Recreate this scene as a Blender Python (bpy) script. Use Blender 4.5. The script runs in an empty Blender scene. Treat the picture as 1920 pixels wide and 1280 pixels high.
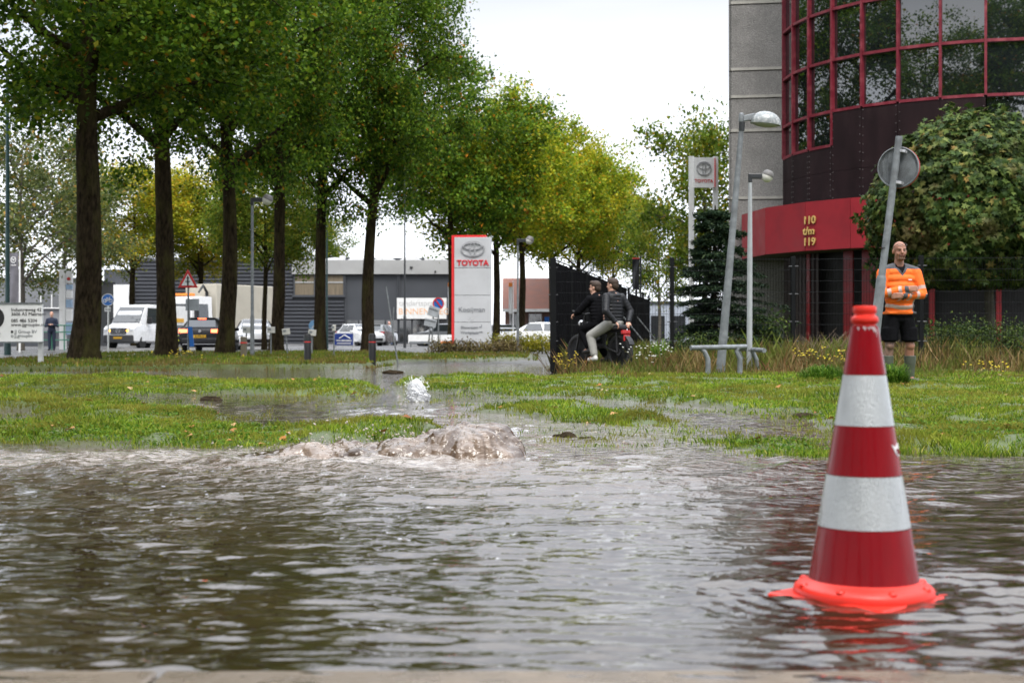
import bpy, bmesh, math, random
import numpy as np
from mathutils import Vector, Matrix, Euler

# ------------------------------------------------------------------ camera, sky, sun
F, CX, HY, CZ = 2700.0, 960.0, 630.0, 0.67      # focal length in photo pixels, principal column, horizon row, eye height
scene = bpy.context.scene
col = scene.collection
R = math.radians

cam_d = bpy.data.cameras.new('camera')
cam_d.sensor_width = 36.0
cam_d.lens = F / 1920.0 * 36.0
cam_d.shift_y = -10.0 / 1920.0
cam_d.clip_start = 0.05
cam_d.clip_end = 6000
cam_d.dof.use_dof = True
cam_d.dof.focus_distance = 11.0
cam_d.dof.aperture_fstop = 4.6
cam = bpy.data.objects.new('camera', cam_d)
cam.location = (0, 0, CZ)
cam.rotation_euler = (R(90), 0, 0)
col.objects.link(cam)
scene.camera = cam

SUN_EL, SUN_AZ = 58.0, 165.0                     # sun behind the photographer's right shoulder, through cloud
world = bpy.data.worlds.new('World')
scene.world = world
world.use_nodes = True
wt = world.node_tree
wt.nodes.clear()
wo = wt.nodes.new('ShaderNodeOutputWorld')
bg = wt.nodes.new('ShaderNodeBackground')
sky = wt.nodes.new('ShaderNodeTexSky')
sky.sky_type = 'NISHITA'
sky.sun_disc = False
sky.sun_elevation = R(SUN_EL)
sky.sun_rotation = R(SUN_AZ)
sky.dust_density = 4.0
tc = wt.nodes.new('ShaderNodeTexCoord')
mp = wt.nodes.new('ShaderNodeMapping')
mp.inputs['Scale'].default_value = (1.0, 1.0, 3.2)
mp.inputs['Location'].default_value = (0.35, 0.2, 0.55)
nz = wt.nodes.new('ShaderNodeTexNoise')
nz.inputs['Scale'].default_value = 1.7
nz.inputs['Detail'].default_value = 5
nz.inputs['Roughness'].default_value = 0.5
rp = wt.nodes.new('ShaderNodeValToRGB')
rp.color_ramp.elements[0].position = 0.38
rp.color_ramp.elements[0].color = (5.3, 5.7, 6.5, 1)
rp.color_ramp.elements[1].position = 0.62
rp.color_ramp.elements[1].color = (7.6, 7.75, 8.1, 1)
mx = wt.nodes.new('ShaderNodeMix')
mx.data_type = 'RGBA'
mx.inputs['Factor'].default_value = 0.90
wt.links.new(tc.outputs['Generated'], mp.inputs['Vector'])
wt.links.new(mp.outputs['Vector'], nz.inputs['Vector'])
wt.links.new(nz.outputs['Fac'], rp.inputs['Fac'])
wt.links.new(sky.outputs['Color'], mx.inputs['A'])
# overcast: bright gap along the horizon, grey deck above it, brighter again overhead
sx = wt.nodes.new('ShaderNodeSeparateXYZ')
wt.links.new(tc.outputs['Generated'], sx.inputs['Vector'])
ew = wt.nodes.new('ShaderNodeMath')
ew.operation = 'MULTIPLY_ADD'
ew.inputs[1].default_value = 0.14
wt.links.new(nz.outputs['Fac'], ew.inputs[0])
wt.links.new(sx.outputs['Z'], ew.inputs[2])
er = wt.nodes.new('ShaderNodeValToRGB')
for i_, (p_, c_) in enumerate([(0.05, 1.7), (0.19, 1.3), (0.25, 0.85), (0.31, 0.62), (0.5, 1.0), (1.0, 3.0)]):
    e_ = er.color_ramp.elements[i_] if i_ < 2 else er.color_ramp.elements.new(p_)
    e_.position = p_
    e_.color = (c_, c_, c_, 1)
wt.links.new(ew.outputs['Value'], er.inputs['Fac'])
ml = wt.nodes.new('ShaderNodeMix')
ml.data_type = 'RGBA'
ml.blend_type = 'MULTIPLY'
ml.inputs['Factor'].default_value = 1.0
wt.links.new(rp.outputs['Color'], ml.inputs['A'])
wt.links.new(er.outputs['Color'], ml.inputs['B'])
wt.links.new(ml.outputs['Result'], mx.inputs['B'])
wt.links.new(mx.outputs['Result'], bg.inputs['Color'])
bg.inputs['Strength'].default_value = 0.10
wt.links.new(bg.outputs['Background'], wo.inputs['Surface'])

sl = bpy.data.lights.new('sun', 'SUN')
sl.energy = 1.5
sl.angle = R(24)
sl.color = (1.0, 0.96, 0.9)
so = bpy.data.objects.new('sun', sl)
az, el = R(SUN_AZ), R(SUN_EL)
sd = Vector((math.sin(az) * math.cos(el), math.cos(az) * math.cos(el), math.sin(el)))
so.rotation_euler = (-sd).to_track_quat('-Z', 'Y').to_euler()
so.location = sd * 60
col.objects.link(so)

vs = scene.view_settings
vs.view_transform = 'Standard'
vs.look = 'None'
vs.gamma = 1.0
vs.use_curve_mapping = False
vs.exposure = 1.1
scene.render.engine = 'CYCLES'
cy = scene.cycles
cy.max_bounces = 7
cy.diffuse_bounces = 3
cy.glossy_bounces = 4
cy.transmission_bounces = 4
cy.transparent_max_bounces = 8
cy.caustics_reflective = False
cy.caustics_refractive = False
cy.use_denoising = True
cy.use_adaptive_sampling = True
cy.adaptive_threshold = 0.01

# ------------------------------------------------------------------ helpers
rng = np.random.default_rng(7)
random.seed(7)


def at(px, py, d):
    """photo pixel at depth d -> world point"""
    return Vector(((px - CX) / F * d, d, CZ - (py - HY) / F * d))


def gx(px, d):
    return (px - CX) / F * d


def gz(py, d):
    return CZ - (py - HY) / F * d


def _hash(ix, iy, seed):
    h = (ix.astype(np.int64) * 374761393 + iy.astype(np.int64) * 668265263 + seed * 982451653) & 0xffffffff
    h = ((h ^ (h >> 13)) * 1274126177) & 0xffffffff
    h = h ^ (h >> 16)
    return (h & 0xffff) / 65535.0


def vnoise(x, y, seed=0):
    ix, iy = np.floor(x), np.floor(y)
    fx, fy = x - ix, y - iy
    fx = fx * fx * (3 - 2 * fx)
    fy = fy * fy * (3 - 2 * fy)
    a = _hash(ix, iy, seed)
    b = _hash(ix + 1, iy, seed)
    c = _hash(ix, iy + 1, seed)
    d = _hash(ix + 1, iy + 1, seed)
    return (a * (1 - fx) + b * fx) * (1 - fy) + (c * (1 - fx) + d * fx) * fy


def fbm(x, y, seed=0, octv=4):
    s, a, t = 0.0, 0.5, 0.0
    for i in range(octv):
        s = s + a * vnoise(x * 2 ** i, y * 2 ** i, seed + i * 17)
        t += a
        a *= 0.5
    return s / t


def tag(o, label=None, cat=None, group=None, kind=None):
    if label:
        o['label'] = label
    if cat:
        o['category'] = cat
    if group:
        o['group'] = group
    if kind:
        o['kind'] = kind
    return o


def link(name, me, parent=None, loc=(0, 0, 0), rot=(0, 0, 0), scale=(1, 1, 1)):
    o = bpy.data.objects.new(name, me)
    col.objects.link(o)
    o.parent = parent
    o.location = loc
    o.rotation_euler = rot
    o.scale = scale
    return o


def thing(name, label, cat, loc=(0, 0, 0), rot=(0, 0, 0), group=None, scale=(1, 1, 1)):
    o = link(name, None, None, loc, rot, scale)
    o.empty_display_size = 0.1
    return tag(o, label, cat, group)


def kids(o):
    return [c for c in bpy.data.objects if c.parent == o]


def copy_tree(o, parent=None, cache={}):
    c = o.copy()
    col.objects.link(c)
    c.parent = parent
    for ch in kids(o):
        copy_tree(ch, c)
    return c


def big_mesh(name, v, f, mats, attrs=None, smooth=False):
    """fast mesh from numpy arrays; f is (M,3) or (M,4)"""
    me = bpy.data.meshes.new(name)
    v = np.asarray(v, dtype=np.float32)
    f = np.asarray(f, dtype=np.int32)
    n, k = f.shape
    me.vertices.add(len(v))
    me.vertices.foreach_set('co', v.ravel())
    me.loops.add(n * k)
    me.loops.foreach_set('vertex_index', f.ravel())
    me.polygons.add(n)
    me.polygons.foreach_set('loop_start', np.arange(0, n * k, k, dtype=np.int32))
    if smooth:
        me.polygons.foreach_set('use_smooth', np.ones(n, dtype=bool))
    for m in (mats if isinstance(mats, (list, tuple)) else [mats]):
        me.materials.append(m)
    for an, av in (attrs or {}).items():
        a = me.attributes.new(an, 'FLOAT', 'POINT')
        a.data.foreach_set('value', np.asarray(av, dtype=np.float32).ravel())
    me.update(calc_edges=True)
    return me


class MB:
    """collects simple solids and builds ONE mesh object"""
    def __init__(s):
        s.v, s.f, s.m = [], [], []

    def add(s, vs_, fs, mi=0):
        b = len(s.v)
        s.v += [tuple(p) for p in vs_]
        s.f += [tuple(b + i for i in f) for f in fs]
        s.m += [mi] * len(fs)
        return s

    def box(s, c, d, rot=None, mi=0):
        hx, hy, hz = d[0] / 2, d[1] / 2, d[2] / 2
        p = [Vector((x, y, z)) for x in (-hx, hx) for y in (-hy, hy) for z in (-hz, hz)]
        if rot is not None:
            m = Euler(rot).to_matrix() if not isinstance(rot, Matrix) else rot
            p = [m @ q for q in p]
        p = [q + Vector(c) for q in p]
        return s.add(p, [(0, 1, 3, 2), (4, 6, 7, 5), (0, 4, 5, 1), (2, 3, 7, 6), (0, 2, 6, 4), (1, 5, 7, 3)], mi)

    def hexa(s, p, mi=0):
        """8 points: bottom ring 0-3, top ring 4-7"""
        return s.add(p, [(3, 2, 1, 0), (4, 5, 6, 7), (0, 1, 5, 4), (1, 2, 6, 5), (2, 3, 7, 6), (3, 0, 4, 7)], mi)

    def tube(s, pts, rad, n=8, mi=0, cap=True):
        pts = [Vector(p) for p in pts]
        if not isinstance(rad, (list, tuple)):
            rad = [rad] * len(pts)
        b = len(s.v)
        up = None
        for i, p in enumerate(pts):
            t = (pts[min(i + 1, len(pts) - 1)] - pts[max(i - 1, 0)]).normalized()
            if up is None:
                up = Vector((0, 0, 1)) if abs(t.z) < 0.9 else Vector((0, 1, 0))
            a = t.cross(up)
            if a.length < 1e-5:
                a = t.orthogonal()
            a.normalize()
            c = a.cross(t).normalized()
            up = c
            for k in range(n):
                an = 2 * math.pi * k / n
                s.v.append(tuple(p + (a * math.cos(an) + c * math.sin(an)) * rad[i]))
        for i in range(len(pts) - 1):
            for k in range(n):
                k2 = (k + 1) % n
                s.f.append((b + i * n + k, b + i * n + k2, b + (i + 1) * n + k2, b + (i + 1) * n + k))
                s.m.append(mi)
        if cap:
            s.f.append(tuple(b + k for k in range(n))[::-1])
            s.f.append(tuple(b + (len(pts) - 1) * n + k for k in range(n)))
            s.m += [mi, mi]
        return s

    def lathe(s, prof, n=24, c=(0, 0, 0), mi=0, mat=None):
        """prof = [(r, z)...] round z"""
        b = len(s.v)
        for r, z in prof:
            for k in range(n):
                a = 2 * math.pi * k / n
                p = Vector((r * math.cos(a), r * math.sin(a), z))
                if mat is not None:
                    p = mat @ p
                s.v.append(tuple(p + Vector(c)))
        for i in range(len(prof) - 1):
            for k in range(n):
                k2 = (k + 1) % n
                s.f.append((b + i * n + k, b + i * n + k2, b + (i + 1) * n + k2, b + (i + 1) * n + k))
                s.m.append(mi)
        if prof[0][0] > 1e-6:
            s.f.append(tuple(b + k for k in range(n))[::-1])
            s.m.append(mi)
        if prof[-1][0] > 1e-6:
            s.f.append(tuple(b + (len(prof) - 1) * n + k for k in range(n)))
            s.m.append(mi)
        return s

    def ell(s, c, r, n=12, rot=None, mi=0, zmin=-1.0):
        if not isinstance(r, (tuple, list)):
            r = (r, r, r)
        m = n // 2 + 1
        m3 = Matrix.Diagonal(r)
        if rot is not None:
            m3 = Euler(rot).to_matrix() @ m3
        a0 = math.asin(max(-1.0, zmin))
        prof = []
        for i in range(m + 1):
            t = a0 + (math.pi / 2 - a0) * i / m
            prof.append((max(1e-4, math.cos(t)), math.sin(t)))
        return s.lathe(prof, n, c, mi, m3)

    def cap(s, p0, p1, r0, r1, n=12, mi=0):
        """tapered capsule"""
        p0, p1 = Vector(p0), Vector(p1)
        t = (p1 - p0)
        L = t.length
        q = Vector((0, 0, 1)).rotation_difference(t.normalized()).to_matrix()
        prof = []
        for i in range(5):
            a = -math.pi / 2 + math.pi / 2 * i / 4
            prof.append((max(1e-4, r0 * math.cos(a)), r0 * math.sin(a)))
        for i in range(5):
            a = math.pi / 2 * i / 4
            prof.append((max(1e-4, r1 * math.cos(a)), L + r1 * math.sin(a)))
        return s.lathe(prof, n, p0, mi, q)

    def prism(s, poly, a, b, axis='y', mi=0):
        """2D polygon extruded from a to b along axis (poly in the two other axes)"""
        n = len(poly)
        def P(u, w, t):
            return {'x': (t, u, w), 'y': (u, t, w), 'z': (u, w, t)}[axis]
        vs_ = [P(u, w, a) for u, w in poly] + [P(u, w, b) for u, w in poly]
        fs = [tuple(range(n)), tuple(range(2 * n - 1, n - 1, -1))]
        fs += [(i, i + n, (i + 1) % n + n, (i + 1) % n) for i in range(n)]
        return s.add(vs_, fs, mi)

    def ring(s, c, rx, rz, t, depth, n=32, axis='y', mi=0, ang=0):
        """flat elliptical ring in the xz plane, extruded along y"""
        vs_, fs = [], []
        ca, sa = math.cos(ang), math.sin(ang)
        for k in range(n):
            a = 2 * math.pi * k / n
            for (dx, dz) in ((0, 0), (-t, -t)):
                for y in (-depth / 2, depth / 2):
                    x, z = (rx + dx) * math.cos(a), (rz + dz) * math.sin(a)
                    vs_.append((c[0] + x * ca - z * sa, c[1] + y, c[2] + x * sa + z * ca))
        for k in range(n):
            i, j = k * 4, ((k + 1) % n) * 4
            fs += [(i, j, j + 2, i + 2), (i + 1, i + 3, j + 3, j + 1), (i, i + 1, j + 1, j), (i + 2, j + 2, j + 3, i + 3)]
        return s.add(vs_, fs, mi)

    def mesh(s, name, mats, smooth=False):
        me = bpy.data.meshes.new(name)
        me.from_pydata(s.v, [], s.f)
        for m in (mats if isinstance(mats, (list, tuple)) else [mats]):
            me.materials.append(m)
        me.polygons.foreach_set('material_index', s.m)
        bm = bmesh.new()
        bm.from_mesh(me)
        bmesh.ops.recalc_face_normals(bm, faces=bm.faces)
        bm.to_mesh(me)
        bm.free()
        if smooth:
            me.polygons.foreach_set('use_smooth', [True] * len(me.polygons))
            try:
                me.set_sharp_from_angle(angle=R(40))
            except Exception:
                pass
        me.update()
        return me

    def build(s, name, mats, parent=None, smooth=False, bevel=0, loc=(0, 0, 0), rot=(0, 0, 0)):
        o = link(name, s.mesh(name, mats, smooth), parent, loc, rot)
        if bevel:
            b = o.modifiers.new('bevel', 'BEVEL')
            b.width = bevel
            b.segments = 2
            b.limit_method = 'ANGLE'
        return o


def text_mesh(body, size, mat, extrude=0.004, align='LEFT', bold=0.0, xs=1.0):
    cu = bpy.data.curves.new('lettering', 'FONT')
    cu.body = body
    cu.size = size
    cu.extrude = extrude
    cu.offset = bold
    cu.align_x = align
    cu.resolution_u = 3
    to = bpy.data.objects.new('lettering', cu)
    me = bpy.data.meshes.new_from_object(to)
    bpy.data.objects.remove(to)
    me.transform(Matrix.Diagonal((xs, 1, 1, 1)))
    me.transform(Matrix.Rotation(R(90), 4, 'X'))
    me.materials.clear()
    me.materials.append(mat)
    return me


def lettering(body, size, mat, parent, loc, rot=(0, 0, 0), extrude=0.004, align='LEFT', bold=0.0, xs=1.0, name='lettering'):
    return link(name, text_mesh(body, size, mat, extrude, align, bold, xs), parent, loc, rot)


# ------------------------------------------------------------------ materials
def N(nt, t, **kw):
    n = nt.nodes.new(t)
    for k, v in kw.items():
        if k in n.inputs:
            n.inputs[k].default_value = v
        else:
            setattr(n, k, v)
    return n


MATS = {}


def mat(name, colr, rough=0.5, metal=0.0, var=0.18, vscale=4.0, bump=0.0, bscale=40.0, coat=0.0, emit=None, estr=0.0, ior=1.45,
        stain=None, stain_amt=0.0, stain_scale=1.5, rvar=0.12, stretch=None, trans=0.0, bdist=0.02):
    """principled with mottled colour, uneven gloss, optional stains and fine relief"""
    if name in MATS:
        return MATS[name]
    m = bpy.data.materials.new(name)
    m.use_nodes = True
    nt = m.node_tree
    p = nt.nodes['Principled BSDF']
    L = nt.links.new
    tcn = N(nt, 'ShaderNodeTexCoord')
    src = tcn.outputs['Object']
    if stretch:
        mpn = N(nt, 'ShaderNodeMapping')
        mpn.inputs['Scale'].default_value = stretch
        L(src, mpn.inputs['Vector'])
        src = mpn.outputs['Vector']
    no = N(nt, 'ShaderNodeTexNoise', Scale=vscale, Detail=6.0, Roughness=0.6)
    L(src, no.inputs['Vector'])
    mr = N(nt, 'ShaderNodeMapRange')
    mr.inputs['From Min'].default_value = 0.3
    mr.inputs['From Max'].default_value = 0.7
    mr.inputs['To Min'].default_value = 1 - var
    mr.inputs['To Max'].default_value = 1 + var
    L(no.outputs['Fac'], mr.inputs['Value'])
    vm = N(nt, 'ShaderNodeVectorMath', operation='SCALE')
    vm.inputs[0].default_value = colr[:3]
    L(mr.outputs['Result'], vm.inputs['Scale'])
    out = vm.outputs['Vector']
    if stain:
        n2 = N(nt, 'ShaderNodeTexNoise', Scale=stain_scale, Detail=8.0, Roughness=0.65)
        L(src, n2.inputs['Vector'])
        r2 = N(nt, 'ShaderNodeMapRange')
        r2.inputs['From Min'].default_value = 0.48
        r2.inputs['From Max'].default_value = 0.68
        r2.inputs['To Max'].default_value = stain_amt
        L(n2.outputs['Fac'], r2.inputs['Value'])
        mxn = N(nt, 'ShaderNodeMix', data_type='RGBA')
        L(r2.outputs['Result'], mxn.inputs['Factor'])
        L(out, mxn.inputs['A'])
        mxn.inputs['B'].default_value = (*stain[:3], 1)
        out = mxn.outputs['Result']
    L(out, p.inputs['Base Color'])
    if rvar:
        r3 = N(nt, 'ShaderNodeMapRange')
        r3.inputs['From Min'].default_value = 0.3
        r3.inputs['From Max'].default_value = 0.7
        r3.inputs['To Min'].default_value = max(0.02, rough - rvar)
        r3.inputs['To Max'].default_value = min(1, rough + rvar)
        L(no.outputs['Fac'], r3.inputs['Value'])
        L(r3.outputs['Result'], p.inputs['Roughness'])
    else:
        p.inputs['Roughness'].default_value = rough
    p.inputs['Metallic'].default_value = metal
    p.inputs['IOR'].default_value = ior
    p.inputs['Coat Weight'].default_value = coat
    p.inputs['Coat Roughness'].default_value = 0.08
    p.inputs['Transmission Weight'].default_value = trans
    if emit:
        p.inputs['Emission Color'].default_value = (*emit[:3], 1)
        p.inputs['Emission Strength'].default_value = estr
    if bump:
        n4 = N(nt, 'ShaderNodeTexNoise', Scale=bscale, Detail=5.0, Roughness=0.6)
        L(src, n4.inputs['Vector'])
        bn = N(nt, 'ShaderNodeBump')
        bn.inputs['Strength'].default_value = bump
        bn.inputs['Distance'].default_value = bdist
        L(n4.outputs['Fac'], bn.inputs['Height'])
        L(bn.outputs['Normal'], p.inputs['Normal'])
    MATS[name] = m
    return m


def leaf_mat(name, stops, trans=0.35, clump=None, clump_amt=0.5, cscale=0.5, rough=0.55, spec=0.12, bvar=0.3, bscale=1.1):
    """stops: [(pos, rgb)] by random leaf; clump: rgb of whole sprays that have turned"""
    m = bpy.data.materials.new(name)
    m.use_nodes = True
    nt = m.node_tree
    L = nt.links.new
    p = nt.nodes['Principled BSDF']
    out = nt.nodes['Material Output']
    ge = N(nt, 'ShaderNodeNewGeometry')
    cr = N(nt, 'ShaderNodeValToRGB')
    el_ = cr.color_ramp.elements
    while len(el_) < len(stops):
        el_.new(0.5)
    for e, (ps, c) in zip(el_, stops):
        e.position = ps
        e.color = (*c, 1)
    L(ge.outputs['Random Per Island'], cr.inputs['Fac'])
    colr = cr.outputs['Color']
    if clump:
        tcn = N(nt, 'ShaderNodeTexCoord')
        oi = N(nt, 'ShaderNodeObjectInfo')
        ad = N(nt, 'ShaderNodeVectorMath', operation='ADD')
        sc = N(nt, 'ShaderNodeVectorMath', operation='SCALE')
        sc.inputs[0].default_value = (31, 17, 23)
        L(oi.outputs['Random'], sc.inputs['Scale'])
        L(tcn.outputs['Object'], ad.inputs[0])
        L(sc.outputs['Vector'], ad.inputs[1])
        no = N(nt, 'ShaderNodeTexNoise', Scale=cscale, Detail=3.0)
        L(ad.outputs['Vector'], no.inputs['Vector'])
        mr = N(nt, 'ShaderNodeMapRange')
        mr.inputs['From Min'].default_value = 1.0 - clump_amt - 0.06
        mr.inputs['From Max'].default_value = 1.0 - clump_amt + 0.06
        mr.inputs['To Max'].default_value = 0.85
        L(no.outputs['Fac'], mr.inputs['Value'])
        mxn = N(nt, 'ShaderNodeMix', data_type='RGBA')
        L(mr.outputs['Result'], mxn.inputs['Factor'])
        L(colr, mxn.inputs['A'])
        mxn.inputs['B'].default_value = (*clump, 1)
        colr = mxn.outputs['Result']
    # whole sprays run lighter or darker, as shoots do
    tcb = N(nt, 'ShaderNodeTexCoord')
    nb = N(nt, 'ShaderNodeTexNoise', Scale=bscale, Detail=2.0)
    L(tcb.outputs['Object'], nb.inputs['Vector'])
    mb_ = N(nt, 'ShaderNodeMapRange')
    mb_.inputs['From Min'].default_value = 0.32
    mb_.inputs['From Max'].default_value = 0.68
    mb_.inputs['To Min'].default_value = 1 - bvar
    mb_.inputs['To Max'].default_value = 1 + bvar
    L(nb.outputs['Fac'], mb_.inputs['Value'])
    vb = N(nt, 'ShaderNodeVectorMath', operation='SCALE')
    L(colr, vb.inputs[0])
    L(mb_.outputs['Result'], vb.inputs['Scale'])
    colr = vb.outputs['Vector']
    L(colr, p.inputs['Base Color'])
    p.inputs['Roughness'].default_value = rough
    p.inputs['Specular IOR Level'].default_value = spec
    tr = N(nt, 'ShaderNodeBsdfTranslucent')
    L(colr, tr.inputs['Color'])
    ms = N(nt, 'ShaderNodeMixShader', Fac=trans)
    L(p.outputs['BSDF'], ms.inputs[1])
    L(tr.outputs['BSDF'], ms.inputs[2])
    L(ms.outputs['Shader'], out.inputs['Surface'])
    MATS[name] = m
    return m


M_STEEL = mat('galvanised_steel', (0.165, 0.178, 0.185), 0.55, 0.3, 0.3, 9, 0.15, 60, stain=(0.085, 0.087, 0.087), stain_amt=0.6, stain_scale=5)
M_DARKSTEEL = mat('dark_painted_steel', (0.02, 0.022, 0.024), 0.4)
M_BLACK = mat('black_plastic', (0.012, 0.012, 0.013), 0.5)
M_WHITE = mat('white_painted_sheet', (0.72, 0.72, 0.71), 0.35, var=0.05, stain=(0.5, 0.49, 0.46), stain_amt=0.35, stain_scale=2.5)
M_GLASS = mat('dark_window_glass', (0.012, 0.014, 0.016), 0.06, rvar=0.02, ior=1.9)
M_RED = mat('red_painted_metal', (0.25, 0.016, 0.02), 0.42, var=0.12, stain=(0.16, 0.012, 0.018), stain_amt=0.5)
M_GREENPOLE = mat('dark_green_paint', (0.008, 0.03, 0.03), 0.35)
M_TYRE = mat('tyre_rubber', (0.015, 0.015, 0.015), 0.8)
M_RIM = mat('alloy_rim', (0.35, 0.35, 0.36), 0.3, 0.8)
M_BLUE = mat('sign_blue', (0.01, 0.12, 0.42), 0.4, var=0.06)
M_SIGNRED = mat('sign_red', (0.5, 0.02, 0.02), 0.4, var=0.06)
M_ORANGE = mat('flag_orange', (0.75, 0.22, 0.03), 0.6)
M_GREYTXT = mat('grey_lettering', (0.16, 0.17, 0.18), 0.5)
M_BLKTXT = mat('black_lettering', (0.02, 0.02, 0.02), 0.5)
M_CHROME = mat('brushed_chrome', (0.42, 0.42, 0.43), 0.35, 0.5)
# ------------------------------------------------------------------ terrain
def inpoly(x, y, poly):
    r = np.zeros(x.shape, dtype=bool)
    n = len(poly)
    for i in range(n):
        x0, y0 = poly[i]
        x1, y1 = poly[(i + 1) % n]
        if y0 == y1:
            continue
        c = ((y0 > y) != (y1 > y)) & (x < (x1 - x0) * (y - y0) / (y1 - y0) + x0)
        r ^= c
    return r


def gp(poly):
    """photo outline -> outline on the level ground"""
    return [((px - CX) * CZ / (py - HY), F * CZ / (py - HY)) for px, py in poly]


# outlines of the grass banks as seen, laid on the ground in metres
GRASS = [(gp(p), w) for p, w in [
    ([(-700, 834), (0, 832), (300, 836), (467, 842), (640, 833), (760, 820), (835, 806), (700, 806), (560, 810), (425, 804), (395, 782),
      (300, 768), (220, 757), (130, 752), (0, 742), (-700, 748)], 1.0),
    ([(200, 736), (440, 736), (620, 752), (720, 768), (640, 800), (430, 800), (300, 765)], 0.16),
    ([(-700, 708), (0, 709), (200, 705), (350, 714), (640, 721), (720, 738), (640, 747), (500, 742), (380, 737), (200, 742), (100, 742), (0, 748), (-700, 760)], 1.0),
    ([(728, 722), (850, 706), (1000, 713), (1280, 706), (1480, 694), (1700, 686), (2600, 690), (2600, 905), (1920, 870), (1800, 858), (1640, 846), (1560, 790),
      (1350, 769), (1240, 757), (1110, 746), (977, 741), (800, 733)], 1.0),
    ([(862, 775), (980, 760), (1110, 766), (1180, 777), (1270, 790), (1280, 799), (1160, 796), (1000, 787)], 0.9),
    ([(980, 800), (1280, 800), (1560, 805), (1640, 850), (1500, 846), (1300, 822), (1050, 826)], 0.14),
    ([(1235, 822), (1300, 826), (1420, 832), (1560, 846), (1690, 852), (1690, 868), (1560, 864), (1400, 850)], 0.85),
    ([(640, 806), (860, 800), (840, 815), (700, 832), (600, 838)], 0.8),
]]
HOLES = [(gp(p), w) for p, w in [
    ([(150, 738), (430, 744), (640, 752), (730, 770), (640, 802), (440, 798), (390, 776), (280, 760), (200, 750)], 0.8),
    ([(1090, 752), (1250, 757), (1420, 774), (1560, 790), (1560, 802), (1350, 790), (1200, 770)], 0.9),
    ([(-300, 772), (60, 770), (75, 790), (50, 808), (-300, 812)], 1.0),
    ([(-300, 727), (120, 729), (130, 738), (-300, 742)], 0.9),
    ([(1440, 770), (1570, 775), (1570, 795), (1450, 790)], 0.7),
    ([(1660, 780), (1790, 776), (1800, 788), (1670, 795)], 0.6),
]]
VERGE = gp([(-1600, 697), (-1600, 684), (0, 681), (100, 673), (200, 665), (740, 663), (800, 668), (1010, 666), (1010, 678), (760, 682), (700, 690), (500, 692), (350, 694), (0, 696)])
LOT = [(1.2, 20.5), (30, 16.5), (70, 16), (70, 56), (6.5, 56), (1.0, 27)]


def masks(x, y):
    """(grass cover 0..1, verge 0..1, lot 0..1) at world points"""
    jx = (fbm(x * 1.1, y * 0.9, 3) - 0.5) * 1.0
    jy = (fbm(x * 0.9, y * 0.9, 9) - 0.5) * 1.5
    g = np.zeros(x.shape)
    for dx, dy in ((0, 0), (0.12, 0.1), (-0.12, 0.1), (0.1, -0.2), (-0.1, -0.2)):
        s = np.zeros(x.shape)
        for p, w in GRASS:
            s = np.maximum(s, w * inpoly(x + jx * 0.5 + dx, y + jy * 0.5 + dy, p))
        for p, w in HOLES:
            s = s * (1 - w * inpoly(x + jx * 0.5 + dx, y + jy * 0.5 + dy, p))
        g += s / 5
    v = 0.5 * inpoly(x, y + jy * 0.6, VERGE) + 0.5 * inpoly(x + 0.3, y + 0.5 + jy * 0.6, VERGE)
    l = 0.5 * inpoly(x + jx, y + jy, LOT) + 0.5 * inpoly(x + jx + 0.3, y + jy + 0.4, LOT)
    return g, v, l


def height(x, y, m=None):
    g, v, l = m if m is not None else masks(x, y)
    n = fbm(x * 1.6, y * 1.6, 21) - 0.5
    n2 = fbm(x * 6, y * 6, 33, 3) - 0.5
    road = np.clip((8.6 - y) / 0.8, 0, 1)
    far = np.clip((y - 32) / 3, 0, 1)
    z = -0.035 - 0.1 * road + 0.05 * n * (1 - road)
    z = z + 0.065 * far
    z = z + g * (0.085 + 0.10 * n + 0.05 * n2)
    z = np.maximum(z, v * (0.10 + 0.06 * n) + (v - 1) * 0.2)
    z = np.maximum(z, l * (0.09 + 0.06 * n) + (l - 1) * 0.2)
    z = z - np.clip((y - 160) / 400, 0, 1) * 0.3
    kerb = np.clip((2.4 - y) / 0.25, 0, 1)
    z = np.maximum(z, -0.12 + kerb * 0.12)
    return z


rows = np.concatenate([[-300, -120, -50, -20, -6, 0, 1.2, 1.8, 2.2, 2.45], np.geomspace(2.6, 70, 330), np.geomspace(75, 3500, 30)])
inner = np.linspace(-1, 1, 261)
xs, ys = [], []
for y in rows:
    w = 0.6 * abs(y) + 5
    xr = np.concatenate([[-w - 2500, -w - 200, -w - 30], inner * w, [w + 30, w + 200, w + 2500]])
    xs.append(xr)
    ys.append(np.full(xr.shape, y))
X, Y = np.array(xs), np.array(ys)
mk = masks(X, Y)
Z = height(X, Y, mk)
nr, nc = X.shape
idx = np.arange(nr * nc).reshape(nr, nc)
faces = np.stack([idx[:-1, :-1], idx[:-1, 1:], idx[1:, 1:], idx[1:, :-1]], -1).reshape(-1, 4)
green = np.maximum(mk[0], np.maximum(mk[1] * 0.8, mk[2] * 0.8))
asph = np.clip((Y - 33) / 2, 0, 1) * (1 - np.maximum(mk[1], mk[2])) + np.clip((8.4 - Y) / 0.5, 0, 1)


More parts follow.
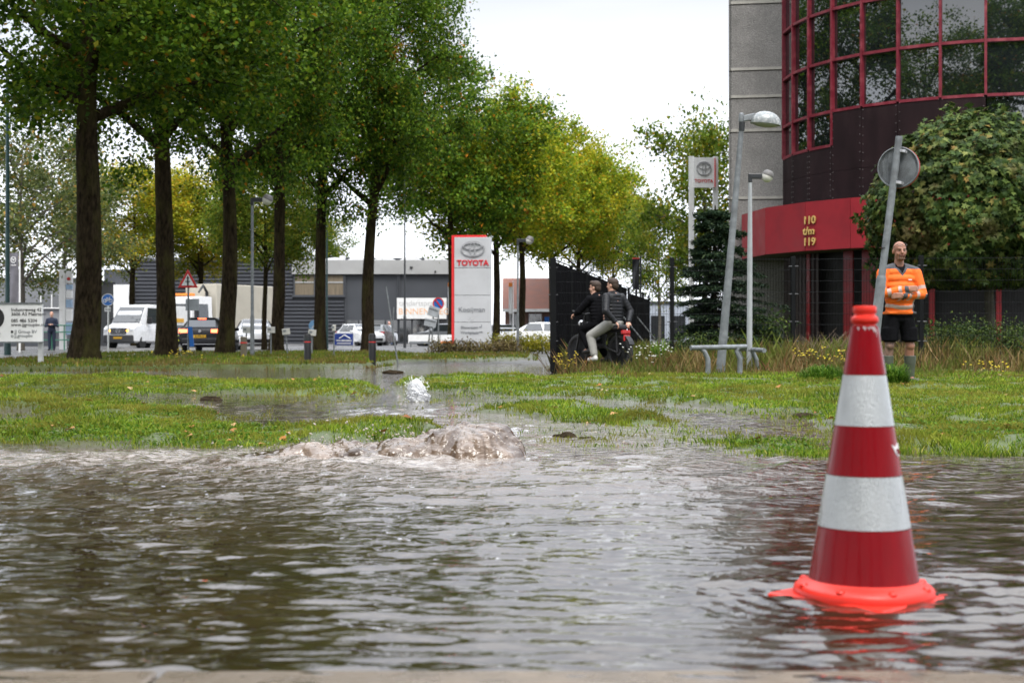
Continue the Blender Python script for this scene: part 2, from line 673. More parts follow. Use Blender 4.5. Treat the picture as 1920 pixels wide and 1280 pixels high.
def ground_material():
    m = bpy.data.materials.new('soil_mud_and_wet_asphalt')
    m.use_nodes = True
    nt = m.node_tree
    L = nt.links.new
    p = nt.nodes['Principled BSDF']
    tcn = N(nt, 'ShaderNodeTexCoord')
    n1 = N(nt, 'ShaderNodeTexNoise', Scale=2.2, Detail=9.0, Roughness=0.7)
    n2 = N(nt, 'ShaderNodeTexNoise', Scale=38.0, Detail=5.0, Roughness=0.7)
    n3 = N(nt, 'ShaderNodeTexNoise', Scale=0.25, Detail=4.0)
    for n in (n1, n2, n3):
        L(tcn.outputs['Object'], n.inputs['Vector'])
    mud = N(nt, 'ShaderNodeValToRGB')
    e = mud.color_ramp.elements
    e[0].position, e[0].color = 0.3, (0.016, 0.012, 0.008, 1)
    e[1].position, e[1].color = 0.72, (0.085, 0.062, 0.04, 1)
    L(n1.outputs['Fac'], mud.inputs['Fac'])
    grs = N(nt, 'ShaderNodeValToRGB')
    e = grs.color_ramp.elements
    e[0].position, e[0].color = 0.3, (0.03, 0.045, 0.008, 1)
    e[1].position, e[1].color = 0.7, (0.085, 0.12, 0.015, 1)
    L(n2.outputs['Fac'], grs.inputs['Fac'])
    ag = N(nt, 'ShaderNodeAttribute', attribute_name='green')
    aa = N(nt, 'ShaderNodeAttribute', attribute_name='asphalt')
    m1 = N(nt, 'ShaderNodeMix', data_type='RGBA')
    L(ag.outputs['Fac'], m1.inputs['Factor'])
    L(mud.outputs['Color'], m1.inputs['A'])
    L(grs.outputs['Color'], m1.inputs['B'])
    asr = N(nt, 'ShaderNodeValToRGB')
    e = asr.color_ramp.elements
    e[0].position, e[0].color = 0.35, (0.045, 0.045, 0.046, 1)
    e[1].position, e[1].color = 0.7, (0.12, 0.115, 0.11, 1)
    L(n3.outputs['Fac'], asr.inputs['Fac'])
    m2 = N(nt, 'ShaderNodeMix', data_type='RGBA')
    L(aa.outputs['Fac'], m2.inputs['Factor'])
    L(m1.outputs['Result'], m2.inputs['A'])
    L(asr.outputs['Color'], m2.inputs['B'])
    L(m2.outputs['Result'], p.inputs['Base Color'])
    rr = N(nt, 'ShaderNodeMapRange')
    rr.inputs['From Min'].default_value = 0.35
    rr.inputs['From Max'].default_value = 0.65
    rr.inputs['To Min'].default_value = 0.18
    rr.inputs['To Max'].default_value = 0.55
    L(n3.outputs['Fac'], rr.inputs['Value'])
    L(rr.outputs['Result'], p.inputs['Roughness'])
    b = N(nt, 'ShaderNodeBump')
    b.inputs['Strength'].default_value = 0.6
    b.inputs['Distance'].default_value = 0.02
    L(n2.outputs['Fac'], b.inputs['Height'])
    L(b.outputs['Normal'], p.inputs['Normal'])
    return m


me = big_mesh('ground', np.stack([X, Y, Z], -1).reshape(-1, 3), faces, ground_material(), {'green': green, 'asphalt': asph}, smooth=True)
tag(link('ground', me), 'muddy ground with flooded verge and wet asphalt beyond', 'ground', kind='structure')


def gh(x, y):
    return float(height(np.array([float(x)]), np.array([float(y)]))[0])


# ------------------------------------------------------------------ flood water
BX, BY = -0.27, 8.1                                   # where the main bursts up
wr = np.geomspace(1.6, 36, 560)
wu = np.linspace(-1, 1, 480)
WX = wu[None, :] * (0.46 * wr[:, None] + 1.1)
WY = np.repeat(wr[:, None], len(wu), 1)
wrng = np.random.default_rng(11)
H = np.zeros(WX.shape)
space = 0.0052 * WY * 2.1
rb = np.hypot(WX - BX, WY - BY)
calm = np.clip((9.5 - WY) / 2.0, 0, 1)                # sheltered shallow sheets beyond the first bank
for i in range(96):
    lam = math.exp(wrng.uniform(math.log(0.035), math.log(0.34)))
    th = -math.pi / 2 + wrng.normal(0, 0.3)
    k = 2 * math.pi / lam
    env = np.clip(vnoise(WX * 0.36 / (lam + 0.22) + i * 7.3, WY * 0.5 / (lam + 0.22) + i * 3.1, i) * 3.2 - 1.15, 0, 1.5)
    sl_ = 0.074 if lam < 0.13 else 0.022
    amp = sl_ * lam / (2 * math.pi) * env
    amp = amp * np.clip((lam - space) / (space + 1e-6) * 1.5, 0, 1)
    ph = k * (WX * math.cos(th) + WY * math.sin(th)) + wrng.uniform(0, 6.28) + 1.2 * (fbm(WX * 1.5 + i, WY * 1.5, 5, 2) - 0.5)
    H += amp * (np.exp(np.sin(ph)) - 1.266) * 0.85
H *= (0.75 + 0.25 * np.clip((WY - 3.0) / 3.5, 0, 1)) * np.maximum(0.3 + 0.7 * calm, 0.75 * np.exp(-((WY - 12.5) / 4.5) ** 2)) * (0.35 + 1.3 * fbm(WX * 0.55 + 3, WY * 0.4, 88, 3))
# rings running out from the boil
env = np.exp(-((rb - 1.7) / 1.3) ** 2) * calm
H += 0.010 * env * (np.exp(1.6 * np.sin(2 * math.pi * rb / 0.42 + 2.2 * (fbm(WX * 1.3, WY * 1.3, 41) - 0.5))) / 2.5 - 0.8) * (0.4 + fbm(WX * 1.7, WY * 1.7, 77))
# rough current thrown out to the left of the boil
run = np.exp(-((WY - 7.85) / 0.8) ** 2) * np.clip((BX + 0.5 - WX) / 0.5, 0, 1) * np.clip((WX + 4.6) / 1.5, 0, 1)
H += run * 0.11 * (fbm(WX * 2.6 + 9, WY * 2.2, 51) - 0.42) + run * 0.02 * (fbm(WX * 9, WY * 7, 58, 3) - 0.5)
# ripples round the cone plate
rc = np.hypot(WX - 0.917, WY - 3.75)
H += 0.0022 * np.exp(-((rc - 0.33) / 0.16) ** 2) * np.sin(2 * math.pi * rc / 0.07)
foam = np.clip(run * 0.8 * (0.45 + fbm(WX * 1.2, WY * 1.2, 99)) + 0.16 * np.exp(-(rb / 1.0) ** 2), 0, 0.66)
foam = np.maximum(foam, 0.3 * np.exp(-((WY - 7.6) / 1.1) ** 2) * np.exp(-((WX + 0.4) / 2.6) ** 2))
foam = np.maximum(foam, 0.55 * np.exp(-(np.hypot(WX - gx(785, 14.8), (WY - 14.6) * 0.5) / 0.5) ** 2))
foam = np.maximum(foam, 0.28 * np.exp(-((WY - 10.8) / 1.6) ** 2) * np.exp(-((WX - 0.6) / 1.8) ** 2))

churn = np.exp(-(rb / 2.2) ** 2) + run + 0.9 * np.exp(-((WY - 11.5) / 3.2) ** 2) * np.exp(-((WX - 0.4) / 3.2) ** 2) + 0.30 * np.clip((WY - 15) / 4, 0, 1)
churn = np.clip(np.maximum(churn, 0.5 * np.clip((WY - 5.2) / 2.4, 0, 1)) * (0.55 + 0.9 * fbm(WX * 1.1, WY * 0.8, 131, 3)), 0, 1)


def water_material(name, body=(0.03, 0.019, 0.009), fine=0.09, coat=0.75, light=(0.17, 0.125, 0.095)):
    m = bpy.data.materials.new(name)
    m.use_nodes = True
    nt = m.node_tree
    L = nt.links.new
    p = nt.nodes['Principled BSDF']
    tcn = N(nt, 'ShaderNodeTexCoord')
    n1 = N(nt, 'ShaderNodeTexNoise', Scale=1.1, Detail=5.0)
    n2 = N(nt, 'ShaderNodeTexNoise', Scale=19.0, Detail=3.0, Roughness=0.5, Distortion=0.6)
    n3 = N(nt, 'ShaderNodeTexNoise', Scale=13.0, Detail=10.0, Roughness=0.74, Distortion=1.8)
    mpn = N(nt, 'ShaderNodeMapping')
    mpn.inputs['Scale'].default_value = (0.55, 1.0, 1.0)
    L(tcn.outputs['Object'], mpn.inputs['Vector'])
    L(tcn.outputs['Object'], n1.inputs['Vector'])
    L(mpn.outputs['Vector'], n2.inputs['Vector'])
    L(mpn.outputs['Vector'], n3.inputs['Vector'])
    cr = N(nt, 'ShaderNodeValToRGB')
    e = cr.color_ramp.elements
    e[0].position, e[0].color = 0.3, (*[c * 0.6 for c in body], 1)
    e[1].position, e[1].color = 0.7, (*[c * 1.35 for c in body], 1)
    L(n1.outputs['Fac'], cr.inputs['Fac'])
    ac = N(nt, 'ShaderNodeAttribute', attribute_name='churn')
    n5 = N(nt, 'ShaderNodeTexNoise', Scale=5.0, Detail=6.0, Roughness=0.65, Distortion=1.0)
    L(mpn.outputs['Vector'], n5.inputs['Vector'])
    cm = N(nt, 'ShaderNodeMath', operation='MULTIPLY')
    L(ac.outputs['Fac'], cm.inputs[0])
    L(n5.outputs['Fac'], cm.inputs[1])
    ca = N(nt, 'ShaderNodeMix', data_type='RGBA')
    L(cm.outputs['Value'], ca.inputs['Factor'])
    L(cr.outputs['Color'], ca.inputs['A'])
    ca.inputs['B'].default_value = (*light, 1)          # silt-laden water beaten full of air
    cr = ca
    af = N(nt, 'ShaderNodeAttribute', attribute_name='foam')
    # froth where the foam value beats a stringy noise
    sb = N(nt, 'ShaderNodeMath', operation='ADD')
    L(af.outputs['Fac'], sb.inputs[0])
    L(n3.outputs['Fac'], sb.inputs[1])
    mr = N(nt, 'ShaderNodeMapRange')
    mr.inputs['From Min'].default_value = 1.06
    mr.inputs['From Max'].default_value = 1.32
    mr.inputs['To Max'].default_value = 0.85
    L(sb.outputs['Value'], mr.inputs['Value'])
    mxn = N(nt, 'ShaderNodeMix', data_type='RGBA')
    L(mr.outputs['Result'], mxn.inputs['Factor'])
    L(cr.outputs['Result'], mxn.inputs['A'])
    mxn.inputs['B'].default_value = (0.46, 0.42, 0.38, 1)
    L(mxn.outputs['Result'], p.inputs['Base Color'])
    ro = N(nt, 'ShaderNodeMapRange')
    ro.inputs['To Min'].default_value = 0.035
    ro.inputs['To Max'].default_value = 0.5
    L(mr.outputs['Result'], ro.inputs['Value'])
    L(ro.outputs['Result'], p.inputs['Roughness'])
    p.inputs['IOR'].default_value = 1.333
    p.inputs['Coat Weight'].default_value = coat
    p.inputs['Coat IOR'].default_value = 1.4
    p.inputs['Coat Roughness'].default_value = 0.03
    b = N(nt, 'ShaderNodeBump')
    bs = N(nt, 'ShaderNodeMapRange')
    bs.inputs['To Min'].default_value = fine
    bs.inputs['To Max'].default_value = 1.0
    L(ac.outputs['Fac'], bs.inputs['Value'])
    L(bs.outputs['Result'], b.inputs['Strength'])
    b.inputs['Distance'].default_value = 0.03
    L(n2.outputs['Fac'], b.inputs['Height'])
    L(b.outputs['Normal'], p.inputs['Normal'])
    L(b.outputs['Normal'], p.inputs['Coat Normal'])
    return m


M_WATER = water_material('muddy_flood_water')
idx = np.arange(WX.size).reshape(WX.shape)
faces = np.stack([idx[:-1, :-1], idx[:-1, 1:], idx[1:, 1:], idx[1:, :-1]], -1).reshape(-1, 4)
me = big_mesh('water', np.stack([WX, WY, H], -1).reshape(-1, 3), faces, M_WATER, {'foam': foam, 'churn': churn}, smooth=True)
tag(link('water', me), 'brown flood water rippling across the street', 'water', kind='structure')

# the boil: muddy water heaved up by the broken main
bxs = np.linspace(-1.75, 0.12, 230)
bys = np.linspace(7.55, 8.75, 110)
PX, PY = np.meshgrid(bxs, bys)
HB = np.full(PX.shape, -0.05)
wx = PX + 0.22 * (fbm(PX * 3.5, PY * 3.5, 61) - 0.5)
wy = PY + 0.22 * (fbm(PX * 3.5 + 5, PY * 3.5, 62) - 0.5)
for (cx, cy_, rx, ry, hh) in [(-0.27, 8.12, 0.27, 0.26, 0.175), (-0.43, 8.1, 0.20, 0.2, 0.13), (-0.62, 8.08, 0.22, 0.2, 0.10), (-0.86, 8.06, 0.22, 0.18, 0.085),
                              (-1.1, 8.06, 0.22, 0.17, 0.06), (-0.1, 8.08, 0.16, 0.2, 0.085), (-1.35, 8.0, 0.2, 0.15, 0.035)]:
    q = np.clip(1 - ((wx - cx) / rx) ** 2 - ((wy - cy_) / ry) ** 2, -1, 1)
    HB = np.maximum(HB, np.where(q > 0, hh * np.abs(q) ** 0.6, -0.05 + 0.05 * (1 + q) ** 3 * 0.9))
ang = np.arctan2(PY - 8.12, PX + 0.27)
rad_ = np.hypot(PX + 0.27, PY - 8.12)
fade = np.clip((rad_ - 0.05) / 0.2, 0, 1)
st = (fbm(ang * 5 + 20 + 2.5 * fbm(PX * 3, PY * 3, 65), rad_ * 5.0, 71, 4) - 0.5) * fade
HB += np.clip(HB + 0.02, 0, 0.1) / 0.1 * (0.07 * st + 0.11 * (fbm(wx * 6.5, wy * 6.5, 72, 4) - 0.5) + 0.04 * np.abs(fbm(wx * 15, wy * 15, 79, 3) - 0.5) + 0.02 * fade * (fbm(ang * 13, rad_ * 6, 75, 3) - 0.5))
fo = np.clip(0.12 + 0.9 * (fbm(ang * 15, rad_ * 2.2, 73) - 0.45) + 0.3 * np.clip(1 - HB / 0.04, 0, 1), 0, 1)
idx = np.arange(PX.size).reshape(PX.shape)
faces = np.stack([idx[:-1, :-1], idx[:-1, 1:], idx[1:, 1:], idx[1:, :-1]], -1).reshape(-1, 4)
boil = thing('water_boil', 'brown muddy water welling up in a low mound at the grass edge', 'water burst', (BX, BY, 0))
M_BOIL = water_material('churned_muddy_water', (0.06, 0.037, 0.022), 0.2, 0.7, (0.34, 0.26, 0.2))
v = np.stack([PX - BX, PY - BY, HB], -1).reshape(-1, 3)
link('mound', big_mesh('mound', v, faces, M_BOIL, {'foam': fo, 'churn': np.clip(0.45 + 2.2 * (fbm(ang * 9 + 3 + 2 * fbm(PX * 4, PY * 4, 66), rad_ * 6, 76, 4) - 0.5), 0, 1)}, smooth=True), boil)
M_FROTH = mat('white_froth', (0.82, 0.83, 0.84), 0.35, var=0.1, vscale=30)
M_DROP = mat('water_drop', (0.42, 0.37, 0.32), 0.08)
b = MB()
for i in range(420):
    t = random.random()
    x = random.gauss(-0.35, 0.35)
    r = random.uniform(0.002, 0.005)
    b.ell((x, random.gauss(0, 0.18) - 0.08, abs(random.gauss(0.02, 0.075)) + 0.01), (r * random.uniform(1, 2.4), r, r), 6, (0, random.uniform(-1, 1), 0))
tag(b.build('spray', M_DROP, boil, True), kind='stuff')

# the white jet on the verge
JX, JY = gx(785, 14.8), 14.8
jet = thing('water_jet', 'small white frothing jet of water spouting from the verge', 'water jet', (JX, JY, -0.01))


def froth(nu, nv, rad, hgt, lean, seed):
    u = np.linspace(0, 2 * math.pi, nu, endpoint=False)
    t = np.linspace(0, 1, nv)
    U, T = np.meshgrid(u, t)
    prof = rad * (0.72 + 0.35 * np.sin(T * 3.0 + 0.4)) * np.sqrt(np.clip(1 - T ** 5, 0, 1)) * (1 + 0.55 * (1 - T) ** 4)
    n = fbm(np.cos(U) * 2.2 + 5 + T * 3, np.sin(U) * 2.2 + T * 7, seed, 5) - 0.5
    n2 = fbm(np.cos(U) * 7 + 5, np.sin(U) * 7 + T * 16, seed + 1, 4) - 0.5
    r = prof * (1 + 0.9 * n + 0.8 * n2)
    x = r * np.cos(U) + lean * T
    y = r * np.sin(U)
    z = hgt * T * (1 + 0.25 * (fbm(U * 1.5, T * 2, seed + 3, 3) - 0.5))
    ii = np.arange(nu * nv).reshape(nv, nu)
    f = np.stack([ii[:-1], np.roll(ii[:-1], -1, 1), np.roll(ii[1:], -1, 1), ii[1:]], -1).reshape(-1, 4)
    return np.stack([x, y, z], -1).reshape(-1, 3), f


M_JET = leaf_mat('white_aerated_water', [(0.0, (0.8, 0.81, 0.82)), (1.0, (0.86, 0.87, 0.88))], 0.5, spec=0.5, rough=0.15, bvar=0.06, bscale=30)
v, f = froth(90, 70, 0.082, 0.235, -0.03, 81)
link('column', big_mesh('column', v, f, M_JET, smooth=True), jet)
b = MB()
for i in range(420):
    a = random.uniform(0, 6.28)
    q = abs(random.gauss(0, 0.045)) + 0.05
    r = random.uniform(0.002, 0.006)
    b.ell((q * math.cos(a) - 0.02, q * math.sin(a), random.uniform(0.01, 0.24) * (1.3 - q * 3)), r, 6)
tag(b.build('spray', M_FROTH, jet, True), kind='stuff')

# near kerb edge under the lens
M_KERB = mat('wet_concrete_kerb', (0.15, 0.115, 0.08), 0.3, var=0.3, vscale=6, bump=0.25, bscale=30, stain=(0.09, 0.07, 0.05), stain_amt=0.7)
k = thing('kerb', 'wet tan concrete kerb along the near edge of the flood', 'kerb', (0, 2.6, 0))
for i in range(3):
    MB().box(((i - 1) * 3.2 + 0.9, 0, -0.049), (3.194, 0.56, 0.106)).build('kerb_stone', M_KERB, k, bevel=0.012)

# ------------------------------------------------------------------ grass blades
def blades(n, dmin, dmax, dens_pow, hmin, hmax, wid, mask_fn, matl, name, seed, lean=0.5, xlim=0.47):
    g = np.random.default_rng(seed)
    uu = g.random(n)
    e = 2 - dens_pow
    d = (dmin ** e + uu * (dmax ** e - dmin ** e)) ** (1 / e)
    x = (g.random(n) * 2 - 1) * (xlim * d + 0.8)
    y = d
    mk_ = masks(x, y)
    pr, hs = mask_fn(x, y, mk_)
    keep = g.random(n) < pr
    x, y, hs, d = x[keep], y[keep], hs[keep], d[keep]
    z = np.maximum(height(x, y, tuple(q[keep] for q in mk_)), -0.006)
    n = len(x)
    h = (hmin + (hmax - hmin) * g.random(n) ** 1.6) * hs
    w = wid * (0.7 + 0.6 * g.random(n)) * np.clip(d / 9, 0.9, 3)
    a = g.random(n) * 6.283
    la = g.random(n) * 6.283
    ln = h * lean * g.random(n)
    dx, dy = np.cos(a) * w, np.sin(a) * w
    lx, ly = np.cos(la) * ln, np.sin(la) * ln
    v = np.empty((n, 4, 3))
    v[:, 0] = np.stack([x - dx, y - dy, z - 0.01], -1)
    v[:, 1] = np.stack([x + dx, y + dy, z - 0.01], -1)
    v[:, 2] = np.stack([x + dx * 0.9 + lx * 0.5, y + dy * 0.9 + ly * 0.5, z + h * 0.56], -1)
    v[:, 3] = np.stack([x + lx, y + ly, z + h * 0.97], -1)
    base = np.arange(n)[:, None] * 4
    tri = np.array([[0, 1, 2], [0, 2, 3]])
    f = (base[:, None, :] + tri[None]).reshape(-1, 3)
    return link(name, big_mesh(name, v.reshape(-1, 3), f, matl))


M_GRASS = leaf_mat('grass_blade', [(0.0, (0.035, 0.07, 0.006)), (0.3, (0.10, 0.18, 0.012)), (0.62, (0.18, 0.26, 0.02)), (0.9, (0.27, 0.33, 0.035)), (1.0, (0.32, 0.25, 0.08))],
                   0.35, (0.2, 0.19, 0.03), 0.48, 0.9)


def lawn(x, y, m):
    g = m[0]
    c = fbm(x * 1.3, y * 1.3, 91)
    c2 = fbm(x * 5, y * 5, 92, 3)
    spr = np.where((y > 8.7) & (y < 17.5), 0.22 * np.clip((fbm(x * 2.3, y * 1.5, 141, 4) - 0.58) * 9, 0, 1), 0)
    return np.maximum(spr, np.clip(g ** 1.7 * 1.25 * np.clip((c2 - 0.27) * 4.2, 0.02, 1), 0, 1)), (0.5 + 1.25 * c ** 1.5 + 0.5 * c2) * np.where(g > 0.5, 1, 0.75)


tag(blades(640000, 8.0, 23, 2.2, 0.012, 0.042, 0.0032, lawn, M_GRASS, 'lawn_grass', 5, 1.1), 'short bright green grass on the soaked verge', 'grass', kind='stuff')


# clover and broad-leaved herbs lying low in the turf
g_ = np.random.default_rng(31)
n_ = 90000
d_ = (8.0 ** -0.2 + g_.random(n_) * (22.0 ** -0.2 - 8.0 ** -0.2)) ** (-5.0)
x_ = (g_.random(n_) * 2 - 1) * (0.46 * d_ + 0.6)
m_ = masks(x_, d_)
c_ = fbm(x_ * 1.9, d_ * 1.9, 123)
keep = (m_[0] > 0.55) & (g_.random(n_) < np.clip((c_ - 0.42) * 7, 0, 1))
x_, d_ = x_[keep], d_[keep]
HERB = np.stack([x_, d_, height(x_, d_) + 0.012 + 0.02 * g_.random(len(x_))], -1)


def verge_fn(x, y, m):
    c = fbm(x * 0.8, y * 0.8, 95)
    return np.clip(m[1] * 1.2 * np.clip(c * 2 - 0.4, 0.1, 1), 0, 1), 0.5 + c


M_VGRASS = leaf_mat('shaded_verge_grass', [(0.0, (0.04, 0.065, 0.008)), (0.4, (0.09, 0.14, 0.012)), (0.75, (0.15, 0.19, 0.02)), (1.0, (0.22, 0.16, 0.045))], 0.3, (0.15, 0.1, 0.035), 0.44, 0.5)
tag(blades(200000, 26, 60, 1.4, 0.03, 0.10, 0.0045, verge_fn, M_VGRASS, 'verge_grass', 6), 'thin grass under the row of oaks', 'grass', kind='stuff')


def lot_fn(x, y, m):
    c = fbm(x * 0.7, y * 0.7, 97)
    near = np.clip((y - (21.2 - 0.05 * x)) / 3.0, 0, 1)
    near = near * (1 - 0.72 * np.exp(-((x - 0.066 * y + 0.06) / 0.75) ** 2) * (y < 25.8))
    return np.clip(m[2] * (0.35 + 0.65 * near) * np.clip(c * 3 - 0.8, 0.12, 1), 0, 1), (0.25 + 0.95 * near) * (0.35 + 1.5 * c ** 1.6)


M_WEED = leaf_mat('dry_weeds', [(0.0, (0.05, 0.045, 0.014)), (0.3, (0.11, 0.1, 0.025)), (0.55, (0.17, 0.11, 0.045)), (0.8, (0.15, 0.07, 0.03)), (1.0, (0.3, 0.22, 0.11))], 0.25, (0.1, 0.14, 0.02), 0.46, 0.7)
tag(blades(230000, 17.5, 42, 1.5, 0.06, 0.46, 0.0034, lot_fn, M_WEED, 'rank_weeds', 8, 0.8), 'rank dry weeds and grasses along the wire fence', 'weeds', kind='stuff')
# ------------------------------------------------------------------ trees
M_BARK = mat('oak_bark', (0.027, 0.020, 0.012), 0.9, ior=1.1, var=0.75, vscale=13, bump=1.0, bdist=0.08, bscale=11, stain=(0.06, 0.056, 0.018), stain_amt=0.75, stain_scale=2.2, stretch=(1, 1, 0.35), rvar=0)
M_BARK2 = mat('grey_bark', (0.085, 0.075, 0.06), 0.85, var=0.4, vscale=8, bump=0.8, bscale=20, stretch=(1, 1, 0.4), rvar=0)
M_LEAF_OAK = leaf_mat('oak_leaf', [(0.0, (0.02, 0.05, 0.006)), (0.35, (0.05, 0.11, 0.009)), (0.7, (0.1, 0.18, 0.012)), (0.975, (0.18, 0.24, 0.018)), (0.995, (0.4, 0.15, 0.012))],
                      0.42, (0.40, 0.13, 0.012), 0.285, 0.7)
M_LEAF_MAPLE = leaf_mat('maple_leaf_turning', [(0.0, (0.07, 0.13, 0.008)), (0.4, (0.17, 0.25, 0.012)), (0.75, (0.29, 0.33, 0.016)), (0.95, (0.42, 0.35, 0.016)), (1.0, (0.5, 0.22, 0.015))],
                        0.4, (0.38, 0.31, 0.014), 0.38, 0.35)
M_LEAF_YEL = leaf_mat('yellow_autumn_leaf', [(0.0, (0.13, 0.17, 0.012)), (0.4, (0.28, 0.29, 0.016)), (0.8, (0.45, 0.37, 0.02)), (1.0, (0.46, 0.25, 0.02))], 0.45, (0.14, 0.19, 0.014), 0.47, 0.3)
M_LEAF_GREEN = leaf_mat('fresh_green_leaf', [(0.0, (0.04, 0.075, 0.01)), (0.5, (0.1, 0.16, 0.014)), (0.9, (0.19, 0.23, 0.02)), (1.0, (0.35, 0.22, 0.02))], 0.45, (0.26, 0.24, 0.02), 0.36, 0.4)
M_LEAF_PALE = leaf_mat('pale_green_leaf', [(0.0, (0.05, 0.075, 0.022)), (0.5, (0.1, 0.13, 0.04)), (0.92, (0.17, 0.18, 0.05)), (1.0, (0.34, 0.18, 0.03))], 0.35)
M_LEAF_DARK = leaf_mat('dark_evergreen_leaf', [(0.0, (0.012, 0.028, 0.01)), (0.6, (0.03, 0.06, 0.016)), (1.0, (0.05, 0.085, 0.02))], 0.25)


def leaf_cloud(cent, cnt, sig, size, g, up=0.35, aspect=0.72, sigz=0.75):
    """kite-shaped folded leaves in gaussian sprays about the given centres"""
    c = np.repeat(cent, cnt, axis=0)
    n = len(c)
    sg = np.repeat(sig, cnt)[:, None] if np.ndim(sig) else sig
    p = c + g.normal(0, 1, (n, 3)) * sg * np.array([1, 1, sigz])
    nrm = g.normal(0, 1, (n, 3))
    nrm[:, 2] = np.abs(nrm[:, 2]) + up
    nrm /= np.linalg.norm(nrm, axis=1)[:, None]
    t = g.normal(0, 1, (n, 3))
    t[:, 2] -= 0.35
    t -= nrm * (t * nrm).sum(1)[:, None]
    t /= np.linalg.norm(t, axis=1)[:, None]
    b = np.cross(nrm, t)
    L = size * (0.65 + 0.7 * g.random(n))[:, None]
    W = L * aspect * 0.5
    fold = nrm * L * 0.12
    v = np.empty((n, 4, 3))
    v[:, 0] = p - t * L * 0.5
    v[:, 1] = p + b * W + fold + t * L * 0.08
    v[:, 2] = p + t * L * 0.5
    v[:, 3] = p - b * W + fold + t * L * 0.08
    base = np.arange(n)[:, None] * 4
    f = (base[:, None, :] + np.array([[0, 1, 2], [0, 2, 3]])[None]).reshape(-1, 3)
    return v.reshape(-1, 3), f


def tree_meshes(name, seed, H, fork, tr, cr, cz0, n_limb, tips, cnt, size, bark, leafm, sig=0.55, lean=(0, 0), flare=1.38, sub=4, taper_top=0.8, shell=0.55):
    g = np.random.default_rng(seed)
    rd = random.Random(seed)
    mb = MB()
    # trunk
    pts, rad = [], []
    nseg = 14
    for i in range(nseg + 1):
        t = i / nseg
        z = t * H * 0.86
        wob = 0.10 * tr / 0.35
        pts.append(Vector((lean[0] * t + wob * math.sin(t * 9 + seed), lean[1] * t + wob * math.cos(t * 7 + seed * 2), z)))
        r = tr * (1 - 0.28 * min(1, z / fork)) if z < fork else tr * 0.72 * max(0.08, 1 - (z - fork) / (H * 0.86 - fork))
        if z < 0.01:
            r *= flare
        elif z < 0.8:
            r *= 1.12
        rad.append(r)
    pts.insert(1, Vector((pts[0].x, pts[0].y, 0.28)))
    rad.insert(1, tr * (1 + (flare - 1) * 0.35))
    pts[0].z = -0.15
    # knobbly trunk
    mb.tube(pts, rad, 14)
    vv = []
    for q in mb.v:
        k = vnoise(np.array([q[0] * 5 + 11.0]), np.array([q[2] * 2.2 + q[1] * 5]), seed)[0] - 0.5
        c = pts[0]
        vv.append((q[0] * (1 + 0.16 * k), q[1] * (1 + 0.16 * k), q[2]))
    mb.v = vv

    def trunk_at(z):
        t = max(0, min(1, z / (H * 0.86)))
        return Vector((lean[0] * t, lean[1] * t, z))
    cent = []
    zc = (cz0 + H) / 2
    hz = (H - cz0) / 2
    for i in range(n_limb):
        t = (i + 0.5) / n_limb
        z0 = fork * 0.92 + (H * taper_top - fork) * t ** 1.1
        azm = i * 2.39996 + rd.uniform(-0.4, 0.4) + seed
        zt = min(H * 0.97, z0 + rd.uniform(0.10, 0.32) * (H - fork))
        u = (zt - zc) / hz
        rr = cr * math.sqrt(max(0.08, 1 - u * u * 0.92)) * rd.uniform(0.72, 1.0)
        p0 = trunk_at(z0)
        p3 = trunk_at(zt) + Vector((math.cos(azm) * rr, math.sin(azm) * rr, 0))
        p1 = p0.lerp(p3, 0.33) + Vector((rd.uniform(-.3, .3), rd.uniform(-.3, .3), rd.uniform(-0.1, 0.5)))
        p2 = p0.lerp(p3, 0.68) + Vector((rd.uniform(-.3, .3), rd.uniform(-.3, .3), rd.uniform(0.0, 0.6)))
        r0 = tr * (0.46 - 0.28 * t)
        lim = [p0, p1, p2, p3]
        mb.tube(lim, [r0, r0 * 0.7, r0 * 0.42, r0 * 0.12], 7)
        cent.append(p3)
        for j in range(sub):
            s = rd.uniform(0.3, 0.95)
            b0 = p0.lerp(p3, s) if s < 0.33 else (p1.lerp(p2, (s - .33) / .35) if s < 0.68 else p2.lerp(p3, (s - .68) / .32))
            dv = Vector((math.cos(azm + rd.uniform(-1.4, 1.4)), math.sin(azm + rd.uniform(-1.4, 1.4)), rd.uniform(-0.45, 0.55))).normalized()
            b1 = b0 + dv * rd.uniform(0.25, 0.5) * cr
            mid = b0.lerp(b1, 0.5) + Vector((0, 0, 0.15))
            mb.tube([b0, mid, b1], [r0 * 0.32, r0 * 0.2, r0 * 0.05], 5)
            cent += [b1, mid]
    # extra sprays filling the crown, thicker towards the outside
    while len(cent) < tips:
        d = Vector((rd.gauss(0, 1), rd.gauss(0, 1), rd.gauss(0, 1))).normalized()
        q = (shell + (1 - shell) * rd.random()) * (0.82 + 0.3 * float(vnoise(np.array([math.atan2(d.y, d.x) * 1.6 + seed]), np.array([d.z * 2.5 + 4]), seed + 5)[0]))
        p = Vector((d.x * cr * q, d.y * cr * q, zc + d.z * hz * q)) + trunk_at(zc)* 1.0 - Vector((0, 0, zc))
        cent.append(p)
    cent = np.array([tuple(p) for p in cent])
    k = g.integers(int(cnt * 0.55), int(cnt * 1.45), len(cent))
    sg = sig * (0.7 + 0.6 * g.random(len(cent)))
    v, f = leaf_cloud(cent, k, sg, size, g)
    tm = mb.mesh('trunk', bark, True)
    return tm, big_mesh('crown', v, f, leafm)


def plant_tree(name, label, meshes, loc, rz=0, s=1.0, sz=None, leafm=None, group=None, cat='tree', tilt=(0, 0)):
    t = thing(name, label, cat, loc, (tilt[0], tilt[1], rz), group, (s, s, sz or s))
    link('trunk', meshes[0], t)
    c = link('crown', meshes[1], t)
    if leafm:
        c.material_slots[0].link = 'OBJECT'
        c.material_slots[0].material = leafm
    return t


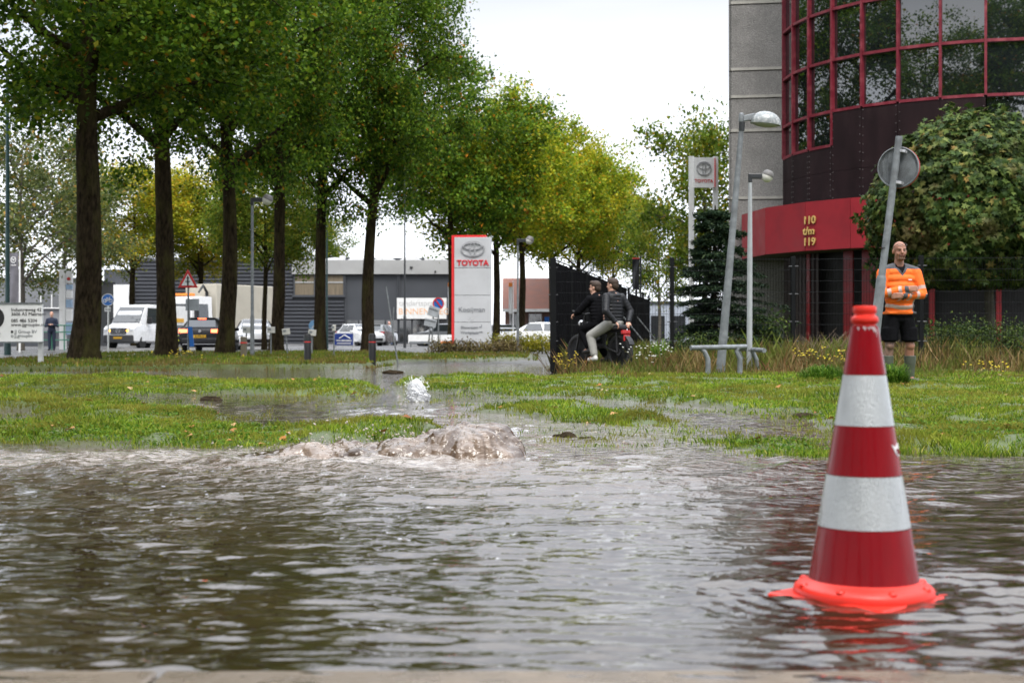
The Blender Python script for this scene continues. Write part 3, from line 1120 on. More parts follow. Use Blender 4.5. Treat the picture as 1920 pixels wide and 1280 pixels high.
OAK = [tree_meshes('oak', 101 + i, 17.5, 6.4, 0.34, 4.9, 4.9, 19, 290, 185, 0.15, M_BARK, M_LEAF_OAK, 0.44) for i in range(3)]
MAP = [tree_meshes('maple', 201 + i, 15.5, 5.8, 0.25, 5.4, 5.7, 16, 290, 125, 0.2, M_BARK, M_LEAF_MAPLE, 0.44) for i in range(3)]
THIN = tree_meshes('thin', 301, 11.5, 3.0, 0.16, 3.9, 2.6, 14, 130, 85, 0.17, M_BARK2, M_LEAF_PALE, 0.5, sub=5)
SMALL = tree_meshes('small', 311, 10.0, 3.0, 0.18, 3.4, 2.8, 13, 130, 110, 0.19, M_BARK2, M_LEAF_GREEN, 0.5)

OAKG = 'oaks in the row beside the flooded cycle road'
for (nm, lb, v_, px, d, rz, s, sz, tl) in [
    ('oak_tree', 'thickest oak trunk, nearest of the row, right of the white roadside board', 0, 155, 36, 0.3, 1.0, 1.0, (0, R(1.6))),
    ('oak_tree', 'mottled oak trunk between the white van and the red triangle sign', 1, 309, 42, 2.2, 0.9, 1.0, (0, R(1.0))),
    ('oak_tree', 'forked oak standing over the right side of the black hatchback', 2, 424, 47, 4.0, 0.82, 1.0, (0, R(-0.5))),
    ('oak_tree', 'dark slim oak just right of the grey lamp post on the left', 0, 520, 53, 1.5, 0.72, 1.0, (0, R(1.0))),
    ('oak_tree', 'slim oak right of the left black bollard', 1, 602, 57, 5.2, 0.72, 1.0, (0, R(-0.4))),
    ('oak_tree', 'leaning oak behind the right black bollard', 2, 688, 58, 0.4, 0.78, 0.98, (0, R(2.6))),
]:
    x = gx(px, d)
    plant_tree(nm, lb, OAK[v_], (x, d, gh(x, d) - 0.02), rz, s, sz, group=OAKG, tilt=tl)
# the same row running on out of frame towards the camera (overhanging the corner, mirrored in the office glass)
for i, (x, y, v_, rz) in enumerate([(-12.6, 27.5, 1, 1.0), (-13.6, 19, 2, 3.0), (-14.5, 10.5, 0, 5.0), (-15.2, 2, 1, 2.0), (-13.5, -8, 2, 0.6), (-6.5, -14, 0, 1.1), (1.5, -17, 1, 4.4), (10, -19, 2, 2.7)]):
    lb = ['oak whose dark limbs overhang the top left corner', 'second oak beyond the left frame edge', 'third oak beyond the left frame edge', 'fourth oak beyond the left frame edge', 'fifth oak beyond the left frame edge',
          'tall oak left of the camera, mirrored in the office glass', 'tall oak behind the camera, mirrored in the office glass', 'tall oak right of the camera, mirrored in the office glass'][i]
    k_ = 1.0 if i < 3 else (1.2 if i < 5 else 1.4)
    plant_tree('oak_tree', lb, OAK[v_], (x, y, 0), rz, k_, k_, group=OAKG)

MG = 'turning maples along the far street'
for (lb, v_, px, d, rz, s, sz, lm, nm) in [
    ('green maple rising directly behind the tall white pylon sign', 0, 846, 84, 0.2, 1.0, 1.1, M_LEAF_OAK, 'maple_tree'),
    ('green-gold maple right of the white pylon sign', 1, 930, 88, 1.9, 0.98, 1.02, M_LEAF_MAPLE, 'maple_tree'),
    ('golden maple above the small street lamp beside the pylon', 2, 978, 96, 3.1, 1.0, 1.06, M_LEAF_MAPLE, 'maple_tree'),
    ('golden green maple above the brick house', 0, 1035, 104, 4.5, 1.0, 1.08, M_LEAF_MAPLE, 'maple_tree'),
    ('rightmost golden maple of the far row, behind the black screen fence', 1, 1085, 112, 5.3, 0.98, 1.0, M_LEAF_MAPLE, 'maple_tree'),
]:
    x = gx(px, d)
    plant_tree(nm, lb, MAP[v_], (x, d, 0), rz, s, sz, lm, MG)
plant_tree('evergreen_tree', 'dark green tree at the right end of the golden row', MAP[2], (gx(1150, 130), 130, 0), 1.0, 0.7, 1.0, M_LEAF_DARK)
YG = 'yellow trees behind the left oaks'
for (lb, v_, px, d, rz, s, sz, lm) in [
    ('yellow tree between the first and second oak trunks', 2, 250, 96, 0.7, 0.95, 0.84, M_LEAF_YEL),
    ('yellow green tree behind the red triangle sign', 0, 375, 100, 2.5, 0.9, 0.86, M_LEAF_YEL),
    ('green tree with forked trunk between the grey lamp post and the dark slim oak', 1, 497, 66, 4.1, 0.52, 0.62, M_LEAF_GREEN),
    ('green tree rising behind the roof of the grey hall', 2, 560, 150, 4.9, 1.0, 1.0, M_LEAF_GREEN),
]:
    x = gx(px, d)
    plant_tree('autumn_tree', lb, MAP[v_], (x, d, 0), rz, s, sz, lm, YG)
plant_tree('birch_tree', 'pale thin-leaved tree behind the grey banner at the far left', THIN, (gx(40, 66), 66, 0), 0.4, 1.0, 1.03)
plant_tree('birch_tree', 'pale thin-leaved tree left of the thickest oak trunk', THIN, (gx(120, 74), 74, 0), 2.4, 0.95, 0.95)
plant_tree('lime_tree', 'fresh green tree between the twin-pole sign and the concrete tower', SMALL, (gx(1322, 60), 60, 0), 0.5, 0.82, 1.0)
plant_tree('lime_tree', 'small green tree left of the twin-pole sign', SMALL, (gx(1236, 84), 84, 0), 2.9, 0.6, 0.85)


# ------------------------------------------------------------------ round maple in front of the office
def lobed_leaf(n, p, nrm, t, L):
    """five-pointed maple leaves: 11 points, 9 triangles"""
    b = np.cross(nrm, t)
    sh = np.array([(0, -0.45), (0.18, -0.22), (0.46, -0.28), (0.27, 0.0), (0.5, 0.22), (0.17, 0.17), (0, 0.55), (-0.17, 0.17), (-0.5, 0.22), (-0.27, 0.0), (-0.46, -0.28), (-0.18, -0.22)])
    k = len(sh)
    v = np.empty((n, k, 3))
    for i, (u, w) in enumerate(sh):
        v[:, i] = p + b * (u * L)[:, None] + t * (w * L)[:, None] + nrm * ((abs(u) * 0.28 - max(0, w) * 0.3) * L)[:, None]
    tri = np.array([(0, 1, 11), (1, 2, 3), (3, 4, 5), (5, 6, 7), (7, 8, 9), (9, 10, 11), (11, 1, 3), (11, 3, 9), (9, 3, 5), (9, 5, 7)])
    f = (np.arange(n)[:, None, None] * k + tri[None]).reshape(-1, 3)
    return v.reshape(-1, 3), f


M_LEAF_GLOBE = leaf_mat('globe_maple_leaf', [(0.0, (0.015, 0.032, 0.008)), (0.45, (0.036, 0.066, 0.013)), (0.8, (0.078, 0.11, 0.022)), (0.95, (0.15, 0.17, 0.045)), (1.0, (0.2, 0.12, 0.03))], 0.22,
                        (0.11, 0.085, 0.03), 0.36, 0.9, rough=0.55, spec=0.12)
g = np.random.default_rng(77)
GD = 33.0
gt = thing('globe_maple', 'round-clipped dark maple in front of the office building', 'tree', (gx(1856, GD), GD, 0.05))
b = MB()
b.tube([(0, 0, -0.1), (0, 0, 0.15), (0.0, 0, 1.0), (-0.02, 0, 1.8), (-0.1, 0, 2.6)], [0.19, 0.14, 0.115, 0.105, 0.09], 12)
for i in range(11):
    a = i * 2.4
    b.tube([(-0.02, 0, 1.7 + i * 0.05), (-0.25 + 0.7 * math.cos(a), 0.7 * math.sin(a), 2.5 + 0.12 * i), (-0.45 + 1.9 * math.cos(a), 1.9 * math.sin(a), 2.7 + 0.2 * i)], [0.06, 0.035, 0.01], 6)
b.build('trunk', M_BARK2, gt, True)
cc = np.array([-0.45, 0, 3.42])
n = 17000
d = g.normal(0, 1, (n, 3))
d /= np.linalg.norm(d, axis=1)[:, None]
th_ = np.arctan2(d[:, 1], d[:, 0])
lump = 0.82 + 0.30 * fbm(th_ * 1.6 + 3, d[:, 2] * 3.2 + 7, 5, 3)
lay = fbm(th_ * 4.5, d[:, 2] * 8 + 3, 15, 2)
q = lump * (0.80 + 0.26 * lay) * (1 - 0.22 * g.random(n) ** 2.2)
p = cc + d * np.array([2.62, 2.6, 2.48]) * q[:, None]
p[:, 2] = np.where(p[:, 2] < 1.75, 1.75 + (g.random(n)) * 0.5, p[:, 2])
nrm = d + g.normal(0, 0.45, (n, 3)) + np.array([0, 0, 0.45])
nrm /= np.linalg.norm(nrm, axis=1)[:, None]
t = np.array([0, 0, -1.0]) + g.normal(0, 0.5, (n, 3))
t -= nrm * (t * nrm).sum(1)[:, None]
t /= np.linalg.norm(t, axis=1)[:, None]
v, f = lobed_leaf(n, p, nrm, t, 0.17 * (0.7 + 0.6 * g.random(n)))
link('crown', big_mesh('crown', v, f, M_LEAF_GLOBE), gt)

# ------------------------------------------------------------------ spruce behind the fence
M_NEEDLE = leaf_mat('spruce_needle', [(0.0, (0.008, 0.018, 0.01)), (0.6, (0.02, 0.042, 0.02)), (1.0, (0.05, 0.075, 0.03))], 0.15)
sp = thing('spruce', 'dark spruce behind the wire fence beside the leaning lamp post', 'tree', (gx(1338, 29), 29, 0.05), scale=(1.15, 1.15, 1.05))
b = MB().tube([(0, 0, -0.1), (0, 0, 1.2), (0.03, 0, 3.1)], [0.09, 0.06, 0.01], 8)
vs_l, ts_l = [], []
g = np.random.default_rng(55)
for i in range(110):
    z = 0.25 + 2.75 * (i / 110) + g.normal(0, 0.09)
    a = i * 2.39996
    ln = 1.2 * (1 - ((z - 0.2) / 3.1) ** 1.15) * g.uniform(0.45, 1.3) * (0.8 + 0.5 * math.sin(a * 1.0 + 1)) + 0.1
    m = 12
    dirv = np.array([math.cos(a), math.sin(a)])
    if i % 2 == 0:
        b.tube([(0, 0, z), (dirv[0] * ln * .5, dirv[1] * ln * .5, z - 0.02), (dirv[0] * ln, dirv[1] * ln, z - 0.12 * ln)], [0.014, 0.009, 0.003], 4)
    for s in np.linspace(0.15, 1, m):
        c = np.array([dirv[0] * ln * s, dirv[1] * ln * s, z - 0.14 * ln * s * s])
        for side in (-1, 1):
            k = int(10)
            off = g.random((k, 1)) * 0.26 * (1.15 - s * 0.75)
            pd = np.array([-dirv[1] * side, dirv[0] * side, -0.25]) + np.array([dirv[0], dirv[1], 0]) * 0.7
            pp = c + pd * off + g.normal(0, 0.018, (k, 3))
            vs_l.append(pp)
pp = np.concatenate(vs_l)
n = len(pp)
v, f = leaf_cloud(pp, np.ones(n, dtype=int), 0.01, 0.10, g, 0.5, 0.22)
b.build('trunk', M_BARK, sp, True)
link('crown', big_mesh('crown', v, f, M_NEEDLE), sp)


# ------------------------------------------------------------------ hedges, shrubs, clumps
def shrub(name, label, cat, loc, size, n, lsize, matl, seed, stems=None, group=None, clumps=40):
    g = np.random.default_rng(seed)
    t = thing(name, label, cat, loc, group=group)
    c = np.stack([(g.random(clumps) - .5) * size[0], (g.random(clumps) - .5) * size[1], size[2] * (0.15 + 0.75 * g.random(clumps) ** 0.8)], -1)
    v, f = leaf_cloud(c, np.full(clumps, n // clumps), 0.16 * min(size[2], size[1]) + 0.06, lsize, g, 0.2)
    v[:, 2] = np.maximum(v[:, 2], 0.01)
    link('foliage', big_mesh('foliage', v, f, matl), t)
    b = MB()
    for i in range(stems or 8):
        x, y = (random.random() - .5) * size[0] * 0.9, (random.random() - .5) * size[1] * 0.7
        b.tube([(x, y, -0.05), (x + random.uniform(-.1, .1), y, size[2] * 0.5), (x + random.uniform(-.25, .25), y + random.uniform(-.1, .1), size[2] * 0.9)], [0.012, 0.008, 0.003], 4)
    tag(b.build('stems', M_BARK2, t), kind='stuff')
    return t


M_BROWNHEDGE = leaf_mat('brown_hedge_leaf', [(0.0, (0.045, 0.035, 0.016)), (0.5, (0.12, 0.085, 0.04)), (0.85, (0.15, 0.13, 0.04)), (1.0, (0.2, 0.16, 0.07))], 0.25)
M_LIMEHEDGE = leaf_mat('lime_hedge_leaf', [(0.0, (0.07, 0.085, 0.008)), (0.5, (0.2, 0.2, 0.014)), (1.0, (0.32, 0.26, 0.025))], 0.35)
shrub('hedge', 'low brownish hedge at the foot of the white pylon sign', 'hedge', (gx(892, 50), 50, 0.05), (3.0, 1.2, 0.42), 5200, 0.07, M_BROWNHEDGE, 1, 20, clumps=110)
shrub('hedge', 'low yellow green hedge between the pylon and the black fence', 'hedge', (gx(985, 52), 52, 0.05), (2.3, 1.2, 0.62), 4200, 0.07, M_LIMEHEDGE, 2, 16, clumps=80)
M_SHRUB = leaf_mat('shrub_leaf', [(0.0, (0.014, 0.03, 0.008)), (0.6, (0.04, 0.07, 0.014)), (1.0, (0.1, 0.13, 0.025))], 0.3)
shrub('shrub', 'low dark green shrub under the spruce', 'shrub', (gx(1318, 28), 28, 0.05), (1.3, 0.8, 0.62), 2600, 0.05, M_SHRUB, 3)
shrub('shrub', 'leafy shrub in front of the ribbed brown panels', 'shrub', (gx(1422, 29), 29, 0.05), (0.75, 0.7, 1.15), 1700, 0.07, M_SHRUB, 4)
for i, (px, w, h, lb) in enumerate([(1770, 1.0, 0.78, 'green shrub behind the fence just right of the standing man'), (1850, 1.1, 0.85, 'green shrub around the round maple trunk'), (1935, 1.2, 0.82, 'green shrub behind the fence at the right frame edge')]):
    shrub('shrub', lb, 'shrub', (gx(px, 28.2), 28.2, 0.05), (w, 0.9, h), 3200, 0.05, M_WEED if i == 9 else M_SHRUB, 10 + i, 14, 'shrubs behind the right end of the fence', 60)
M_TWIG = mat('dry_twig', (0.16, 0.115, 0.08), 0.8)
tw = thing('dead_bush', 'bare tangle of brown twigs behind the cone tip', 'bush', (gx(1560, 25.8), 25.8, 0.05))
b = MB()
rd = random.Random(9)
for i in range(150):
    x, y = rd.gauss(0, 0.3), rd.gauss(0, 0.2)
    a = rd.uniform(-1, 1)
    p0 = Vector((x, y, 0))
    p1 = p0 + Vector((a * 0.15, rd.uniform(-.1, .1), rd.uniform(0.2, 0.45)))
    p2 = p1 + Vector((a * 0.3 + rd.uniform(-.1, .25), rd.uniform(-.15, .15), rd.uniform(0.0, 0.35)))
    b.tube([p0, p1, p2], [0.006, 0.005, 0.002], 4)
tag(b.build('twigs', M_TWIG, tw), kind='stuff')


def tuft(name, label, loc, spread, hgt, n, matl, seed, wid=0.006, droop=0.55):
    g = np.random.default_rng(seed)
    t = thing(name, label, 'grass clump', loc)
    a = g.random(n) * 6.283
    r = np.sqrt(g.random(n)) * spread * 0.55
    x, y = r * np.cos(a), r * np.sin(a) * 0.6
    h = hgt * (0.2 + 0.8 * g.random(n)) * (1 - 1.9 * (r / spread) ** 2).clip(0.25, 1)
    oa = a + g.normal(0, 0.6, n)
    o = droop * h * (0.4 + 0.8 * g.random(n))
    w = wid * (0.6 + 0.8 * g.random(n))
    px_, py_ = -np.sin(oa) * w, np.cos(oa) * w
    v = np.empty((n, 7, 3))
    for k, (f1, f2, ww) in enumerate([(0, 0, 1), (0.3, 0.6, 0.9), (0.75, 0.95, 0.6)]):
        cx_, cy2, cz_ = x + np.cos(oa) * o * f1, y + np.sin(oa) * o * f1, h * f2
        v[:, 2 * k] = np.stack([cx_ - px_ * ww, cy2 - py_ * ww, cz_], -1)
        v[:, 2 * k + 1] = np.stack([cx_ + px_ * ww, cy2 + py_ * ww, cz_], -1)
    v[:, 6] = np.stack([x + np.cos(oa) * o * 1.25, y + np.sin(oa) * o * 1.25, h * 0.85], -1)
    tri = np.array([(0, 1, 3), (0, 3, 2), (2, 3, 5), (2, 5, 4), (4, 5, 6)])
    f = (np.arange(n)[:, None, None] * 7 + tri[None]).reshape(-1, 3)
    tag(link('blades', big_mesh('blades', v.reshape(-1, 3), f, matl), t), kind='stuff')
    return t


M_CLUMP = leaf_mat('lush_grass', [(0.0, (0.025, 0.07, 0.006)), (0.5, (0.07, 0.16, 0.012)), (1.0, (0.16, 0.25, 0.03))], 0.4)
tuft('grass_clump', 'lush arching grass clump left of the cone tip', (gx(1545, 19.6), 19.6, gh(gx(1545, 19.6), 19.6) - 0.02), 0.62, 0.28, 1500, M_CLUMP, 1)
tuft('grass_clump', 'lush arching grass clump covering the standing man\'s left boot', (gx(1672, 17.7), 17.7, gh(gx(1672, 17.7), 17.7) - 0.02), 0.36, 0.36, 1100, M_CLUMP, 2)
tuft('grass_clump', 'tall upright grass clump at the second fence post', (gx(1240, 25.6), 25.6, 0.06), 0.4, 0.62, 600, M_CLUMP, 3, 0.007, 0.25)
# flowering weeds
M_YFLOWER = mat('yellow_flower', (0.55, 0.42, 0.01), 0.6)
M_WFLOWER = mat('white_flower', (0.6, 0.6, 0.55), 0.6)
M_STEM = leaf_mat('weed_stem', [(0, (0.08, 0.1, 0.02)), (0.6, (0.15, 0.12, 0.04)), (1, (0.12, 0.06, 0.03))], 0.2)
FW = 'flowering weeds along the fence'


def flower_weed(label, px, d, hgt, spread, n, fm, seed):
    rd = random.Random(seed)
    x = gx(px, d)
    t = thing('flowering_weed', label, 'weed', (x, d, gh(x, d)), group=FW)
    b, fl = MB(), MB()
    for i in range(n):
        p0 = Vector((rd.gauss(0, spread * 0.3), rd.gauss(0, spread * 0.3), -0.02))
        p1 = p0 + Vector((rd.gauss(0, spread * 0.4), rd.gauss(0, spread * 0.3), hgt * rd.uniform(0.5, 1)))
        b.tube([p0, p0.lerp(p1, .5) + Vector((rd.gauss(0, .02), 0, 0)), p1], [0.005, 0.004, 0.002], 4)
        for k in range(4):
            q = p0.lerp(p1, rd.uniform(.2, .8))
            a = rd.uniform(0, 6.28)
            e = q + Vector((math.cos(a) * 0.07, math.sin(a) * 0.07, 0.02))
            w = Vector((-math.sin(a), math.cos(a), 0)) * 0.012
            b.add([q, q.lerp(e, .5) + w, e, q.lerp(e, .5) - w], [(0, 1, 2, 3)])
        for k in range(3):
            fl.ell(p1 + Vector((rd.gauss(0, .03), rd.gauss(0, .03), rd.gauss(0, .03))), (0.016, 0.016, 0.007), 6)
    tag(b.build('stems', M_STEM, t), kind='stuff')
    tag(fl.build('flowers', fm, t), kind='stuff')


flower_weed('yellow flowering weed at the foot of the corner fence post', 1056, 25.2, 0.45, 0.35, 16, M_YFLOWER, 1)
flower_weed('yellow flowering weed left of the cone tip', 1530, 22.5, 0.42, 0.5, 18, M_YFLOWER, 2)
flower_weed('white flowering weed right of the riders', 1222, 23.5, 0.5, 0.5, 16, M_WFLOWER, 3)
flower_weed('yellow flowering weed on the verge near the red triangle sign', 332, 31, 0.32, 0.4, 12, M_YFLOWER, 4)
flower_weed('yellow flowering weed at the far right of the verge', 1840, 20.5, 0.22, 0.6, 8, M_YFLOWER, 5)

v, f = leaf_cloud(HERB, np.ones(len(HERB), dtype=int), 0.004, 0.019, np.random.default_rng(3), 0.9, 0.85)
tag(link('herb_cover', big_mesh('herb_cover', v, f, M_CLUMP)), 'low clover and herbs among the verge grass', 'herbs', kind='stuff')

# fallen leaves
g = np.random.default_rng(12)
n = 1500
d = 8.6 + (40 - 8.6) * g.random(n) ** 1.3
x = (g.random(n) * 2 - 1) * (0.42 * d)
mk_ = masks(x, d)
keep = (np.maximum(mk_[0], mk_[1]) > 0.4) & (g.random(n) < np.where(mk_[0] > 0.4, 0.35, 1.0))
x, d = x[keep], d[keep]
z = height(x, d) + 0.022
v, f = leaf_cloud(np.stack([x, d, z], -1), np.ones(len(x), dtype=int), 0.005, 0.075, g, 3.0, 0.75)
M_FALLEN = leaf_mat('fallen_leaf', [(0.0, (0.13, 0.045, 0.015)), (0.5, (0.3, 0.13, 0.035)), (0.85, (0.4, 0.24, 0.1)), (1.0, (0.5, 0.4, 0.25))], 0.1)
tag(link('leaf_litter', big_mesh('leaf_litter', v, f, M_FALLEN)), 'brown fallen leaves strewn over the verges', 'leaves', kind='stuff')

# stones and sods torn loose
M_STONE = mat('wet_stone', (0.11, 0.1, 0.085), 0.35, var=0.35, vscale=12, bump=0.8, bscale=25)
M_MUD = mat('torn_sod', (0.03, 0.022, 0.013), 0.85, ior=1.12, var=0.5, vscale=20, bump=1.0, bscale=40)


def lump_thing(name, label, cat, px, py, w, h, m, seed, dep=None):
    d = F * CZ / (py - HY)
    o = MB().ell((0, 0, 0), (w / 2, (dep or w) / 2, h), 22, zmin=-0.4)
    rd = np.random.default_rng(seed)
    vv = []
    for q in o.v:
        k = 1 + 1.5 * (fbm(np.array([q[0] * 12 / max(w, 0.2) * 0.4 + seed]), np.array([q[1] * 12 / max(w, 0.2) * 0.4 + q[2] * 17]), seed)[0] - 0.5)
        vv.append((q[0] * k, q[1] * k, q[2] * k))
    o.v = vv
    ob = o.build(name, m, None, True, loc=(gx(px, d), d, max(0.0, gh(gx(px, d), d)) - 0.01))
    return tag(ob, label, cat)


lump_thing('stone', 'rounded grey stone right of the muddy boil', 'stone', 927, 824, 0.125, 0.06, M_STONE, 3)
lump_thing('mud_clod', 'flat brown clod washed out right of the grey stone', 'clod', 1062, 819, 0.15, 0.035, M_MUD, 4, 0.08)
lump_thing('mud_clod', 'small dark clod, rightmost by the boil', 'clod', 1100, 821, 0.085, 0.022, M_MUD, 5, 0.06)
lump_thing('sod', 'torn dark sod with water bubbling over, left verge', 'sod', 398, 750, 0.2, 0.045, M_MUD, 6, 0.14)
lump_thing('sod', 'dark sod lying in the flooded cycle road', 'sod', 742, 700, 0.4, 0.07, M_MUD, 7, 0.25)
lump_thing('sod', 'dark clump of torn turf on the right bank left of the cone', 'sod', 1515, 781, 0.3, 0.035, M_MUD, 8, 0.2)
# ------------------------------------------------------------------ office building with the round glass front
TX, TY, TR = gx(1840, 44.0), 44.0, 6.0
M_CONC = mat('exposed_aggregate_concrete', (0.235, 0.225, 0.212), 0.9, ior=1.2, var=0.42, vscale=34, bump=1.0, bdist=0.03, bscale=30, stain=(0.15, 0.144, 0.136), stain_amt=0.6, stain_scale=0.9)
M_JOINT = mat('concrete_joint', (0.14, 0.13, 0.12), 0.9, var=0.2)
M_FRAME = mat('crimson_window_frame', (0.15, 0.009, 0.02), 0.45, var=0.25, vscale=5, stain=(0.32, 0.08, 0.09), stain_amt=0.5, stain_scale=3)
M_OFFGLASS = mat('reflective_office_glass', (0.008, 0.010, 0.011), 0.012, rvar=0, ior=2.6, var=0.5, vscale=0.6)
M_BROWNP = mat('dark_brown_sheet', (0.017, 0.009, 0.010), 0.7, ior=1.2, var=0.3, vscale=2, bump=0.15, bscale=60, stain=(0.04, 0.025, 0.025), stain_amt=0.4, stretch=(1, 1, 0.4))
M_BROWNRIB = mat('ribbed_brown_panel', (0.045, 0.031, 0.03), 0.6, var=0.2)
M_CANOPY = mat('red_canopy_panel', (0.25, 0.016, 0.023), 0.5, ior=1.3, var=0.1, vscale=1.5, stain=(0.14, 0.009, 0.015), stain_amt=0.4, stain_scale=1.2)
M_GOLD = mat('gilt_lettering', (0.62, 0.42, 0.14), 0.3, 0.7, var=0.15)
M_SOFFIT = mat('soffit_board', (0.06, 0.05, 0.045), 0.7)
M_DARKROOM = mat('dark_interior', (0.012, 0.011, 0.011), 0.7)
M_RIVET = mat('rivet', (0.08, 0.07, 0.07), 0.4, 0.5)


def cyl(th, z, r):
    return Vector((r * math.sin(R(th)), -r * math.cos(R(th)), z))


def facet(mb, t0, t1, z0, z1, r, th, mi=0, gap=0.0):
    """flat slab between two bearings of the drum, outer face at radius r, thickness th"""
    a, b_ = cyl(t0, 0, 1), cyl(t1, 0, 1)
    o0, o1, i0, i1 = a * r, b_ * r, a * (r - th), b_ * (r - th)
    e = (o1 - o0).normalized() * gap
    P = [o0 + e, o1 - e, i1 - e, i0 + e]
    return mb.hexa([p + Vector((0, 0, z0 + gap)) for p in P] + [p + Vector((0, 0, z1 - gap)) for p in P], mi)


off = thing('office_building', 'concrete office building with curved red-framed glass front and red canopy', 'building', (TX, TY, 0.05))
TH = [-92.6, -81.2, -70.9, -60.4, -49.9, -39.2, -28.1, -17.0, -5.8, 5.4, 16.6, 27.8, 39, 50.2]
ZR = [4.1, 6.05, 7.02, 8.47, 9.92, 11.37, 12.82, 14.27]
# dark core so the glass has something behind it
b = MB()
for i in range(len(TH) - 1):
    facet(b, TH[i], TH[i + 1], 0.0, 14.2, TR - 0.25, 0.3)
b.build('core_wall', M_DARKROOM, off)
rdm = random.Random(4)
for i in range(len(TH) - 1):
    for j in range(len(ZR) - 1):
        boarded = (j == 0 and i >= 1) or (j <= 1 and 3 <= i <= 6) or (j == 0)
        if boarded:
            continue
        mb = MB()
        facet(mb, TH[i], TH[i + 1], ZR[j], ZR[j + 1], TR - 0.06, 0.02, gap=0.03)
        # panes sit slightly out of true, as glazing does
        c = cyl((TH[i] + TH[i + 1]) / 2, (ZR[j] + ZR[j + 1]) / 2, TR - 0.07)
        rot = Euler((rdm.gauss(0, 0.006), 0, rdm.gauss(0, 0.008))).to_matrix()
        mb.v = [tuple(rot @ (Vector(q) - c) + c) for q in mb.v]
        mb.build('window_pane', M_OFFGLASS, off)
for i, t in enumerate(TH):
    zb = ZR[1] if (i < 4 or i > 7) else ZR[2]
    mb = MB()
    facet(mb, t - 0.32, t + 0.32, zb, 14.3, TR + 0.05, 0.14)
    mb.build('mullion', M_FRAME, off)
for i in range(len(TH) - 1):
    for j in range(1, len(ZR)):
        if j == 1 and 3 <= i <= 6:
            continue
        mb = MB()
        facet(mb, TH[i] + 0.36, TH[i + 1] - 0.36, ZR[j] - 0.04, ZR[j] + 0.04, TR + 0.03, 0.11)
        mb.build('transom', M_FRAME, off)
# brown sheets boarding up the lower front, riveted
for i in range(0, len(TH) - 1):
    zt = ZR[1] if (i < 3 or i > 6) else ZR[2] - (0.0 if i in (5, 6) else 0.06 * (i == 4))
    for (za, zb) in [(4.2, 5.3), (5.3, zt)]:
        mb = MB()
        facet(mb, TH[i], TH[i + 1], za, zb, TR + 0.02, 0.05, gap=0.004)
        pnl = mb.build('boarding_sheet', M_BROWNP, off)
    rv = MB()
    for k in range(12):
        for tt in (TH[i] + 0.5, TH[i + 1] - 0.5):
            rv.ell(cyl(tt, 4.3 + (zt - 4.35) * k / 11, TR + 0.022), 0.014, 6)
    tag(rv.build('rivets', M_RIVET, off), kind='stuff')
# canopy ring
CRD = 7.27


def BR(px, r):
    """bearing on the drum seen at a photo column"""
    k = (px - CX) / F
    return min((abs((TX + r * math.sin(R(t / 10))) / (TY - r * math.cos(R(t / 10))) - k), t / 10) for t in range(-960, 600))[1]


CT = [-106, -93, BR(1435, CRD), BR(1510, CRD), BR(1595, CRD), -24, -8, 7, 22, 37, 52]
for i in range(len(CT) - 1):
    facet(MB(), CT[i], CT[i + 1], 2.99, 4.36, CRD, 0.06, gap=0.006).build('canopy_panel', M_CANOPY, off)
    facet(MB(), CT[i], CT[i + 1], 3.02, 3.11, CRD - 0.07, 2.2).build('canopy_soffit', M_SOFFIT, off)
    facet(MB(), CT[i], CT[i + 1], 4.2, 4.27, CRD - 0.07, 1.4).build('canopy_roof', M_BROWNP, off)
# door number in gilt letters on the canopy panel
tm = -46.0
tn = (CT[3] + CT[4]) / 2
ch = CRD * math.cos(R((CT[4] - CT[3]) / 2))
for s_, zz in (('110', 3.74), ('t/m', 3.44), ('119', 3.14)):
    p0_, p1_ = cyl(CT[3], zz, CRD + 0.03), cyl(CT[4], zz, CRD + 0.03)
    p = p0_.lerp(p1_, -0.03)
    lettering(s_, 0.30, M_GOLD, off, (p.x, p.y, p.z), (0, 0, R(tn)), 0.02, name='lettering', bold=0.006)
# ground floor
for k in range(24):
    t0 = -93 + k * 1.12
    facet(MB(), t0, t0 + 0.95, 0.0, 3.02, TR - 0.02 + (0.02 if k % 2 else 0), 0.06).build('ribbed_panel', M_BROWNRIB, off)
GB = [-66.2, BR(1513, TR), BR(1519, TR), BR(1581, TR), BR(1599, TR), BR(1616, TR), BR(1645, TR), BR(1742, TR), BR(1752, TR), BR(1868, TR), BR(1878, TR), 20, 21.5, 35, 50]
GM = [(M_BROWNP, 0), (M_RED, 0.02), (M_GLASS, -0.35), (M_RED, 0), (M_GLASS, -0.35), (M_RED, 0), (M_GLASS, -0.3), (M_RED, 0), (M_GLASS, -0.3), (M_RED, 0), (M_GLASS, -0.3), (M_RED, 0), (M_GLASS, -0.3), (M_BROWNP, 0)]
for (t0, t1, m_, r_) in [(GB[i], GB[i + 1], GM[i][0], TR + GM[i][1]) for i in range(14)]:
    nm = 'door_panel' if m_ is M_RED and t1 - t0 > 5 else ('frame_post' if m_ is M_RED else ('door_glass' if m_ is M_GLASS else 'wall_panel'))
    k = max(1, int((t1 - t0) / 8))
    mb = MB()
    for q in range(k):
        facet(mb, t0 + (t1 - t0) * q / k, t0 + (t1 - t0) * (q + 1) / k, 0.0, 3.02, r_, 0.05)
    mb.build(nm, m_, off)
# concrete stair tower left of the drum
zj = [0.0, 3.3, 4.93, 7.06, 8.13, 9.0, 11.1, 11.95, 14.0, 15.5]
x0, x1 = gx(1371, 45.6) - TX, gx(1371, 45.6) - TX + 2.9
trot = Matrix.Rotation(R(-9.2), 3, 'Z')                    # the stair tower stands askew to the street
tpiv = Vector((x0, 1.6, 0))


def turned(mb):
    mb.v = [tuple(trot @ (Vector(q) - tpiv) + tpiv) for q in mb.v]
    return mb


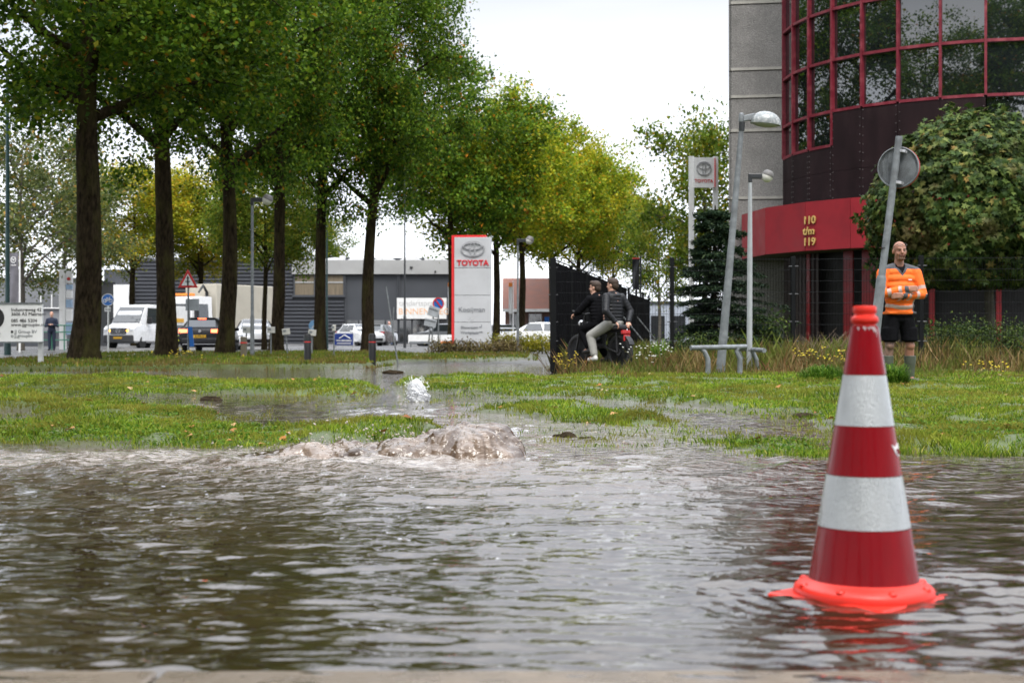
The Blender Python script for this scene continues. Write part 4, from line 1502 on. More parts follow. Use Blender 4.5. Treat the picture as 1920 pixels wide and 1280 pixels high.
turned(MB().box(((x0 + x1) / 2, 4.92, 7.75), (2.84, 6.56, 15.4))).build('tower_core', M_JOINT, off)
for a_, b_ in zip(zj[:-1], zj[1:]):
    turned(MB().box(((x0 + x1) / 2, 1.65, (a_ + b_) / 2), (2.9, 0.1, b_ - a_ - 0.03))).build('concrete_panel', M_CONC, off, bevel=0.01)
    turned(MB().box(((x0 + x1) / 2, 1.625, a_ + 0.055), (2.92, 0.1, 0.085))).build('joint_band', mat('pale_concrete_band', (0.33, 0.315, 0.28), 0.9, var=0.2, vscale=6), off)
    turned(MB().box((x0 - 0.03, 4.96, (a_ + b_) / 2), (0.1, 6.5, b_ - a_ - 0.03))).build('concrete_panel', M_CONC, off, bevel=0.01)
# roof and back of the block, so that it is a whole building
MB().box((2.6, 6.5, 6.9), (7.0, 6.0, 13.7)).build('rear_block', M_CONC, off)
for i in range(len(TH) - 1):
    facet(MB(), TH[i], TH[i + 1], 14.32, 14.8, TR + 0.08, 0.5, gap=0.003).build('parapet', M_RED, off)

# ------------------------------------------------------------------ wire fence
M_WIRE = mat('black_coated_wire', (0.006, 0.0065, 0.007), 0.6, ior=1.2)
fd = [(1037, 26.6), (1260, 26.4), (1487, 26.1), (1727, 25.8), (1985, 25.5), (2240, 25.2)]
fe = thing('wire_fence', 'black welded wire fence with square posts across the lot', 'fence', (gx(1037, 26.6), 26.6, 0.03))
fp = [Vector((gx(px, d) - gx(1037, 26.6), d - 26.6, 0)) for px, d in fd]
for i, p in enumerate(fp):
    w = 0.11 if i == 0 else 0.075
    po = MB().box((p.x, p.y, 1.03), (w, w, 2.1)).build('post', M_WIRE, fe, bevel=0.006)
    for zz in (0.55, 0.9, 1.4, 1.9):
        for sx in (-1, 1):
            MB().tube([(p.x + sx * 0.03, p.y - 0.03, zz), (p.x + sx * 0.09, p.y - 0.05, zz)], [0.014, 0.01], 6).build('clamp', M_DARKSTEEL, po)
for a_, b_ in zip(fp[:-1], fp[1:]):
    mb = MB()
    n = int((b_ - a_).length / 0.05)
    for k in range(1, n):
        q = a_.lerp(b_, k / n)
        mb.tube([(q.x, q.y, 0.03), (q.x, q.y, 2.06)], 0.0028, 3, cap=False)
    for k in range(11):
        z = 0.06 + k * 0.197
        for dy in (-0.008, 0.008):
            mb.tube([(a_.x, a_.y + dy, z), (b_.x, b_.y + dy, z)], 0.0035, 3, cap=False)
    tag(mb.build('wire_mesh', M_WIRE, fe), kind='stuff')

# black screened fence running back from the corner
M_SCREEN = mat('black_screen_fabric', (0.006, 0.006, 0.007), 0.9, ior=1.08, var=0.4, vscale=3, bump=0.5, bscale=8, stretch=(1, 1, 0.3))
sf0, sf1 = Vector((gx(1037, 26.6), 26.6, 0)), Vector((4.75, 50, 0))
sf = thing('screen_fence', 'black screened fence running back from the corner post', 'fence', sf0)
nsp = 9
u = (sf1 - sf0) / nsp
nrm_ = Vector((-u.y, u.x, 0)).normalized()
for i in range(nsp):
    a_, b_ = u * i, u * (i + 1)
    MB().box((a_.x, a_.y, 1.05), (0.07, 0.07, 2.1)).build('post', M_WIRE, sf)
    k = 14
    for q in range(k):                                     # upright strips of the screen
        s0, s1 = a_.lerp(b_, 0.01 + 0.98 * q / k), a_.lerp(b_, 0.01 + 0.98 * (q + 0.985) / k)
        top = 2.06 - (0.10 * rdm.random() if i == 4 else 0.015 * rdm.random()) - (0.12 if i > 5 else 0)
        if i == 5 and q > 10:
            continue
        o = nrm_ * (0.003 * (q % 2))
        t_ = nrm_ * 0.006
        MB().hexa([s0 + o, s1 + o, s1 + o + t_, s0 + o + t_] + [p + Vector((0, 0, top)) for p in (s0 + o, s1 + o, s1 + o + t_, s0 + o + t_)]).build('screen_strip', M_SCREEN, sf)
    MB().tube([a_ + Vector((0, 0, 2.085)), b_ + Vector((0, 0, 2.085 - (0.12 if i > 5 else 0)))], 0.012, 5).build('top_rail', M_WIRE, sf)
    # rear bracing stay
    if i in (5, 7):
        MB().tube([a_ + Vector((0.0, 0, 1.3)), a_ + Vector((1.1, 0.3, 0.0))], 0.02, 6).build('stay', M_STEEL, sf)
MB().box((u.x * nsp, u.y * nsp, 1.05), (0.07, 0.07, 2.1)).build('post', M_WIRE, sf)

# ------------------------------------------------------------------ traffic cone
M_CONE = mat('fluorescent_orange_rubber', (0.66, 0.022, 0.009), 0.4, var=0.1, stain=(0.6, 0.03, 0.015), stain_amt=0.4, stain_scale=9, emit=None)
M_FOILR = mat('red_reflective_foil', (0.19, 0.0008, 0.004), 0.18, ior=1.25, var=0.14, vscale=9, coat=0.0, bump=0.1, bscale=14, stain=(0.13, 0.002, 0.005), stain_amt=0.45, stain_scale=12, stretch=(1, 1, 0.3))
M_FOILW = mat('white_reflective_foil', (0.40, 0.42, 0.42), 0.3, 0.25, var=0.12, vscale=9, coat=0.6, bump=0.35, bscale=330, stain=(0.3, 0.31, 0.31), stain_amt=0.5, stain_scale=14, stretch=(1, 1, 0.4))
CD = 3.75
cs = F / CD
cone = thing('traffic_cone', 'red and white striped traffic cone standing in the flood water', 'cone', (gx(1619, CD), CD, 0.0), (0, R(0.25), 0))


def czz(py):
    return CZ - (py - HY) / cs


def cr_(py):
    return 0.053 + (py - 702) * (0.139 - 0.053) / (1085 - 702)


MB().lathe([(cr_(1088) - 0.004, czz(1088)), (cr_(608) - 0.003, czz(608)), (0.0345, czz(604)), (0.036, czz(600)), (0.0345, czz(595)), (0.028, czz(592)), (0.0275, czz(588)), (0.0305, czz(585)), (0.0305, czz(577)), (0.0285, czz(573.5)), (0.018, czz(573)), (0.016, czz(600))],
           48).build('cone_body', M_CONE, cone, True)
for y0_, y1_, m_ in ((610, 702, M_FOILR), (702, 797, M_FOILW), (797, 888, M_FOILR), (888, 985, M_FOILW), (985, 1084, M_FOILR)):
    MB().lathe([(cr_(y1_ - 0.6) - 0.0005, czz(y1_ - 0.6)), (cr_(y1_ - 0.6) + 0.0022, czz(y1_ - 0.9)), (cr_(y0_ + 0.6) + 0.0022, czz(y0_ + 0.9)), (cr_(y0_ + 0.6) - 0.0005, czz(y0_ + 0.6))], 64).build('reflective_band', m_, cone, True)
MB().lathe([(0.150, -0.02), (0.179, -0.012), (0.181, 0.006), (0.178, 0.018), (0.170, 0.026), (0.152, 0.032), (0.1385, 0.042), (0.12, 0.04)], 64).build('collar', M_CONE, cone, True)
b = MB().box((0, 0, -0.012), (0.36, 0.36, 0.028), (0, 0, R(43)))
b.build('base_plate', M_CONE, cone, bevel=0.012)
for k in range(8):
    a = k * math.pi / 4 + 0.2
    MB().ell((0.165 * math.cos(a), 0.165 * math.sin(a), 0.026), (0.012, 0.012, 0.008), 10).build('stud', M_CONE, cone, True)
# white winged maker's mark on the middle red band, wrapped on the curve
M_MARK = mat('white_print', (0.7, 0.68, 0.68), 0.5)


def on_cone(ang, py, dr=0.0035):
    r = cr_(py) + dr
    return (r * math.sin(ang), -r * math.cos(ang), czz(py))


mk = MB()
for a0, a1, ya, yb in ((0.72, 1.30, 0, 0),):
    top_ = [(0.70, 829), (0.78, 832), (0.86, 833.5), (0.96, 833), (1.04, 831), (1.2, 829), (1.34, 828)]
    bot = [(0.70, 830), (0.78, 838), (0.86, 846), (0.96, 850), (1.04, 853), (1.2, 849), (1.34, 850)]
    for i in range(len(top_) - 1):
        mk.add([on_cone(*top_[i]), on_cone(*top_[i + 1]), on_cone(*bot[i + 1]), on_cone(*bot[i]),
                on_cone(*top_[i], 0.002), on_cone(*top_[i + 1], 0.002), on_cone(*bot[i + 1], 0.002), on_cone(*bot[i], 0.002)],
               [(0, 1, 2, 3), (4, 7, 6, 5), (0, 4, 5, 1), (3, 2, 6, 7)])
mk.build('emblem', M_MARK, cone)
rm = MB()
for (a, y0_) in ((0.95, 838), (1.06, 838), (1.14, 839)):
    p, q = Vector(on_cone(a - 0.02, y0_, 0.0042)), Vector(on_cone(a + 0.03, y0_ + 10, 0.0042))
    rm.tube([p, q], 0.0016, 5)
rm.build('emblem_strokes', M_FOILR, cone)
# foil worn through to white below the tip, and mud splashed round the foot
wr_rnd = random.Random(21)
for (a, y0_, w_, h_) in ((-0.25, 613, 0.16, 7), (0.05, 614, 0.1, 5), (0.42, 613, 0.2, 11), (0.62, 617, 0.09, 15), (-0.7, 614, 0.12, 6), (0.2, 613, 0.08, 4)):
    w2 = MB()
    pts = [(a - w_, y0_), (a - w_ * 0.2, y0_ - 1), (a + w_, y0_ + 1), (a + w_ * 0.6, y0_ + h_ * 0.5), (a + w_ * 0.3, y0_ + h_), (a - w_ * 0.3, y0_ + h_ * 0.45)]
    w2.add([on_cone(p, q, 0.0032) for p, q in pts] + [on_cone(p, q, 0.0012) for p, q in pts], [tuple(range(6)), tuple(range(11, 5, -1))] + [(i, i + 6, (i + 1) % 6 + 6, (i + 1) % 6) for i in range(6)])
    w2.build('worn_patch', mat('worn_foil', (0.4, 0.3, 0.3), 0.6), cone)

# ------------------------------------------------------------------ leaning street lamps, rails, sign posts on the right
def lean_pole(mb, p0, p1, prof, n=14):
    """prof: [(t, r)]"""
    p0, p1 = Vector(p0), Vector(p1)
    mb.tube([p0.lerp(p1, t) for t, r in prof], [r for t, r in prof], n)
    return mb


LD = 22.0
p0 = at(1349, 703, LD)
lp = thing('street_lamp', 'tall leaning galvanised street lamp with a domed head', 'street lamp', p0)
tp = at(1391, 232, LD) - p0
lean_pole(MB(), (0, 0, -0.1), tp, [(0, 0.075), (0.1, 0.068), (0.98, 0.037), (1, 0.034)]).build('pole', M_STEEL, lp, True)
lean_pole(MB(), tp - Vector((0.004, 0, 0.11)), tp + Vector((0.004, 0, 0.02)), [(0, 0.046), (1, 0.046)]).build('sleeve', M_DARKSTEEL, lp, True)
hd = tp + Vector((0.0, 0, 0.07))
MB().cap(hd + Vector((-0.01, 0, -0.03)), hd + Vector((-0.005, 0, 0.06)), 0.042, 0.04).build('joint', M_STEEL, lp, True)
MB().hexa([hd + Vector(q) for q in [(0.02, -0.04, -0.04), (0.16, -0.05, -0.02), (0.16, 0.05, -0.02), (0.02, 0.04, -0.04), (0.02, -0.03, 0.05), (0.2, -0.05, 0.09), (0.2, 0.05, 0.09), (0.02, 0.03, 0.05)]]).build('arm', M_STEEL, lp, bevel=0.01)
M_DOME = mat('weathered_lamp_dome', (0.2, 0.215, 0.215), 0.4, 0.2, var=0.2, vscale=10, stain=(0.5, 0.5, 0.48), stain_amt=0.9, stain_scale=22)
MB().ell(hd + Vector((0.36, 0, -0.06)), (0.235, 0.17, 0.18), 24, (0, R(6), 0), zmin=-0.12).build('lamp_dome', M_DOME, lp, True)
MB().ell(hd + Vector((0.36, 0, -0.075)), (0.2, 0.14, -0.05), 20, (0, R(6), 0), zmin=0).build('lamp_glass', mat('milky_lens', (0.35, 0.35, 0.34), 0.2), lp, True)

p0 = at(1405, 692, 23.2)
lp = thing('street_lamp', 'short straight street lamp with round head beside the leaning lamp', 'street lamp', p0)
tp = at(1406.5, 340, 23.2) - p0
lean_pole(MB(), (0, 0, -0.1), tp, [(0, 0.048), (0.6, 0.042), (1, 0.03)]).build('pole', mat('pale_galvanised', (0.34, 0.355, 0.36), 0.45, 0.3, 0.15), lp, True)


def ball_lamp(lp, tp, k=1.0, tilt=0):
    MB().box(tp + Vector((0.09 * k, 0, 0.08 * k)), (0.2 * k, 0.075 * k, 0.075 * k)).build('arm', M_DARKSTEEL, lp, bevel=0.008)
    MB().box(tp + Vector((0.0, 0, 0.05 * k)), (0.06 * k, 0.07 * k, 0.14 * k)).build('bracket', M_DARKSTEEL, lp, bevel=0.008)
    m3 = Euler((0, R(25), 0)).to_matrix()
    c = tp + Vector((0.28 * k, 0, 0.085 * k))
    MB().lathe([(0.001, 0.1 * k), (0.05 * k, 0.092 * k), (0.085 * k, 0.06 * k), (0.1 * k, 0.0), (0.098 * k, -0.005)], 18, c, 0, m3).build('lamp_cap', mat('lamp_cap_grey', (0.1, 0.095, 0.09), 0.5), lp, True)
    MB().lathe([(0.096 * k, 0.0), (0.092 * k, -0.03 * k), (0.07 * k, -0.075 * k), (0.035 * k, -0.098 * k), (0.001, -0.102 * k)], 18, c, 0, m3).build('lamp_bowl', mat('opal_bowl', (0.62, 0.6, 0.56), 0.25), lp, True)


ball_lamp(lp, tp, 1.0)

# bicycle leaning rails
for (lb, a_, b_, d0, d1, legs, gname) in [
    ('front galvanised bicycle rail in front of the leaning lamp', (1295, 652), (1399, 650), 21.2, 21.6, ((1318, 702, -1), (1378, 694, 1)), None),
    ('rear galvanised bicycle rail slanting away right of the leaning lamp', (1384, 653), (1433, 657), 23.9, 22.6, ((1383, 690, 1), (1411, 690, -1)), None)]:
    pa, pb = at(*a_, d0), at(*b_, d1)
    base = Vector((pa.x, pa.y, 0.03))
    rl = thing('bicycle_rail', lb, 'bicycle rail', base, group='galvanised bicycle rails')
    MB().tube([pa - base, pa.lerp(pb, .5) - base, pb - base], 0.037, 12).build('rail', M_STEEL, rl, True)
    for (px, py, sg) in legs:
        t = (px - a_[0]) / (b_[0] - a_[0])
        q = pa.lerp(pb, t) - base
        MB().tube([q + Vector((-sg * -0.06, 0, 0.0)), q + Vector((0.02, 0, -0.06)), q + Vector((0.07 , 0, -0.17)), q + Vector((0.075, 0, -0.3)), Vector((q.x + 0.055, q.y, -0.1))], [0.034, 0.036, 0.038, 0.04, 0.042], 10).build('leg', M_STEEL, rl, True)

# round sign seen from the back on a leaning post
SD = 17.2
p0 = at(1628, 722, SD)
sg = thing('round_sign', 'back of a round road sign on a leaning grey post before the standing man', 'road sign', p0)
pc, pt = at(1653, 517, SD) - p0, at(1686, 256, SD) - p0
lean_pole(MB(), (0, 0, -0.1), pc, [(0, 0.064), (0.6, 0.062), (0.97, 0.060), (1, 0.05)]).build('post_foot', M_STEEL, sg, True)
lean_pole(MB(), pc - Vector((0, 0, 0.02)), pt, [(0, 0.044), (1, 0.042)]).build('post', M_STEEL, sg, True)
lean_pole(MB(), pc + Vector((0.013, 0, 0.33)), pc + Vector((0.0135, 0, 0.336)), [(0, 0.047), (1, 0.047)]).build('post_band', M_BLACK, sg, True)
ax = (pt - pc).normalized()
ctr = at(1687, 313, SD) - p0 + Vector((0, 0.06, 0))
mrot = Matrix.Rotation(R(-28), 3, 'Z') @ Matrix.Rotation(R(7), 3, 'Y')
M_SIGNBACK = mat('aluminium_sign_back', (0.36, 0.38, 0.4), 0.45, 0.3, var=0.15, vscale=6, stain=(0.25, 0.26, 0.27), stain_amt=0.6, stain_scale=5)


def disc(mb, c, r, y0_, y1_, mrot, r2=None, n=40):
    r2 = r if r2 is None else r2
    pr = [(r, y0_), (r2, y1_)]
    m3 = mrot @ Matrix.Rotation(R(-90), 3, 'X')
    return mb.lathe(pr, n, c, 0, m3)


disc(MB(), ctr, 0.232, 0.0, 0.012, mrot).build('sign_plate', M_SIGNBACK, sg)
m3 = mrot @ Matrix.Rotation(R(-90), 3, 'X')
MB().lathe([(0.236, 0.016), (0.246, 0.014), (0.248, -0.018), (0.24, -0.022), (0.234, -0.02), (0.234, 0.0)], 48, ctr, 0, m3).build('rim', M_STEEL, sg, True)
MB().lathe([(0.247, 0.017), (0.251, 0.016), (0.251, 0.03), (0.2, 0.031), (0.0001, 0.031)], 48, ctr, 0, m3).build('sign_face', M_SIGNRED, sg, True)
for s in (-0.19, 0.19):
    q = ctr + ax * s
    lean_pole(MB(), q - ax * 0.017 + Vector((0, -0.06, 0)), q + ax * 0.017 + Vector((0, -0.06, 0)), [(0, 0.05), (1, 0.05)]).build('clamp', M_CHROME, sg, True)
    MB().box(q + Vector((0, -0.015, 0)), (0.16, 0.02, 0.034), mrot).build('bracket', M_CHROME, sg)
# ------------------------------------------------------------------ far buildings
M_RIBDARK = mat('dark_grey_cladding', (0.055, 0.058, 0.068), 0.5, var=0.1, vscale=0.5)
M_SLATE = mat('slate_panel', (0.05, 0.054, 0.062), 0.5, var=0.08, vscale=0.6)
M_FASCIA = mat('light_grey_fascia', (0.33, 0.33, 0.325), 0.6, var=0.08, vscale=0.5, stain=(0.26, 0.26, 0.25), stain_amt=0.5, stain_scale=0.6)
M_CURTAIN = mat('tan_curtain', (0.16, 0.13, 0.09), 0.9, var=0.4, vscale=8, stretch=(4, 1, 0.1))
M_PAVE = M_FASCIA
HD = 120.0


def hx(px):
    return gx(px, HD)


def hzv(py):
    return gz(py, HD)


hall = thing('industrial_hall', 'dark grey industrial hall with light fascia behind the oaks', 'building', (hx(540), HD, 0))
ox = hx(540)


def wall(name, px0, px1, py0, py1, m_, y0_=0.0, th=0.3, **kw):
    x0_, x1_ = hx(px0) - ox, hx(px1) - ox
    z0_, z1_ = hzv(py1), hzv(py0)
    return MB().box(((x0_ + x1_) / 2, y0_ + th / 2, (z0_ + z1_) / 2), (x1_ - x0_, th, z1_ - z0_)).build(name, m_, hall, **kw)


wall('wall', 243, 596, 484, 655, M_RIBDARK, 0.1)
mb = MB()
for k in range(24):
    py = 486 + k * 7.0
    z = hzv(py)
    if z < 0.1:
        break
    if py < 514 or py > 557:
        mb.prism([(0.1, z), (-0.06, z - 0.05), (-0.06, z - 0.2), (0.1, z - 0.24)], hx(254) - ox, hx(645 if py > 557 else 549) - ox, 'x')
    else:
        mb.prism([(0.1, z), (-0.06, z - 0.05), (-0.06, z - 0.2), (0.1, z - 0.24)], hx(254) - ox, hx(549) - ox, 'x')
tag(mb.build('cladding_ribs', M_RIBDARK, hall), kind='stuff')
wall('wall', 596, 848, 516, 655, M_SLATE, 0.1)
wall('fascia', 548, 848, 488, 514, M_FASCIA, -0.25)
wall('roof_edge', 300, 850, 476, 486, M_SLATE, 6.0, 1.0)
MB().box(((hx(243) + hx(848)) / 2 - ox, 12, 3.5), (hx(848) - hx(243), 23.4, 6.9)).build('hall_body', M_SLATE, hall)
wall('window', 552, 645, 516, 553, M_CURTAIN, -0.02, 0.1)
for q in (552, 590, 612, 645):
    wall('window_bar', q - 1.2, q + 1.2, 514, 556, M_SLATE, -0.12, 0.1)
wall('window_bar', 552, 645, 528, 530.5, M_FASCIA, -0.06, 0.04)
wall('window_sill', 548, 648, 553, 557, M_SLATE, -0.2, 0.2)
for a_ in range(8):
    p_ = 648 + a_ * 25
    wall('shop_window', p_ + 1, p_ + 23, 600, 640, M_GLASS, 0.0, 0.09, bevel=0)
for p_ in (647, 745, 748):
    wall('downpipe', p_, p_ + 1.5, 514, 640, M_SLATE, -0.1, 0.1)
for i, p_ in enumerate((570, 637, 707, 773, 798)):
    wall('roof_vent', p_ - 5, p_ + 5, 477, 489, M_WHITE, 1.5 + i * 0.2, 0.6)
for p_ in (620, 665, 715, 765, 815):
    x_ = hx(p_) - ox
    MB().lathe([(1.1, 0), (1.0, 0.25), (0.7, 0.42), (0.001, 0.5)], 16, (x_, 3.0, hzv(489) - 0.05)).build('skylight', M_FASCIA, hall, True)
wall('wall_lamp', 769, 774, 500, 503, M_BLACK, -0.35, 0.1)
wall('wall_lamp', 815, 818, 508, 511, M_BLACK, -0.35, 0.1)
wall('white_door', 213, 253, 534, 600, M_WHITE, -0.6, 0.5)
wall('side_wing', 195, 254, 505, 655, M_SLATE, 0.0, 6)
wall('base_course', 243, 848, 641, 656, M_SLATE, -0.05, 0.1)
# dental practice banner
ban = thing('wall_banner', 'white banner with grey and orange lettering on the grey hall', 'banner', (hx(791), HD - 0.16, hzv(578)))
MB().box((0, 0, 0), (hx(838) - hx(745), 0.06, hzv(558) - hzv(597))).build('board', M_WHITE, ban)
lettering('tandartspraktijk', 0.62, mat('pale_grey_letter', (0.45, 0.45, 0.44), 0.6), ban, (-1.9, -0.035, 0.22), extrude=0.005)
lettering('BINNENWEG', 0.72, mat('pale_orange_letter', (0.75, 0.42, 0.22), 0.6), ban, (-1.95, -0.035, -0.5), extrude=0.005)

# left grey shop building
lb_ = thing('showroom_building', 'grey clad showroom with ribbon window behind the left sign board', 'building', (gx(70, 92), 92, 0))
MB().box((-1.6, 4, 2.1), (8.5, 8, 4.3)).build('wall', mat('mid_grey_cladding', (0.17, 0.175, 0.185), 0.6, var=0.08, vscale=0.7), lb_)
MB().box((0.85, -0.02, 2.9), (1.15, 0.1, 0.78)).build('window', M_GLASS, lb_)
for x_ in (0.25, 0.95, 1.45):
    MB().box((x_, -0.05, 2.9), (0.06, 0.12, 0.86)).build('window_bar', M_WHITE, lb_)
MB().box((0.85, -0.08, 2.46), (1.4, 0.16, 0.07)).build('window_sill', M_WHITE, lb_)
MB().box((-1.6, 4, 4.32), (8.7, 8.2, 0.16)).build('roof', M_SLATE, lb_)
MB().box((-1.6, -0.04, 0.5), (8.3, 0.06, 0.9)).build('plinth', M_SLATE, lb_)

# brick house
M_BRICK = mat('brown_brick', (0.16, 0.09, 0.065), 0.85, var=0.25, vscale=3, bump=0.4, bscale=20)
M_ROOF = mat('red_brown_roof_tile', (0.2, 0.085, 0.06), 0.75, var=0.18, vscale=2)
HB_ = 112.0
bh = thing('brick_house', 'brown brick house with red tiled roof right of the pylon', 'house', (gx(1000, HB_), HB_, 0))
s_ = HB_ / F
MB().box((0.6, 4, 1.35), (5.6, 7.4, 2.75)).build('wall', M_BRICK, bh)
for k in range(13):
    t = k / 13
    y_, z_ = -0.55 + 4.6 * t, 2.75 + 2.55 * t
    MB().box((0.6, y_ + 0.2, z_ + 0.08), (6.0, 0.5, 0.07), (R(29), 0, 0)).build('roof_tile_course', M_ROOF, bh)
MB().prism([(-0.5, 2.72), (4.1, 5.25), (8.6, 2.72)], -2.3, 3.5, 'x').build('roof', M_ROOF, bh)
MB().box((0.6, -0.6, 2.66), (6.0, 0.16, 0.22)).build('gutter', M_WHITE, bh)
for x_ in (-1.35, 0.15):
    w_ = MB().box((x_, 0.27, 1.75), (0.95, 0.1, 1.3)).build('window', M_GLASS, bh)
    for dx in (-0.47, 0, 0.47):
        MB().box((x_ + dx, 0.2, 1.75), (0.07, 0.1, 1.36)).build('frame', M_WHITE, w_)
    MB().box((x_, 0.18, 1.05), (1.1, 0.16, 0.08)).build('sill', M_WHITE, w_)
dd = MB().box((1.35, 0.22, 1.1), (0.95, 0.14, 2.15)).build('door', M_BLUE, bh)
MB().box((1.55, 0.12, 1.45), (0.4, 0.04, 0.42)).build('panel', M_WHITE, dd)
MB().box((1.55, 0.09, 1.45), (0.2, 0.03, 0.2)).build('panel_print', M_BLKTXT, dd)
MB().box((-0.9, -0.8, 0.9), (1.7, 0.1, 0.85)).build('blue_banner', M_BLUE, bh)
MB().box((0.6, 0.25, 0.25), (5.62, 0.12, 0.5)).build('plinth', M_SLATE, bh)
# far pale hall behind the fence
fh = thing('warehouse', 'pale grey warehouse far behind the wire fence', 'building', (gx(1290, 105), 105, 0))
MB().box((0.2, 4, 1.5), (6.2, 8, 3.1)).build('wall', mat('pale_blue_cladding', (0.32, 0.35, 0.4), 0.6), fh)
MB().box((0.2, 4, 3.12), (6.4, 8.2, 0.18)).build('roof', M_SLATE, fh)
for k in range(4):
    MB().box((-2.2 + k * 1.5, -0.03, 1.3), (1.0, 0.1, 1.7)).build('window', M_GLASS, fh)

# ------------------------------------------------------------------ pylon signs
M_PYL = mat('pearl_aluminium', (0.5, 0.505, 0.51), 0.35, 0.25, var=0.04, vscale=1, stain=(0.44, 0.44, 0.44), stain_amt=0.4)
M_PYLRED = mat('signal_red_sheet', (0.62, 0.03, 0.03), 0.4, var=0.06)
M_LOGORED = mat('red_lettering', (0.5, 0.012, 0.02), 0.4, var=0.05)


def emblem(parent, c, w, name='emblem', asp=0.66, dep=0.05):
    """three interlocking ovals, upright in the xz plane"""
    x_, y_, z_ = c
    h = w * asp
    MB().ring((x_, y_, z_), w / 2, h / 2, w * 0.055, dep, 40).build(name, M_CHROME, parent, True)
    MB().ring((x_, y_ - 0.01, z_ + h * 0.17), w * 0.40, h * 0.24, w * 0.045, dep, 36).build(name, M_CHROME, parent, True)
    MB().ring((x_, y_ - 0.02, z_ - h * 0.015), w * 0.125, h * 0.46, w * 0.045, dep, 36).build(name, M_CHROME, parent, True)


PD = 75.0
py_ = thing('pylon_sign', 'tall white pylon sign with red edge and chrome oval emblem', 'sign', (gx(887, PD), PD, 0.05), (0, 0, R(-4)))
s_ = PD / F
W_ = 69 * s_
zt = gz(445, PD) - 0.05
zs = [0.0, gz(604, PD) - 0.05, gz(554, PD) - 0.05, gz(503, PD) - 0.05, zt]
for a_, b_ in zip(zs[:-1], zs[1:]):
    MB().box((0, 0, (a_ + b_) / 2), (W_, 0.4, b_ - a_ - 0.025)).build('face_panel', M_PYL, py_, bevel=0.01)
MB().box((0, 0.02, zt / 2), (W_ - 0.06, 0.34, zt - 0.05)).build('core', M_SLATE, py_)
MB().box((-W_ / 2 - 0.08, 0.12, (zt + 0.1) / 2), (0.14, 0.5, zt + 0.1)).build('red_edge', M_PYLRED, py_)
MB().box((-0.14, 0.14, zt + 0.06), (W_ - 0.26, 0.46, 0.1)).build('red_top', M_PYLRED, py_)
emblem(py_, (0.0, -0.24, gz(467, PD) - 0.05), 45 * s_)
lettering('TOYOTA', 0.40, M_LOGORED, py_, (0, -0.21, gz(498, PD) - 0.05), extrude=0.03, align='CENTER', bold=0.012, xs=1.0)
lettering('Kooijman', 0.36, M_GREYTXT, py_, (-0.05, -0.21, gz(584.5, PD) - 0.05), extrude=0.015, align='CENTER')
lettering('Showroom', 0.2, M_GREYTXT, py_, (-0.62, -0.21, gz(616, PD) - 0.05), extrude=0.015)
lettering('Werkplaats', 0.2, M_GREYTXT, py_, (-0.62, -0.21, gz(625.5, PD) - 0.05), extrude=0.015)
for zz, up in ((gz(614, PD), 1), (gz(623.5, PD), 0)):
    MB().box((0.4, -0.21, zz - 0.02), (0.14, 0.02, 0.035)).build('arrow', M_GREYTXT, py_)
    if up:
        MB().box((0.46, -0.21, zz + 0.05), (0.035, 0.02, 0.12)).build('arrow', M_GREYTXT, py_)
    else:
        MB().prism([(0.46, zz - 0.07), (0.53, zz - 0.02), (0.46, zz + 0.03)], -0.22, -0.20, 'y').build('arrow', M_GREYTXT, py_)

TD = 52.0
tp_ = thing('twin_pole_sign', 'white sign board with chrome oval emblem raised on two white poles', 'sign', (gx(1320, TD), TD, 0), (0, 0, R(6)))
s_ = TD / F
for sx in (-23, 23):
    MB().box((sx * s_, 0.1, gz(293, TD) / 2), (0.165, 0.165, gz(293, TD))).build('pole', M_WHITE, tp_)
MB().box((0, 0, gz(324, TD)), (40 * s_, 0.2, 56 * s_)).build('board', M_WHITE, tp_)
MB().box((19 * s_ + 0.01, -0.03, gz(324, TD)), (0.03, 0.2, 54 * s_)).build('red_edge', M_PYLRED, tp_)
emblem(tp_, (-0.03, -0.12, gz(317, TD)), 29 * s_, asp=0.92, dep=0.025)
lettering('TOYOTA', 0.165, M_LOGORED, tp_, (-0.03, -0.108, gz(343, TD)), extrude=0.006, align='CENTER', bold=0.003, xs=1.0)

# ------------------------------------------------------------------ roadside board, banners, totem
JD = 30.0
jb = thing('notice_board', 'white firm notice board with address lettering on two posts, far left', 'sign board', (gx(20, JD), JD, 0.02), (0, 0, R(-3)))
s_ = JD / F
zc_ = gz(605, JD) - 0.02
MB().box((0, 0, zc_), (121 * s_, 0.06, 73 * s_)).build('board', M_WHITE, jb, bevel=0.008)
for sx in (-58, 55):
    MB().box((sx * s_, 0.07, (zc_ + 36 * s_) / 2), (0.09, 0.08, zc_ + 36 * s_ + 0.04)).build('post', mat('aluminium_post', (0.5, 0.5, 0.5), 0.4, 0.4), jb)
for zz in (-36.5, 36.5):
    MB().box((0, -0.005, zc_ + zz * s_), (123 * s_, 0.09, 2.6 * s_)).build('edge_trim', M_STEEL, jb)
tx0 = (22 - 20) * s_
for st_, py, sz_ in (('Industrieweg 42', 583.5, 7.6), ('3606 AS Maarssen', 591.5, 7.6), ('085 486 5204', 604, 7.6), ('www.jjgroupbv.nl', 611.5, 7.6), ('JJ Group BV', 624.5, 7.4), ('jj.groupbv', 632, 7.4)):
    dx = 0 if py < 615 else 6.5 * s_
    lettering(st_, sz_ * s_ * 1.18, M_BLKTXT if py < 615 else M_GREYTXT, jb, (tx0 + dx, -0.034, gz(py, JD) - 0.02), extrude=0.003)
MB().box((tx0 + 2 * s_, -0.034, gz(622, JD) - 0.02), (4.2 * s_, 0.008, 4.6 * s_)).build('social_icon', M_BLKTXT, jb)
